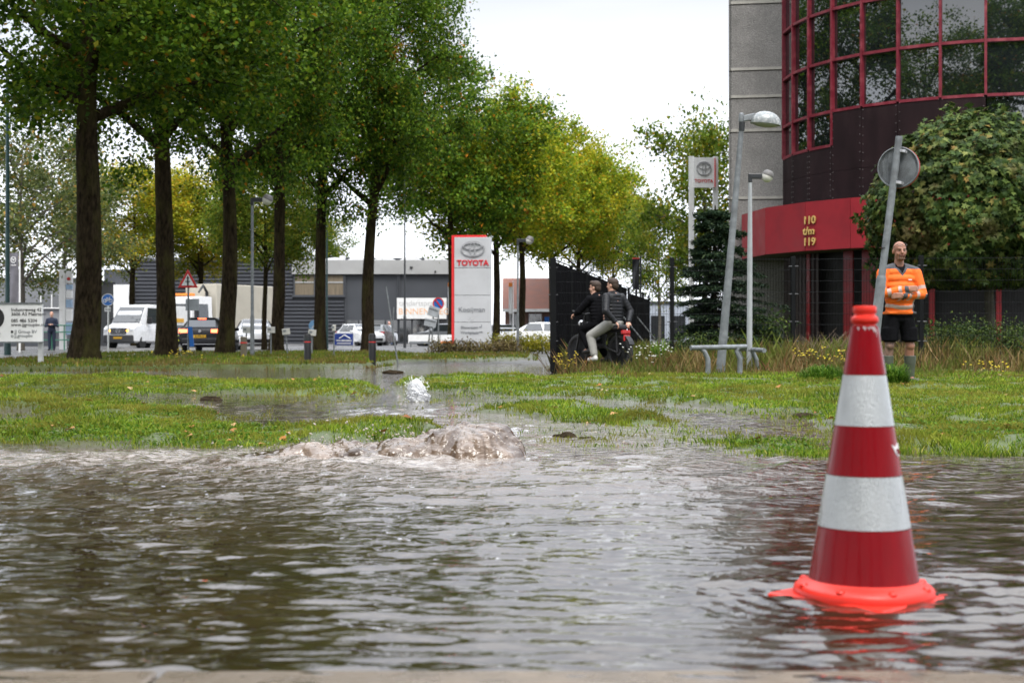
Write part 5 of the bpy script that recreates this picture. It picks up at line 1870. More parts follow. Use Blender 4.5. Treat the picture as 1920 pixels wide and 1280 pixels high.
MB().ring((tx0 + 2 * s_, -0.034, gz(630, JD) - 0.02), 2.3 * s_, 2.3 * s_, 0.7 * s_, 0.008, 16).build('social_icon', M_GREYTXT, jb)
disc(MB(), (-32 * s_, -0.036, gz(596, JD) - 0.02), 21 * s_, 0, 0.006, Matrix.Identity(3)).build('logo_disc', M_BLKTXT, jb)
MB().box((-26 * s_, -0.043, gz(596, JD) - 0.02), (4 * s_, 0.008, 22 * s_)).build('logo_stroke', M_WHITE, jb)
lettering('GROUP', 8 * s_, M_BLKTXT, jb, (-46 * s_, -0.034, gz(629, JD) - 0.02), extrude=0.003)


def banner(label, px, d, ytop, ybot, w, m_, side=-1, name='banner_flag', pole_top=None, tip=None, polem=None, wave=0.05):
    t = thing(name, label, 'banner', (gx(px, d), d, 0))
    MB().tube([(0, 0, -0.05), (0, 0, gz(pole_top or ytop - 4, d))], [0.045, 0.03], 10).build('pole', polem or M_WHITE, t, True)
    z1, z0 = gz(ytop, d), gz(ybot, d)
    nx, nz_ = 7, 14
    vs_, fs = [], []
    for k in range(2):
        for i in range(nx):
            for j in range(nz_):
                x_ = side * (0.05 + w * i / (nx - 1))
                vs_.append((x_, wave * math.sin(i * 0.9 + j * 0.35) + k * 0.012, z0 + (z1 - z0) * j / (nz_ - 1)))
    o_ = nx * nz_
    for i in range(nx - 1):
        for j in range(nz_ - 1):
            a = i * nz_ + j
            fs += [(a, a + nz_, a + nz_ + 1, a + 1), (o_ + a, o_ + a + 1, o_ + a + nz_ + 1, o_ + a + nz_)]
    mb = MB().add(vs_, fs)
    mb.build('cloth', m_, t, True)
    if tip:
        MB().box((side * (0.05 + w / 2), wave * 0.2 - 0.06, z1 - 0.12), (w, 0.03, 0.25)).build('coloured_tip', tip, t)
    return t


fl = banner('grey banner with a winged emblem on a white pole, far left', 37, 58, 474, 567, 0.36, mat('grey_flag_cloth', (0.13, 0.125, 0.14), 0.7), -1)
zz = gz(487, 58)
MB().ring((-0.23, -0.08, zz), 0.11, 0.13, 0.025, 0.02, 24).build('emblem', M_WHITE, fl)
mb = MB()
for a_, b_ in (((-0.33, 0.05), (-0.27, 0.04)), ((-0.27, 0.04), (-0.23, -0.05)), ((-0.23, -0.05), (-0.19, 0.04)), ((-0.19, 0.04), (-0.13, 0.05))):
    mb.tube([(a_[0], -0.08, zz + a_[1]), (b_[0], -0.08, zz + b_[1])], 0.012, 5)
mb.build('emblem', M_WHITE, fl)
lettering('mazda', 0.085, M_WHITE, fl, (-0.23, -0.075, zz - 0.24), extrude=0.004, align='CENTER', bold=0.002)
BF = 'white beach flags with orange tips'
for px, d, lb in ((848, 88, 'white beach flag with orange tip left of the pylon sign'), (962, 90, 'white beach flag with orange tip behind the small street lamp')):
    o = banner(lb, px, d, 530, 588, 0.22, M_WHITE, -1, 'beach_flag', tip=M_ORANGE, wave=0.03)
    o['group'] = BF
fl = banner('black flag with red top edge above the screen fence', 1201, 62, 484, 543, 0.3, mat('black_flag_cloth', (0.03, 0.032, 0.036), 0.7), -1, 'flag', tip=None, polem=M_DARKSTEEL, wave=0.09)
MB().box((-0.2, -0.03, gz(484.5, 62)), (0.3, 0.14, 0.05)).build('red_edge', M_SIGNRED, fl)
td_ = thing('totem_sign', 'slim white totem with blue panels left of the thickest oak', 'sign', (gx(124, 70), 70, 0))
MB().box((-0.15, 0, gz(505, 70) / 2), (0.3, 0.25, gz(505, 70))).build('column', M_WHITE, td_)
for k, (a_, b_) in enumerate(((508, 531), (533, 543), (545, 559), (561, 577), (579, 602), (604, 628))):
    MB().box((0.16, 0.0, (gz(a_, 70) + gz(b_, 70)) / 2), (0.28, 0.22, (b_ - a_) * 70 / F - 0.03)).build('panel', mat('pale_blue_panel', (0.25, 0.36, 0.5), 0.4) if k % 2 else M_WHITE, td_)
MB().ell((0.16, -0.12, gz(523, 70)), (0.09, 0.03, 0.08), 12).build('emblem', M_SIGNRED, td_, True)

# ------------------------------------------------------------------ lamp posts, tall poles
def ball_post(label, px, d, ybase, ytop, r, k):
    z0 = gz(ybase, d)
    t = thing('street_lamp', label, 'street lamp', (gx(px, d), d, z0))
    tp = Vector((0, 0, gz(ytop, d) - z0))
    lean_pole(MB(), (0, 0, -0.2), tp, [(0, r), (0.3, r * 0.95), (0.32, r * 0.75), (1, r * 0.6)]).build('pole', M_STEEL, t, True)
    ball_lamp(t, tp, k)


ball_post('grey street lamp with half-round head between the left oaks', 473, 41, 674, 383, 0.062, 1.55)
ball_post('grey street lamp with half-round head right of the pylon sign', 971, 50, 662, 457, 0.05, 1.45)
for (lb, px, d, yt, yb, r, m_) in [('dark green tall lamp pole at the left frame edge', 14, 48, 120, 664, 0.08, M_GREENPOLE), ('thin teal lamp pole behind the slim oak', 613, 72, 300, 650, 0.05, M_GREENPOLE),
                                   ('black lamp pole left of the white banner', 759, 78, 290, 646, 0.055, M_DARKSTEEL)]:
    z0 = gz(yb, d)
    t = thing('lamp_pole', lb, 'lamp pole', (gx(px, d), d, z0))
    h = gz(yt, d) - z0
    lean_pole(MB(), (0, 0, -0.2), (0, 0, h), [(0, r * 1.5), (0.16, r * 1.4), (0.17, r), (1, r * 0.6)]).build('pole', m_, t, True)
    MB().ell((0.25, 0, h + 0.02), (0.32, 0.12, 0.08), 14).build('lamp_head', m_, t, True)

# ------------------------------------------------------------------ traffic signs on the left
def post(t, h, r=0.03, m_=None):
    MB().tube([(0, 0, -0.15), (0, 0, h)], r, 10).build('post', m_ or M_STEEL, t, True)


d = 48
z0 = gz(660, d)
t = thing('cycle_sign', 'round blue cycle path sign right of the thickest oak', 'road sign', (gx(203, d), d, z0))
h = gz(562, d) - z0
post(t, h, 0.028, M_WHITE)
r = 11.2 * d / F
sp_ = disc(MB(), (0, -0.05, h), r, 0, 0.02, Matrix.Identity(3)).build('sign_plate', M_BLUE, t)
MB().ring((0, -0.045, h), r + 0.008, r + 0.008, 0.02, 0.025, 32).build('rim', M_WHITE, t)
mb = MB()
for sx in (-1, 1):
    mb.ring((sx * 0.095, -0.06, h - 0.03), 0.062, 0.062, 0.018, 0.012, 20)
for a_, b_ in (((-0.095, -0.03), (-0.03, 0.05)), ((-0.03, 0.05), (0.06, 0.05)), ((0.06, 0.05), (0.095, -0.03)), ((-0.03, 0.05), (0.0, -0.03)), ((0.0, -0.03), (0.06, 0.05)), ((-0.095, -0.03), (0.0, -0.03)), ((0.06, 0.05), (0.05, 0.085)), ((0.05, 0.085), (0.085, 0.085)), ((-0.05, 0.07), (-0.01, 0.07))):
    mb.tube([(a_[0], -0.06, h + a_[1]), (b_[0], -0.06, h + b_[1])], 0.009, 5)
mb.build('cycle_symbol', M_WHITE, t)
ub = MB().box((-0.01, -0.04, h - 0.32), (0.2, 0.02, 0.14)).build('under_plate', M_WHITE, t)
for sx in (-0.05, 0.05):
    MB().ring((sx, -0.055, h - 0.32), 0.035, 0.03, 0.012, 0.008, 14).build('print', M_BLKTXT, ub)

d = 45
z0 = gz(667, d)
t = thing('warning_sign', 'red triangle priority crossroads sign beside the second oak', 'road sign', (gx(353, d), d, z0))
h = gz(528, d) - z0
post(t, h + 0.2, 0.03)
k = d / F


def tri(s, zoff=0):
    return [(-19 * k * s, h - 11.5 * k * s + zoff), (19 * k * s, h - 11.5 * k * s + zoff), (0, h + 23.5 * k * s + zoff)]


MB().prism(tri(1.0), -0.055, -0.035, 'y').build('sign_plate', M_SIGNRED, t, bevel=0.01)
MB().prism(tri(0.63), -0.062, -0.052, 'y').build('sign_field', M_WHITE, t)
mb = MB().box((0, -0.066, h + 0.005), (0.045, 0.01, 0.25)).box((0, -0.066, h - 0.0), (0.15, 0.01, 0.03))
mb.prism([(-0.045, h + 0.1), (0.045, h + 0.1), (0, h + 0.19)], -0.072, -0.06, 'y')
mb.build('crossing_symbol', M_BLKTXT, t)
MB().box((0.09, -0.02, gz(631, d) - z0), (0.13, 0.05, 0.62), (0, R(-6), 0)).build('blue_guide_plate', M_BLUE, t)
MB().box((0.1, 0.12, gz(571, d) - z0), (0.42, 0.03, 0.36)).build('sign_back', M_SIGNBACK, t)

d = 58
t = thing('no_parking_sign', 'round blue no-waiting sign with red rim left of the pylon', 'road sign', (gx(822, d), d, 0.02))
h = gz(570, d)
post(t, h)
disc(MB(), (0, -0.05, h), 0.215, 0, 0.02, Matrix.Identity(3)).build('sign_plate', M_BLUE, t)
MB().ring((0, -0.06, h), 0.225, 0.245, 0.045, 0.025, 32).build('rim', M_SIGNRED, t)
MB().box((0, -0.065, h), (0.05, 0.02, 0.4), (0, R(-38), 0)).build('slash', M_SIGNRED, t)
for (px, py, rz_, w_, h_, lb) in ((812, 585, 18, 0.42, 0.38, 'tilted grey back of a square road sign left of the pylon, the upper one'), (806, 606, 12, 0.46, 0.3, 'tilted grey back of a low road sign beside the hedge')):
    dd = 55
    t = thing('sign_back', lb, 'road sign', (gx(px - 3, dd), dd, 0.02))
    h = gz(py, dd)
    MB().tube([(-0.02, 0.05, -0.15), (0.08, 0.05, h + 0.1)], 0.028, 8).build('post', M_STEEL, t, True)
    MB().box((0.08, 0, h), (w_, 0.025, h_), (0, R(rz_), 0)).build('sign_plate', M_SIGNBACK, t, bevel=0.01)
    MB().box((0.08, -0.02, h + 0.08), (w_ * 0.9, 0.02, 0.03), (0, R(rz_), 0)).build('bracket', M_STEEL, t)

# leaning rod
d = 33
pa, pb = at(748, 688, d), at(724, 537, d)
t = thing('survey_rod', 'thin grey rod leaning left in the flooded road', 'rod', pa)
MB().tube([(0, 0, -0.1), pb - pa], [0.02, 0.016], 8).build('shaft', M_STEEL, t, True)
q = pa.lerp(pb, 0.5) - pa
MB().tube([q + Vector((0.0, 0, -0.05)), q + Vector((0.03, 0, 0.45))], 0.014, 6).build('side_tube', M_STEEL, t, True)

# bollards
BG = 'black bollards with a red band'
for px, d, lb in ((577, 32, 'left black bollard with red band'), (698, 32, 'right black bollard with red band before the leaning oak')):
    z0 = gz(685, d)
    t = thing('bollard', lb, 'bollard', (gx(px, d), d, z0 - 0.01), (0, R(random.uniform(-1, 1)), 0), group=BG)
    h = 60 * d / F
    MB().lathe([(0.078, -0.1), (0.078, h - 0.03), (0.07, h), (0.03, h + 0.01)], 20).build('body', M_BLACK, t, True)
    MB().lathe([(0.0785, h - 0.19), (0.081, h - 0.188), (0.081, h - 0.172), (0.0785, h - 0.17)], 20).build('red_band', M_SIGNRED, t, True)
    MB().lathe([(0.0785, h - 0.13), (0.081, h - 0.128), (0.081, h - 0.06), (0.0785, h - 0.058)], 20).build('ring', M_DARKSTEEL, t, True)
d = 38
t = thing('marker_post', 'weathered wooden marker post with a small yellow triangle by the grey lamp', 'post', (gx(457, d), d, gz(673, d)))
MB().box((0, 0, 0.28), (0.15, 0.15, 0.62)).build('body', mat('weathered_wood', (0.1, 0.085, 0.06), 0.85, var=0.3, vscale=12, stretch=(1, 1, 0.2)), t, bevel=0.015)
MB().prism([(-0.05, 0.05), (0.05, 0.05), (0, 0.14)], -0.09, -0.076, 'y').build('triangle', mat('sign_yellow', (0.6, 0.45, 0.02), 0.5), t)
MB().box((0, 0, 0.43), (0.16, 0.16, 0.03)).build('band', M_SIGNRED, t)
# small plate posts on the verge
SG = 'small plate posts along the far kerb'
for i, (px, yb, yt, rz_, lb) in enumerate([(462, 672, 613, 4, 'pale plate on a short post above the wooden marker'), (508, 666, 613, 0, 'pale square plate on a thin post beside the dark slim oak'), (536, 668, 616, -7, 'tilted pale plate on a thin post right of the dark slim oak'),
                                   (585, 660, 618, 5, 'pale plate half hidden behind the slim oak'), (626, 662, 609, 3, 'narrow pale plate on a thin post left of the blue estate board')]):
    d = 44
    t = thing('plate_post', lb, 'plate post', (gx(px, d), d, gz(yb, d)), group=SG)
    h = (yb - yt) * d / F
    MB().tube([(0.06 if rz_ < 0 else 0, 0, -0.1), (0, 0, h - 0.05)], 0.022, 8).build('post', M_STEEL, t, True)
    MB().box((0.01, -0.03, h - 0.09), (0.24 if i != 4 else 0.11, 0.07, 0.19), (0, R(rz_), R(8))).build('plate', mat('dull_white_plastic', (0.42, 0.41, 0.38), 0.6), t, bevel=0.01)
    MB().box((-0.03, -0.07, h - 0.07), (0.09, 0.012, 0.07), (0, R(rz_), R(8))).build('print', M_GREYTXT, t)
d = 60
t = thing('direction_sign', 'round blue arrow sign on a yellow post behind the slim oak', 'road sign', (gx(590, d), d, 0))
MB().box((0, 0, gz(620, d) / 2), (0.11, 0.08, gz(620, d))).build('post', mat('traffic_yellow', (0.7, 0.38, 0.02), 0.5), t)
disc(MB(), (-0.02, -0.06, gz(610, d)), 0.22, 0, 0.02, Matrix.Identity(3)).build('sign_plate', mat('light_blue_sign', (0.2, 0.4, 0.62), 0.4), t)
MB().box((-0.05, -0.07, gz(612, d)), (0.05, 0.01, 0.2), (0, R(40), 0)).build('arrow', M_WHITE, t)
d = 70
t = thing('estate_board', 'blue estate board with white roof outline right of the slim oak', 'sign board', (gx(645, d), d, 0))
s_ = d / F
zc_ = gz(636, d)
for sx in (-17, 17):
    MB().box((sx * s_, 0.05, zc_ / 2), (0.07, 0.07, zc_)).build('post', M_WHITE, t)
MB().box((0, 0, zc_), (37 * s_, 0.06, 24 * s_)).build('board', M_WHITE, t)
MB().box((0, -0.035, zc_), (34.5 * s_, 0.02, 21.5 * s_)).build('blue_field', mat('navy_blue', (0.02, 0.05, 0.25), 0.5), t)
MB().tube([(-9 * s_, -0.05, zc_ + 1.5 * s_), (1 * s_, -0.05, zc_ + 8 * s_), (12 * s_, -0.05, zc_ + 1.5 * s_)], 0.03, 5).build('roof_outline', M_WHITE, t)
lettering('VON HEECKEREN', 4.6 * s_, M_WHITE, t, (0, -0.05, zc_ - 4.0 * s_), extrude=0.008, align='CENTER', xs=0.78, bold=0.006)
MB().box((0, -0.05, zc_ - 7.5 * s_), (26 * s_, 0.012, 1.8 * s_)).build('print_line', M_WHITE, t)
# low advert boards at the far kerb
for i, (px, w_, lb, c_) in enumerate(((795, 62, 'long white advert board at the kerb left of the pylon', M_WHITE), (838, 26, 'small white board with orange base left of the pylon', M_WHITE))):
    d = 82
    t = thing('advert_board', lb, 'sign board', (gx(px, d), d, 0.05))
    s_ = d / F
    MB().box((0, 0, 0.45), (w_ * s_ * 0.95, 0.06, 0.5)).build('board', c_, t)
    MB().box((0, -0.04, 0.26), (w_ * s_ * 0.9, 0.02, 0.13)).build('base_strip', M_GREYTXT if i == 0 else M_ORANGE, t)
    for sx in (-0.4, 0.4):
        MB().box((sx * w_ * s_, 0.05, 0.2), (0.06, 0.06, 0.5)).build('post', M_STEEL, t)
# green guard rail left
d = 64
t = thing('guard_rail', 'green tubular guard rail behind the man with the phone', 'railing', (gx(112, d), d, 0.05))
for zz in (0.45, 0.8, 1.1):
    MB().tube([(-0.9, 0, zz), (0.75, 0, zz)], 0.028, 8).build('rail', mat('rail_green', (0.03, 0.14, 0.09), 0.5), t, True)
for x_ in (-0.9, -0.35, 0.2, 0.75):
    MB().tube([(x_, 0, -0.1), (x_, 0, 1.12)], 0.03, 8).build('upright', mat('rail_green', (0, 0, 0)), t, True)


# ------------------------------------------------------------------ vehicles
def loft(mb, st, mi=0):
    """stations (x, zb, zbelt, zroof, wb, wbelt, wroof) -> car shell"""
    rings = []
    for (x, zb, zl, zr, wb, wl, wr_) in st:
        half = [(wb * 0.9, zb), (wb, zb + 0.10), (max(wb, wl), zb + (zl - zb) * 0.55), (wl * 0.985, zl), (wr_, max(zr - 0.045, zl + 0.002)), (wr_ * 0.84, zr)]
        rings.append([(x, y, z) for y, z in half] + [(x, -y, z) for y, z in half[::-1]])
    n = len(rings[0])
    b = len(mb.v)
    for r_ in rings:
        mb.v += r_
    for i in range(len(rings) - 1):
        for k in range(n):
            k2 = (k + 1) % n
            mb.f.append((b + i * n + k, b + i * n + k2, b + (i + 1) * n + k2, b + (i + 1) * n + k))
            mb.m.append(mi)
    mb.f.append(tuple(b + k for k in range(n)))
    mb.f.append(tuple(b + (len(rings) - 1) * n + k for k in range(n))[::-1])
    mb.m += [mi, mi]
    return mb


def quad_slab(p, th=0.012):
    """thin pane over four points"""
    p = [Vector(q) for q in p]
    n = (p[1] - p[0]).cross(p[3] - p[0]).normalized() * th
    return MB().hexa([q - n * 0.5 for q in p] + [q + n for q in p])


def wheels(t, xs_, y, r, w=0.2):
    for x in xs_:
        for s in (-1, 1):
            m3 = Matrix.Rotation(R(90), 3, 'X')
            wh = MB().lathe([(r * 0.62, -w / 2), (r * 0.95, -w / 2), (r, -w / 2 + 0.03), (r, w / 2 - 0.03), (r * 0.95, w / 2), (r * 0.62, w / 2)], 24, (x, s * y, r), 0, m3).build('wheel', M_TYRE, t, True)
            MB().lathe([(0.001, -w / 2 + 0.02), (r * 0.3, -w / 2 + 0.01), (r * 0.64, -w / 2 + 0.03), (r * 0.64, w / 2 - 0.03), (r * 0.3, w / 2 - 0.01), (0.001, w / 2 - 0.02)], 20, (x, s * y, r), 0, m3).build('rim', M_RIM, wh, True)


M_CARBLACK = mat('black_car_paint', (0.006, 0.006, 0.008), 0.2, var=0.05, coat=0.15, ior=1.3)
M_CARWHITE = mat('white_car_paint', (0.72, 0.72, 0.72), 0.28, var=0.04, coat=0.6)
M_CARGREY = mat('grey_car_paint', (0.12, 0.125, 0.13), 0.28, var=0.04, coat=0.8)
M_CARGLASS = mat('car_glass', (0.03, 0.035, 0.038), 0.05, rvar=0.02, ior=1.7)
M_TAIL = mat('lit_tail_lamp', (0.6, 0.02, 0.01), 0.3, emit=(1.0, 0.12, 0.05), estr=4.0)
M_TAILOFF = mat('tail_lamp_red', (0.35, 0.01, 0.01), 0.2)
M_HEADL = mat('headlamp_glass', (0.6, 0.62, 0.64), 0.1, coat=0.8)
M_PLATE = mat('yellow_number_plate', (0.75, 0.42, 0.02), 0.5, var=0.05)
M_AMBER = mat('lit_amber_lamp', (0.8, 0.3, 0.02), 0.3, emit=(1.0, 0.4, 0.05), estr=2.5)


def hatchback(label, loc, rz, paint, lit=False, group=None, back_detail=True, s=1.0, plate='K-776-H', name='hatchback_car'):
    t = thing(name, label, 'car', loc, (0, 0, rz), group, (s, s, s))
    st = [(-2.13, .42, .60, .62, .74, .76, .70), (-2.10, .30, .86, .90, .86, .88, .78), (-2.02, .27, .99, 1.02, .88, .89, .76), (-1.86, .25, 1.0, 1.2, .89, .89, .66), (-1.62, .24, 1.0, 1.42, .89, .89, .60),
          (-1.2, .22, .98, 1.465, .89, .895, .60), (-0.3, .2, .96, 1.475, .895, .9, .61), (0.25, .2, .95, 1.45, .895, .9, .60), (0.7, .2, .94, 1.22, .895, .9, .67), (1.1, .2, .93, .97, .895, .89, .76),
          (1.6, .22, .86, .89, .89, .87, .74), (1.98, .25, .74, .78, .86, .83, .68), (2.12, .33, .55, .60, .76, .74, .6)]
    loft(MB(), st).build('body', paint, t, True)
    quad_slab([(-2.0, 0.63, 1.06), (-2.0, -0.63, 1.06), (-1.66, -0.54, 1.41), (-1.66, 0.54, 1.41)]).build('rear_window', M_CARGLASS, t)
    quad_slab([(1.05, -0.68, 1.0), (1.05, 0.68, 1.0), (0.3, 0.56, 1.43), (0.3, -0.56, 1.43)]).build('windscreen', M_CARGLASS, t)
    for s_ in (-1, 1):
        for (xa, xb) in ((-1.45, -0.55), (-0.5, 0.35)):
            quad_slab([(xa, s_ * 0.893, 1.0), (xb + (0.3 if xb > 0 else 0), s_ * 0.897, 0.99), (xb, s_ * 0.632, 1.4), (xa + 0.12, s_ * 0.632, 1.4)]).build('side_window', M_CARGLASS, t)
        MB().box((0.75, s_ * 0.98, 0.98), (0.12, 0.2, 0.14)).build('wing_mirror', paint, t, bevel=0.03)
        MB().hexa([(-2.14, s_ * 0.46, .84), (-2.1, s_ * .90, .82), (-1.9, s_ * .905, .85), (-2.0, s_ * .46, .86), (-2.11, s_ * .46, .97), (-2.06, s_ * .895, .985), (-1.88, s_ * .9, .99), (-2.0, s_ * .46, .98)]).build('tail_light', M_TAIL if lit else M_TAILOFF, t)
        MB().ell((1.93, s_ * 0.66, 0.69), (0.16, 0.17, 0.08), 12).build('headlight', M_HEADL, t, True)
    if lit:
        MB().box((-1.7, 0, 1.425), (0.06, 0.34, 0.03)).build('brake_light', M_TAIL, t)
    MB().box((-1.62, 0, 1.45), (0.22, 1.1, 0.04)).build('spoiler', paint, t, bevel=0.015)
    MB().box((-2.135, 0, 0.5), (0.1, 1.5, 0.2)).build('rear_bumper', M_BLACK, t, bevel=0.04)
    MB().box((-2.19, 0, 0.36), (0.03, 1.42, 0.03)).build('chrome_strip', M_CHROME, t)
    pl = MB().box((-2.15, 0.0, 0.68), (0.06, 0.52, 0.12)).build('number_plate', M_PLATE, t)
    lettering(plate, 0.11, M_BLKTXT, pl, (-2.183, 0, 0.645), (0, 0, R(-90)), 0.003, 'CENTER', 0.002)
    disc(MB(), (-2.15, 0, 0.9), 0.06, -0.01, 0.02, Matrix.Rotation(R(90), 3, 'Z')).build('badge', M_CHROME, t)
    MB().box((2.08, 0, 0.45), (0.12, 1.3, 0.18)).build('grille', M_BLACK, t, bevel=0.03)
    wheels(t, (-1.3, 1.33), 0.79, 0.315)
    return t


hatchback('black hatchback with lit tail lights stopped before the second and third oaks', (gx(376, 60), 62, -0.02), R(90), M_CARBLACK, True)
hatchback('white hatchback partly hidden behind the forked oak and grey lamp post', (gx(463, 66), 68, 0.0), R(-78), M_CARWHITE, plate='L-093-B')
hatchback('white hatchback parked side-on right of the pylon, behind the lime hedge', (gx(1003, 78), 78, 0.02), R(176), M_CARWHITE, plate='R-204-K', s=0.95)
hatchback('white van-like car parked behind the blue estate board', (gx(676, 95), 95, 0.0), R(-60), M_CARWHITE, plate='S-551-D')
hatchback('grey car with its boot to us, parked left of the walking figure', (gx(711, 100), 100, 0.0), R(80), M_CARGREY, plate='P-310-N')
hatchback('grey parked car just left of the pylon foot', (gx(832, 92), 92, 0.0), R(175), M_CARGREY, plate='T-118-X')
hatchback('small white car far behind the pylon', (gx(947, 98), 98, 0.0), R(-75), M_CARWHITE, plate='Z-670-J')

# white flatbed van
vt = thing('flatbed_van', 'white flatbed van with dark grille between the first two oaks', 'van', (gx(268, 80), 80, -0.04), (0, 0, R(-105)))
st = [(2.62, .42, .80, .84, .80, .84, .74), (2.58, .36, 1.1, 1.14, .92, .92, .82), (2.3, .34, 1.25, 1.29, .97, .97, .86), (1.85, .34, 1.32, 1.42, .98, .98, .86), (1.45, .34, 1.34, 1.95, .99, .99, .82),
      (1.05, .34, 1.36, 2.36, .99, .99, .80), (0.6, .34, 1.36, 2.44, .99, .99, .82), (-0.25, .34, 1.36, 2.44, .99, .99, .82)]
loft(MB(), st).build('cab', M_CARWHITE, vt, True)
quad_slab([(1.86, -0.84, 1.45), (1.86, 0.84, 1.45), (1.1, 0.75, 2.30), (1.1, -0.75, 2.30)], 0.02).build('windscreen', M_CARGLASS, vt)
for s_ in (-1, 1):
    quad_slab([(0.0, s_ * 0.985, 1.42), (1.35, s_ * 0.985, 1.42), (0.95, s_ * 0.835, 2.25), (0.0, s_ * 0.845, 2.25)], 0.02).build('side_window', M_CARGLASS, vt)
    MB().box((1.25, s_ * 1.14, 1.55), (0.14, 0.22, 0.36)).build('wing_mirror', M_BLACK, vt, bevel=0.03)
    MB().ell((2.5, s_ * 0.74, 1.02), (0.12, 0.2, 0.11), 12).build('headlight', M_HEADL, vt, True)
    MB().ell((2.58, s_ * 0.52, 1.0), (0.06, 0.09, 0.06), 10).build('indicator', M_AMBER, vt, True)
gr = MB().box((2.6, 0, 0.98), (0.1, 0.96, 0.36)).build('grille', M_BLACK, vt, bevel=0.05)
for zz in (0.88, 0.99, 1.09):
    MB().box((2.655, 0, zz), (0.02, 0.9, 0.02)).build('slat', M_CHROME, gr)
MB().ring((0, -2.67, 1.0), 0.13, 0.13, 0.025, 0.02, 24).build('emblem', M_CHROME, vt, rot=(0, 0, R(90)))
mb = MB()
for k in range(3):
    a = R(90 + 120 * k)
    mb.tube([(2.67, 0, 1.0), (2.67, 0.12 * math.cos(a), 1.0 + 0.12 * math.sin(a))], 0.014, 5)
mb.build('emblem', M_CHROME, vt)
MB().box((2.55, 0, 0.56), (0.26, 1.8, 0.42)).build('bumper', mat('grey_bumper_plastic', (0.05, 0.05, 0.052), 0.6), vt, bevel=0.06)
MB().box((2.69, 0, 0.62), (0.02, 0.5, 0.11)).build('number_plate', M_PLATE, vt)
MB().box((-2.0, 0, 0.82), (3.3, 2.0, 0.16)).build('bed_floor', M_STEEL, vt)
for s_ in (-1, 1):
    MB().box((-2.0, s_ * 1.0, 1.12), (3.3, 0.04, 0.42)).build('dropside', M_STEEL, vt)
MB().box((-0.38, 0, 1.55), (0.05, 2.0, 1.3)).build('headboard', M_STEEL, vt)
MB().box((-2.1, 0.1, 1.75), (2.9, 1.7, 1.3)).build('load_box', M_WHITE, vt, bevel=0.02)
MB().box((-2.1, 0.962, 1.6), (1.6, 0.03, 0.22)).build('amber_strip', mat('amber_print', (0.65, 0.35, 0.03), 0.5), vt)
for y_ in (-0.8, 0.8):
    MB().tube([(-0.4, y_, 2.5), (-3.5, y_, 2.55)], 0.03, 6).build('roof_rack', M_DARKSTEEL, vt)
MB().box((-1.6, 0, 0.6), (3.4, 0.9, 0.24)).build('chassis', M_BLACK, vt)
wheels(vt, (1.75, -1.9), 0.86, 0.36, 0.24)

# truck with beige box body
tt = thing('box_truck', 'white truck with beige box body and hi-vis bumper behind the second oak', 'truck', (gx(386, 92), 94, 0.0), (0, 0, R(-116)))
st = [(3.6, .5, 1.6, 2.9, 1.2, 1.22, 1.16), (3.5, .45, 1.6, 3.15, 1.25, 1.25, 1.18), (2.6, .45, 1.6, 3.2, 1.25, 1.25, 1.18), (1.6, .5, 1.6, 3.2, 1.25, 1.25, 1.18)]
loft(MB(), st).build('cab', M_CARWHITE, tt, True)
quad_slab([(3.63, -1.08, 1.7), (3.63, 1.08, 1.7), (3.6, 1.04, 2.68), (3.6, -1.04, 2.68)], 0.03).build('windscreen', M_CARGLASS, tt)
MB().box((3.68, 0, 1.35), (0.08, 1.9, 0.4)).build('grille', M_BLACK, tt)
MB().box((3.7, 0, 0.65), (0.12, 2.3, 0.6)).build('bumper', mat('hi_vis_yellow', (0.5, 0.55, 0.03), 0.5), tt, bevel=0.04)
for s_ in (-1, 1):
    quad_slab([(2.0, s_ * 1.26, 1.7), (3.4, s_ * 1.26, 1.7), (3.35, s_ * 1.2, 2.7), (2.0, s_ * 1.2, 2.7)], 0.02).build('side_window', M_CARGLASS, tt)
    MB().box((3.5, s_ * 1.5, 2.2), (0.16, 0.28, 0.75)).build('wing_mirror', M_BLACK, tt, bevel=0.04)
    MB().ell((3.66, s_ * 0.95, 0.98), (0.06, 0.22, 0.12), 12).build('headlight', M_HEADL, tt, True)
MB().box((2.9, 0, 3.3), (0.5, 1.4, 0.16)).build('light_bar', M_ORANGE, tt, bevel=0.03)
MB().box((-1.9, 0, 2.55), (6.2, 2.5, 2.95)).build('box_body', mat('beige_box_body', (0.46, 0.43, 0.36), 0.5, var=0.06, vscale=0.8, stain=(0.38, 0.34, 0.28), stain_amt=0.5), tt, bevel=0.05)
MB().box((-0.2, 1.26, 3.0), (0.7, 0.05, 0.6)).build('hatch_window', M_CARGLASS, tt)
MB().box((-2.0, 0, 0.85), (6.0, 1.2, 0.35)).build('chassis', M_BLACK, tt)
MB().tube([(1.35, 0.6, 1.0), (1.35, 0.6, 3.5), (1.9, 0.75, 3.9), (2.6, 0.95, 3.45)], [0.1, 0.1, 0.08, 0.06], 8).build('crane_arm', M_DARKSTEEL, tt, True)
wheels(tt, (2.6, -3.2), 1.0, 0.5, 0.32)
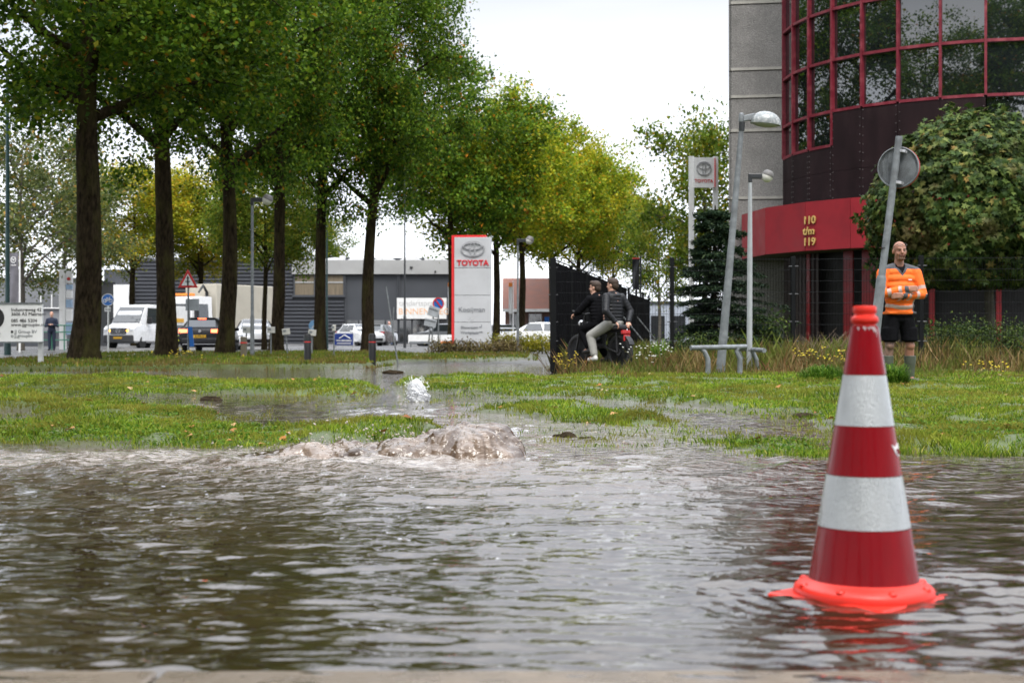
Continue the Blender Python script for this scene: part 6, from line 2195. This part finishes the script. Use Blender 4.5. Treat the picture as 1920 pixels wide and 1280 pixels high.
# ------------------------------------------------------------------ people
def fused(name, mb, voxel, mats, parent, pick=None, smooth=6, factor=0.5):
    """overlapping limbs and trunk melted into ONE continuous surface; pick(co) chooses the material slot"""
    me0 = mb.mesh('tmp', mats if isinstance(mats, (list, tuple)) else [mats])
    o = bpy.data.objects.new('tmp', me0)
    col.objects.link(o)
    m = o.modifiers.new('r', 'REMESH')
    m.mode = 'VOXEL'
    m.voxel_size = voxel
    sm = o.modifiers.new('s', 'SMOOTH')
    sm.iterations = smooth
    sm.factor = factor
    dg = bpy.context.evaluated_depsgraph_get()
    me = bpy.data.meshes.new_from_object(o.evaluated_get(dg))
    bpy.data.objects.remove(o)
    me.name = name
    me.materials.clear()
    for q in (mats if isinstance(mats, (list, tuple)) else [mats]):
        me.materials.append(q)
    mi = [pick(p.center) if pick else 0 for p in me.polygons]
    me.polygons.foreach_set('material_index', mi)
    me.polygons.foreach_set('use_smooth', [True] * len(me.polygons))
    me.update()
    return link(name, me, parent)


M_SKIN = mat('skin', (0.3, 0.14, 0.09), 0.5, var=0.12, vscale=14)
M_SKIN2 = mat('pale_skin', (0.5, 0.28, 0.2), 0.5, var=0.1, vscale=14)
M_TATTOO = mat('tattooed_skin', (0.2, 0.12, 0.09), 0.55, var=0.5, vscale=22)
M_HIVIS = mat('hi_vis_orange_cloth', (0.75, 0.13, 0.008), 0.75, var=0.10, vscale=9, bump=0.5, bscale=14, rvar=0)
M_REFLECT = mat('grey_reflective_tape', (0.42, 0.3, 0.26), 0.45, 0.1, var=0.12, vscale=30)
M_GREYCLOTH = mat('dark_grey_cloth', (0.06, 0.06, 0.066), 0.85, var=0.2, vscale=12)
M_BLACKCLOTH = mat('black_cloth', (0.006, 0.006, 0.007), 0.9, ior=1.12, var=0.3, vscale=14, bump=0.5, bscale=12)
M_BOOT = mat('green_rubber_boot', (0.055, 0.065, 0.045), 0.5, var=0.15, vscale=10)
M_BEARD = mat('beard_stubble', (0.1, 0.055, 0.035), 0.9)
M_HAIR = mat('dark_brown_hair', (0.035, 0.02, 0.012), 0.7, var=0.4, vscale=40)
M_EYE = mat('eye', (0.02, 0.015, 0.012), 0.2)
M_LIP = mat('lip', (0.3, 0.11, 0.085), 0.5)
M_GLASSES = mat('spectacle_frame', (0.03, 0.022, 0.018), 0.3)


def head(mb, c, s=1.0, yaw=0.0, jaw=1.0):
    """adds skull, jaw, nose, brow, ears, neck stub; faces -Y turned by yaw"""
    m = Matrix.Rotation(yaw, 3, 'Z')
    c = Vector(c)

    def P(x, y, z):
        return c + m @ Vector((x * s, y * s, z * s))
    mb.ell(P(0, 0.012, 0.035), (0.077 * s, 0.098 * s, 0.088 * s), 18, (0, 0, yaw))
    mb.ell(P(0, -0.018, -0.03), (0.064 * s, 0.075 * s, 0.088 * s), 16, (0, 0, yaw))
    mb.ell(P(0, -0.052, -0.092), (0.038 * s * jaw, 0.034 * s, 0.03 * s), 12, (0, 0, yaw))
    mb.ell(P(0, -0.07, 0.03), (0.055 * s, 0.022 * s, 0.014 * s), 12, (0, 0, yaw))
    mb.cap(P(0, -0.086, 0.022), P(0, -0.108, -0.022), 0.010 * s, 0.0155 * s, 8)
    for sx in (-1, 1):
        mb.ell(P(sx * 0.08, 0.015, -0.005), (0.012 * s, 0.02 * s, 0.032 * s), 10, (0, 0, yaw))
        mb.ell(P(sx * 0.04, -0.06, -0.03), (0.022 * s, 0.02 * s, 0.02 * s), 10, (0, 0, yaw))
    mb.cap(P(0, 0.02, -0.05), c + Vector((0, 0.03, -0.2)) * s, 0.055 * s, 0.06 * s)
    return P


def hand(mb, w, dirv, side, s=1.0, curl=0.5, normal=Vector((0, 0, 1))):
    """palm, four unequal bent fingers and a thumb leaving the side of the palm"""
    w, d = Vector(w), Vector(dirv).normalized()
    n = Vector(normal)
    n = (n - d * n.dot(d)).normalized()
    a = d.cross(n).normalized() * side
    for k in (-1, 0, 1):
        mb.cap(w + a * 0.02 * k * s, w + (d * 0.075 + a * 0.024 * k) * s, 0.02 * s, 0.017 * s, 8)
    for k, L in enumerate((0.068, 0.078, 0.073, 0.056)):
        b0 = w + (d * 0.078 + a * (0.033 - 0.022 * k)) * s
        b1 = b0 + (d * math.cos(curl * 0.6) - n * math.sin(curl * 0.6)) * L * 0.55 * s
        b2 = b1 + (d * math.cos(curl * 1.7) - n * math.sin(curl * 1.7)) * L * 0.5 * s
        mb.cap(b0, b1, 0.0095 * s, 0.009 * s, 6)
        mb.cap(b1, b2, 0.009 * s, 0.0078 * s, 6)
    t0 = w + (d * 0.02 + a * 0.03) * s
    t1 = t0 + (d * 0.03 + a * 0.03 - n * 0.008) * s
    mb.cap(t0, t1, 0.013 * s, 0.011 * s, 6)
    mb.cap(t1, t1 + (d * 0.032 + a * 0.006 - n * 0.012) * s, 0.0105 * s, 0.009 * s, 6)


# the road worker, arms folded
MD = 18.4
mz = gh(gx(1686, MD), MD) - 0.01
man = thing('person', 'bald man in orange hi-vis shirt and black shorts, arms folded', 'person', (gx(1686, MD), MD, min(mz, 0.05)), (0, 0, R(6)), scale=(1.0, 1.0, 1.0))
b = MB()
HP = head(b, (0.0, -0.02, 1.70), 1.04, R(-3), 1.15)
b.ell((0, 0.01, 1.30), (0.17, 0.11, 0.2), 14).ell((0, 0, 1.04), (0.15, 0.11, 0.18), 14)
for sx in (-1, 1):
    hip, kn, an = Vector((sx * 0.09, 0, 0.86)), Vector((sx * 0.135, -0.015, 0.50)), Vector((sx * 0.15, 0.02, 0.09))
    b.cap(hip, kn, 0.08, 0.058)
    b.ell(kn + Vector((0, -0.012, 0)), (0.06, 0.062, 0.065), 12)
    b.cap(kn, kn.lerp(an, 0.32) + Vector((0, 0.018, 0)), 0.055, 0.06)
    b.cap(kn.lerp(an, 0.32) + Vector((0, 0.018, 0)), an, 0.058, 0.038)
    b.cap(an, an + Vector((sx * 0.02, -0.13, -0.055)), 0.036, 0.034)
    b.cap(Vector((sx * 0.16, 0.0, 1.46)), Vector((sx * 0.215, 0, 1.42)), 0.055, 0.06)
shL, elL, wrL = Vector((-0.215, 0.0, 1.42)), Vector((-0.275, -0.07, 1.15)), Vector((0.03, -0.215, 1.215))
shR, elR, wrR = Vector((0.215, 0.0, 1.42)), Vector((0.28, -0.07, 1.15)), Vector((-0.03, -0.215, 1.135))
for sh, e_, w_ in ((shL, elL, wrL), (shR, elR, wrR)):
    b.cap(sh, e_, 0.052, 0.042)
    b.cap(e_, w_, 0.04, 0.03)
hand(b, wrL, Vector((0.95, -0.1, 0.05)), 1, 1.0, 0.5, Vector((0, -1, 0.1)))
hand(b, wrR, Vector((-0.95, 0.08, -0.05)), -1, 1.0, 0.5, Vector((0, -1, 0.1)))


def man_skin(c):
    if c.z < 0.72 and c.x < -0.03:
        return 1
    return 0


fused('body', b, 0.0085, [M_SKIN, M_TATTOO], man, man_skin, 4)
# face details
b = MB()
for sx in (-1, 1):
    b.ell(HP(sx * 0.031, -0.079, 0.004), (0.011, 0.006, 0.006), 8)
b.build('eyes', M_EYE, man, True)
for sx in (-1, 1):
    MB().cap(HP(sx * 0.016, -0.092, 0.023), HP(sx * 0.048, -0.084, 0.026), 0.0045, 0.003, 6).build('eyebrow', M_BEARD, man, True)
MB().cap(HP(-0.021, -0.093, -0.052), HP(0.021, -0.093, -0.052), 0.006, 0.006, 8).build('mouth', M_LIP, man, True)
b = MB()
b.cap(HP(-0.03, -0.088, -0.043), HP(0.03, -0.088, -0.043), 0.006, 0.006, 8)
for sx in (-1, 1):
    b.cap(HP(sx * 0.032, -0.086, -0.046), HP(sx * 0.026, -0.082, -0.085), 0.006, 0.009, 8)
b.cap(HP(-0.024, -0.084, -0.094), HP(0.024, -0.084, -0.094), 0.017, 0.017, 8)
b.build('beard', M_BEARD, man, True)
gl = MB()
for sx in (-1, 1):
    c = HP(sx * 0.033, -0.088, 0.078)
    pts = [c + Vector((0.027 * math.cos(a), 0.012 * math.sin(a), 0.018 * math.sin(a))) for a in np.linspace(0, 6.283, 15)]
    gl.tube(pts, 0.0028, 5)
    gl.tube([HP(sx * 0.06, -0.08, 0.08), HP(sx * 0.084, -0.0, 0.05), HP(sx * 0.082, 0.03, 0.02)], 0.0025, 5)
gl.tube([HP(-0.008, -0.094, 0.08), HP(0.008, -0.094, 0.08)], 0.0025, 5)
gl.build('glasses', M_GLASSES, man, True)
# shirt
b = MB()
for z, rx, ry, oy in ((0.93, 0.185, 0.145, -0.005), (1.0, 0.19, 0.155, -0.015), (1.08, 0.192, 0.158, -0.02), (1.17, 0.19, 0.15, -0.018), (1.26, 0.2, 0.142, -0.008), (1.35, 0.212, 0.135, 0.0), (1.43, 0.2, 0.115, 0.005)):
    b.ell((0, oy, z), (rx, ry, 0.085), 20)
for sh, e_, w_ in ((shL, elL, wrL), (shR, elR, wrR)):
    b.cap(Vector((0, 0.01, 1.50)) + Vector((math.copysign(0.07, sh.x), 0, 0)), sh + Vector((0, 0, 0.015)), 0.055, 0.075)
    b.cap(sh, e_, 0.082, 0.064)
    b.cap(e_, w_ - (w_ - e_).normalized() * 0.02, 0.062, 0.047)
b.box((0, 0, 0.915), (0.36, 0.27, 0.03))


def seg_t(c, a, q):
    d_ = q - a
    return (c - a).dot(d_) / d_.length_squared, ((c - a) - d_ * ((c - a).dot(d_) / d_.length_squared)).length


def shirt_pick(c):
    for sh, e_, w_ in ((shL, elL, wrL), (shR, elR, wrR)):
        t_, r_ = seg_t(c, e_, w_)
        if 0.02 < t_ < 1.05 and r_ < 0.068 and c.y < -0.1:
            if t_ > 0.9:
                return 2
            return 1 if 0.28 < t_ < 0.42 or 0.68 < t_ < 0.8 else 0
        t_, r_ = seg_t(c, sh, e_)
        if 0.1 < t_ < 1.05 and r_ < 0.09 and abs(c.x) > 0.205:
            return 1 if 0.62 < t_ < 0.78 else 0
    if c.z > 1.475 and abs(c.x) > 0.06:
        return 2
    if c.y < 0.02 and abs(c.x) < 0.09 and c.z > 1.40 + abs(c.x) * 1.25 - 0.018 and c.z < 1.405 + abs(c.x) * 1.25 + 0.02:
        return 2
    if c.y < 0.02 and abs(c.x) < 0.085 and c.z >= 1.42 + abs(c.x) * 1.25:
        return 3
    if c.x > 0.135 and c.z < 1.15:
        return 1 if 1.02 < c.z < 1.065 else 2
    sag = 0.03 * math.cos(c.x * 9)
    if 0.985 < c.z + sag < 1.035 or 1.11 < c.z + sag * 0.5 < 1.155:
        return 1
    return 0


fused('shirt', b, 0.0085, [M_HIVIS, M_REFLECT, M_GREYCLOTH, M_BLACKCLOTH], man, shirt_pick, 5)
b = MB()
MB().box((0.09, -0.138, 1.335), (0.05, 0.006, 0.012), (0, 0, R(12))).build('chest_print', M_WHITE, man)
b = MB().ell((0, 0, 0.90), (0.175, 0.14, 0.08), 18)
b.ell((0, 0.02, 0.84), (0.17, 0.135, 0.09), 18)
for sx in (-1, 1):
    b.cap((sx * 0.088, 0.0, 0.84), (sx * 0.128, -0.012, 0.62), 0.105, 0.102, 16)
    b.lathe([(0.1, 0.555), (0.108, 0.56), (0.104, 0.72), (0.08, 0.74)], 18, (sx * 0.13, -0.012, 0))
fused('shorts', b, 0.009, M_BLACKCLOTH, man, None, 4)
for sx in (-1, 1):
    kn, an = Vector((sx * 0.135, -0.015, 0.50)), Vector((sx * 0.15, 0.02, 0.09))
    tp = kn.lerp(an, 0.30) + Vector((0, 0.012, 0))
    b = MB().lathe([(0.05, 0.0), (0.055, 0.06), (0.06, 0.14), (0.072, 0.22), (0.076, 0.30), (0.078, 0.315), (0.07, 0.315)], 20, (sx * 0.148, 0.015, 0.055))
    b.cap((sx * 0.148, 0.03, 0.045), (sx * 0.175, -0.15, 0.04), 0.05, 0.045)
    b.box((sx * 0.16, -0.06, 0.012), (0.1, 0.27, 0.03), (0, 0, R(sx * 8)))
    fused('boot', b, 0.008, M_BOOT, man, None, 3)


# ------------------------------------------------------------------ fat bike with two riders
RD = 25.2
bk = thing('fat_bike', 'black fat-tyred electric bike carrying two riders past the fence', 'bicycle', (gx(1126, RD), RD, gh(gx(1126, RD), RD) - 0.01), (0, 0, R(127)))
# local +x is forward; it rides away to the left


def bike_wheel(x, name='wheel'):
    m3 = Matrix.Rotation(R(90), 3, 'X')
    rr, tr_ = 0.265, 0.05
    pr = [(rr + tr_ * math.cos(a), tr_ * math.sin(a)) for a in np.linspace(0, 2 * math.pi, 11)]
    w = MB().lathe(pr, 36, (x, 0, 0.315), 0, m3).build(name, M_TYRE, bk, True)
    MB().lathe([(0.225, -0.03), (0.235, -0.03), (0.235, 0.03), (0.225, 0.03), (0.225, -0.03)], 30, (x, 0, 0.315), 0, m3).build('rim', M_BLACK, w, True)
    mb = MB().lathe([(0.06, -0.05), (0.06, 0.05)], 14, (x, 0, 0.315), 0, m3)
    for k in range(10):
        a = k * math.pi / 5
        mb.tube([(x + 0.05 * math.cos(a), 0, 0.315 + 0.05 * math.sin(a)), (x + 0.23 * math.cos(a), 0, 0.315 + 0.23 * math.sin(a))], 0.006, 4)
    mb.build('hub_and_spokes', M_BLACK, w)


bike_wheel(0.58)
bike_wheel(-0.52)
MB().tube([(0.46, 0, 0.86), (0.4, 0, 0.62), (0.0, 0, 0.42), (-0.12, 0, 0.42)], [0.03, 0.035, 0.04, 0.04], 8).tube([(0.42, 0, 0.7), (-0.1, 0, 0.66), (-0.62, 0, 0.68)], 0.028, 8).tube([(-0.1, 0, 0.66), (-0.1, 0, 0.42)], 0.03, 8).tube(
    [(-0.12, 0.06, 0.42), (-0.52, 0.07, 0.315)], 0.018, 6).tube([(-0.12, -0.06, 0.42), (-0.52, -0.07, 0.315)], 0.018, 6).tube([(-0.5, 0.07, 0.66), (-0.52, 0.07, 0.315)], 0.016, 6).tube([(-0.5, -0.07, 0.66), (-0.52, -0.07, 0.315)], 0.016, 6).build('frame', M_BLACK, bk, True)
for s_ in (-1, 1):
    MB().tube([(0.44, s_ * 0.07, 0.84), (0.58, s_ * 0.075, 0.315)], 0.02, 8).build('fork_leg', M_BLACK, bk, True)
MB().tube([(0.46, 0, 0.86), (0.43, 0, 0.98), (0.4, 0.3, 1.04), (0.28, 0.36, 1.02)], 0.014, 6).tube([(0.43, 0, 0.98), (0.4, -0.3, 1.04), (0.28, -0.36, 1.02)], 0.014, 6).build('handlebar', M_BLACK, bk, True)
MB().box((-0.22, 0, 0.745), (0.78, 0.2, 0.09)).build('saddle', M_BLACK, bk, bevel=0.03)
MB().box((0.12, 0, 0.55), (0.34, 0.11, 0.14), (0, R(20), 0)).build('battery', M_DARKSTEEL, bk, bevel=0.02)
MB().box((-0.66, 0, 0.66), (0.06, 0.18, 0.07)).build('rear_light', M_TAILOFF, bk, bevel=0.015)
MB().box((-0.69, 0, 0.56), (0.03, 0.14, 0.1)).build('reflector_plate', M_SIGNRED, bk, bevel=0.01)
MB().ell((0.52, 0, 0.82), (0.06, 0.06, 0.06), 10).build('headlight', M_HEADL, bk, True)
b = MB()
for k in range(9):
    a = R(40 + k * 14)
    b.box((-0.52 + 0.335 * math.cos(a), 0, 0.315 + 0.335 * math.sin(a)), (0.09, 0.12, 0.012), (0, -(a + R(90)), 0))
fused('rear_mudguard', b, 0.012, M_BLACK, bk, None, 2)
for s_ in (-1, 1):
    MB().tube([(-0.06, s_ * 0.05, 0.4), (-0.02 + s_ * 0.1, s_ * 0.11, 0.38 - s_ * 0.1), (-0.02 + s_ * 0.1, s_ * 0.19, 0.38 - s_ * 0.1)], 0.014, 6).build('pedal_crank', M_DARKSTEEL, bk, True)


def rider(label, xoff, lean, jacket, trouser, shoe, headyaw, hairm, arms, legs, s=1.0):
    """rider sitting on the bike; local frame: +x forward, faces +x"""
    loc = bk.matrix_world if False else None
    base = Vector(bk.location)
    rz = bk.rotation_euler[2]
    t = thing('person', label, 'person', base + Matrix.Rotation(rz, 3, 'Z') @ Vector((xoff, 0, 0)), (0, 0, rz), scale=(s, s, s))
    hipz = 0.86
    ch = Vector((lean * 0.45, 0, hipz + 0.42))
    hd_ = Vector((lean * 0.62 + 0.02, 0, hipz + 0.655))
    b = MB()
    # head faces +x : turn the -Y face by 90 deg, plus the rider's own turn
    P = head(b, hd_, 0.98, R(90) + headyaw)
    b.ell((0, 0, hipz + 0.05), (0.13, 0.16, 0.14), 14)
    b.cap((0, 0, hipz + 0.08), ch, 0.12, 0.13)
    for sy, kn, an in ((1, *legs[0]), (-1, *legs[1])):
        kn, an = Vector(kn), Vector(an)
        b.cap((0, sy * 0.09, hipz), kn, 0.08, 0.055)
        b.cap(kn, an, 0.052, 0.036)
        b.cap(an, an + Vector((0.13, 0, -0.05)), 0.035, 0.03)
    for sy, el_, wr_ in ((1, *arms[0]), (-1, *arms[1])):
        sh = ch + Vector((-0.02, sy * 0.18, 0.02))
        el_, wr_ = Vector(el_), Vector(wr_)
        b.cap(sh, el_, 0.05, 0.04)
        b.cap(el_, wr_, 0.038, 0.028)
        hand(b, wr_, (wr_ - el_), sy, 0.95, 0.9, Vector((0, 0, 1)))
    fused('body', b, 0.0115, M_SKIN2, t, None, 4)
    # hair
    b = MB().ell(P(0, 0.03, 0.055), (0.088, 0.1, 0.085), 16, (0, 0, R(90) + headyaw))
    b.ell(P(0, 0.065, 0.0), (0.08, 0.062, 0.085), 14, (0, 0, R(90) + headyaw))
    b.ell(P(0, -0.045, 0.1), (0.066, 0.05, 0.04), 12, (0, 0, R(90) + headyaw))
    hr = fused('hair', b, 0.009, hairm, t, None, 2)
    b = MB()
    for sx in (-1, 1):
        b.ell(P(sx * 0.03, -0.082, 0.004), (0.008, 0.008, 0.006), 8)
    b.build('eyes', M_EYE, t, True)
    # jacket, quilted in rolls
    b = MB()
    for k in range(9):
        q = k / 8
        c = Vector((0, 0, hipz - 0.02)).lerp(ch + Vector((0, 0, 0.05)), q)
        b.ell(c, (0.150 - 0.012 * q, 0.185 + 0.025 * math.sin(q * 3.0) - 0.03 * q ** 4, 0.058), 18)
    b.cap(Vector((0, 0.045, hipz + 0.04)), ch + Vector((0, 0.045, 0)), 0.128, 0.13)
    b.cap(Vector((0, -0.045, hipz + 0.04)), ch + Vector((0, -0.045, 0)), 0.128, 0.13)
    b.ell(ch + Vector((0.01, 0, 0.10)), (0.075, 0.085, 0.06), 14)
    for sy, el_, wr_ in ((1, *arms[0]), (-1, *arms[1])):
        sh = ch + Vector((-0.02, sy * 0.185, 0.02))
        el_, wr_ = Vector(el_), Vector(wr_)
        for k in range(6):
            b.ell(sh.lerp(el_, k / 5), 0.08 - 0.01 * k / 5, 12)
        for k in range(6):
            b.ell(el_.lerp(wr_, k / 5.4), 0.068 - 0.016 * k / 5, 12)
    fused('jacket', b, 0.0105, jacket, t, None, 5)
    b = MB().ell((0, 0, hipz - 0.02), (0.15, 0.18, 0.12), 16)
    for sy, kn, an in ((1, *legs[0]), (-1, *legs[1])):
        kn, an = Vector(kn), Vector(an)
        b.cap((0, sy * 0.09, hipz - 0.02), kn, 0.105, 0.085)
        b.cap(kn, an + (kn - an) * 0.1, 0.084, 0.068)
    fused('trousers', b, 0.011, trouser, t, None, 3)
    for sy, kn, an in ((1, *legs[0]), (-1, *legs[1])):
        an = Vector(an)
        b = MB().cap(an + Vector((-0.03, 0, -0.045)), an + Vector((0.15, 0, -0.07)), 0.045, 0.038)
        b.cap(an + Vector((-0.01, 0, 0.01)), an + Vector((0.0, 0, -0.05)), 0.045, 0.045)
        fused('shoe', b, 0.009, shoe, t, None, 2)
    return t


M_PUFFER = mat('black_puffer_nylon', (0.010, 0.0105, 0.012), 0.45, ior=1.3, var=0.2, vscale=10, bump=0.4, bscale=16)
M_JEANG = mat('grey_trouser_cloth', (0.26, 0.255, 0.235), 0.85, var=0.12, vscale=10)
M_SHOEW = mat('white_trainer', (0.55, 0.54, 0.52), 0.6)
rider('rear rider in black quilted jacket and grey trousers, back to the camera', -0.36, 0.05, M_PUFFER, M_JEANG, M_SHOEW, R(18), M_HAIR,
      (((-0.12, 0.30, 1.05), (-0.22, 0.16, 0.86)), ((-0.1, -0.30, 1.05), (-0.22, -0.14, 0.86))),
      (((0.34, 0.26, 0.62), (0.22, 0.27, 0.26)), ((0.34, -0.24, 0.62), (0.24, -0.26, 0.26))), 0.97)
rider('front rider in dark clothes leaning to the handlebar of the bike', 0.0, 0.24, M_BLACKCLOTH, M_BLACKCLOTH, M_BLACK, R(25), M_HAIR,
      (((0.26, 0.30, 1.08), (0.32, 0.33, 1.04)), ((0.28, -0.30, 1.08), (0.32, -0.33, 1.04))),
      (((0.36, 0.15, 0.74), (0.12, 0.17, 0.40)), ((0.33, -0.15, 0.62), (0.02, -0.17, 0.24))), 0.95)


# ------------------------------------------------------------------ small standing figures
def standing(label, loc, rz, top, legs_m, skinm, hair, phone=False, coat=False, s=1.0, stride=0.0):
    t = thing('person', label, 'person', loc, (0, 0, rz), scale=(s, s, s))
    b = MB()
    P = head(b, (0, -0.01 - 0.02 * phone, 1.66), 1.0, 0)
    b.cap((0, 0, 0.95), (0, 0, 1.38), 0.13, 0.14)
    for sx in (-1, 1):
        b.cap((sx * 0.09, 0, 0.92), (sx * 0.1, -stride * sx * 0.5, 0.5), 0.085, 0.055)
        b.cap((sx * 0.1, -stride * sx * 0.5, 0.5), (sx * 0.1, -stride * sx + 0.03, 0.08), 0.052, 0.036)
        b.cap((sx * 0.1, -stride * sx + 0.03, 0.06), (sx * 0.11, -stride * sx - 0.12, 0.03), 0.038, 0.034)
        e_ = Vector((sx * 0.26, 0.0, 1.12))
        w_ = Vector((sx * 0.07, -0.24, 1.18)) if phone else Vector((sx * 0.27, -0.1 * sx, 0.88))
        b.cap((sx * 0.19, 0, 1.4), e_, 0.05, 0.04)
        b.cap(e_, w_, 0.038, 0.028)
        hand(b, w_, (w_ - e_), sx, 1.0, 0.6, Vector((0, -0.3, 1)))
    fused('body', b, 0.014, skinm, t, None, 3)
    b = MB().cap((0, 0, 0.6 if coat else 0.95), (0, 0, 1.36), 0.18 if coat else 0.165, 0.17)
    for sx in (-1, 1):
        e_ = Vector((sx * 0.26, 0.0, 1.12))
        w_ = Vector((sx * 0.07, -0.24, 1.18)) if phone else Vector((sx * 0.27, -0.1 * sx, 0.88))
        b.cap((sx * 0.12, 0, 1.42), (sx * 0.19, 0, 1.4), 0.08, 0.075)
        b.cap((sx * 0.19, 0, 1.4), e_, 0.075, 0.062)
        b.cap(e_, e_.lerp(w_, 0.85), 0.06, 0.045)
    fused('jacket', b, 0.012, top, t, None, 3)
    b = MB().ell((0, 0, 0.93), (0.165, 0.135, 0.1), 14)
    for sx in (-1, 1):
        b.cap((sx * 0.09, 0, 0.9), (sx * 0.1, -stride * sx * 0.5, 0.5), 0.1, 0.08)
        b.cap((sx * 0.1, -stride * sx * 0.5, 0.5), (sx * 0.1, -stride * sx + 0.03, 0.1), 0.078, 0.066)
    fused('trousers', b, 0.012, legs_m, t, None, 3)
    for sx in (-1, 1):
        MB().cap((sx * 0.1, -stride * sx + 0.05, 0.045), (sx * 0.115, -stride * sx - 0.14, 0.04), 0.046, 0.042).build('shoe', M_BLACK, t, True)
    if hair:
        b = MB().ell(P(0, 0.03, 0.05), (0.088, 0.1, 0.088), 14)
        b.ell(P(0, 0.06, -0.01), (0.08, 0.06, 0.09), 12)
        fused('hair', b, 0.011, hair, t, None, 2)
    if phone:
        MB().box((0, -0.29, 1.2), (0.075, 0.015, 0.15), (R(-40), 0, 0)).build('phone', M_BLACK, t)
    return t


M_NAVY = mat('navy_cloth', (0.014, 0.02, 0.04), 0.85)
M_COATW = mat('pale_coat', (0.55, 0.56, 0.6), 0.8)
M_PINK = mat('pink_headscarf', (0.6, 0.33, 0.3), 0.8)
d = 64
standing('bald man in navy clothes looking at his phone, far left', (gx(97, d), d, 0.03), R(8), M_NAVY, M_NAVY, M_SKIN2, None, True, s=0.97)
d = 104
standing('distant walker in a pale coat beside the leaning rod', (gx(730, d), d, 0.02), R(60), M_COATW, mat('blue_jean', (0.09, 0.13, 0.22), 0.85), M_SKIN2, M_PINK, False, True, 0.95, 0.16)
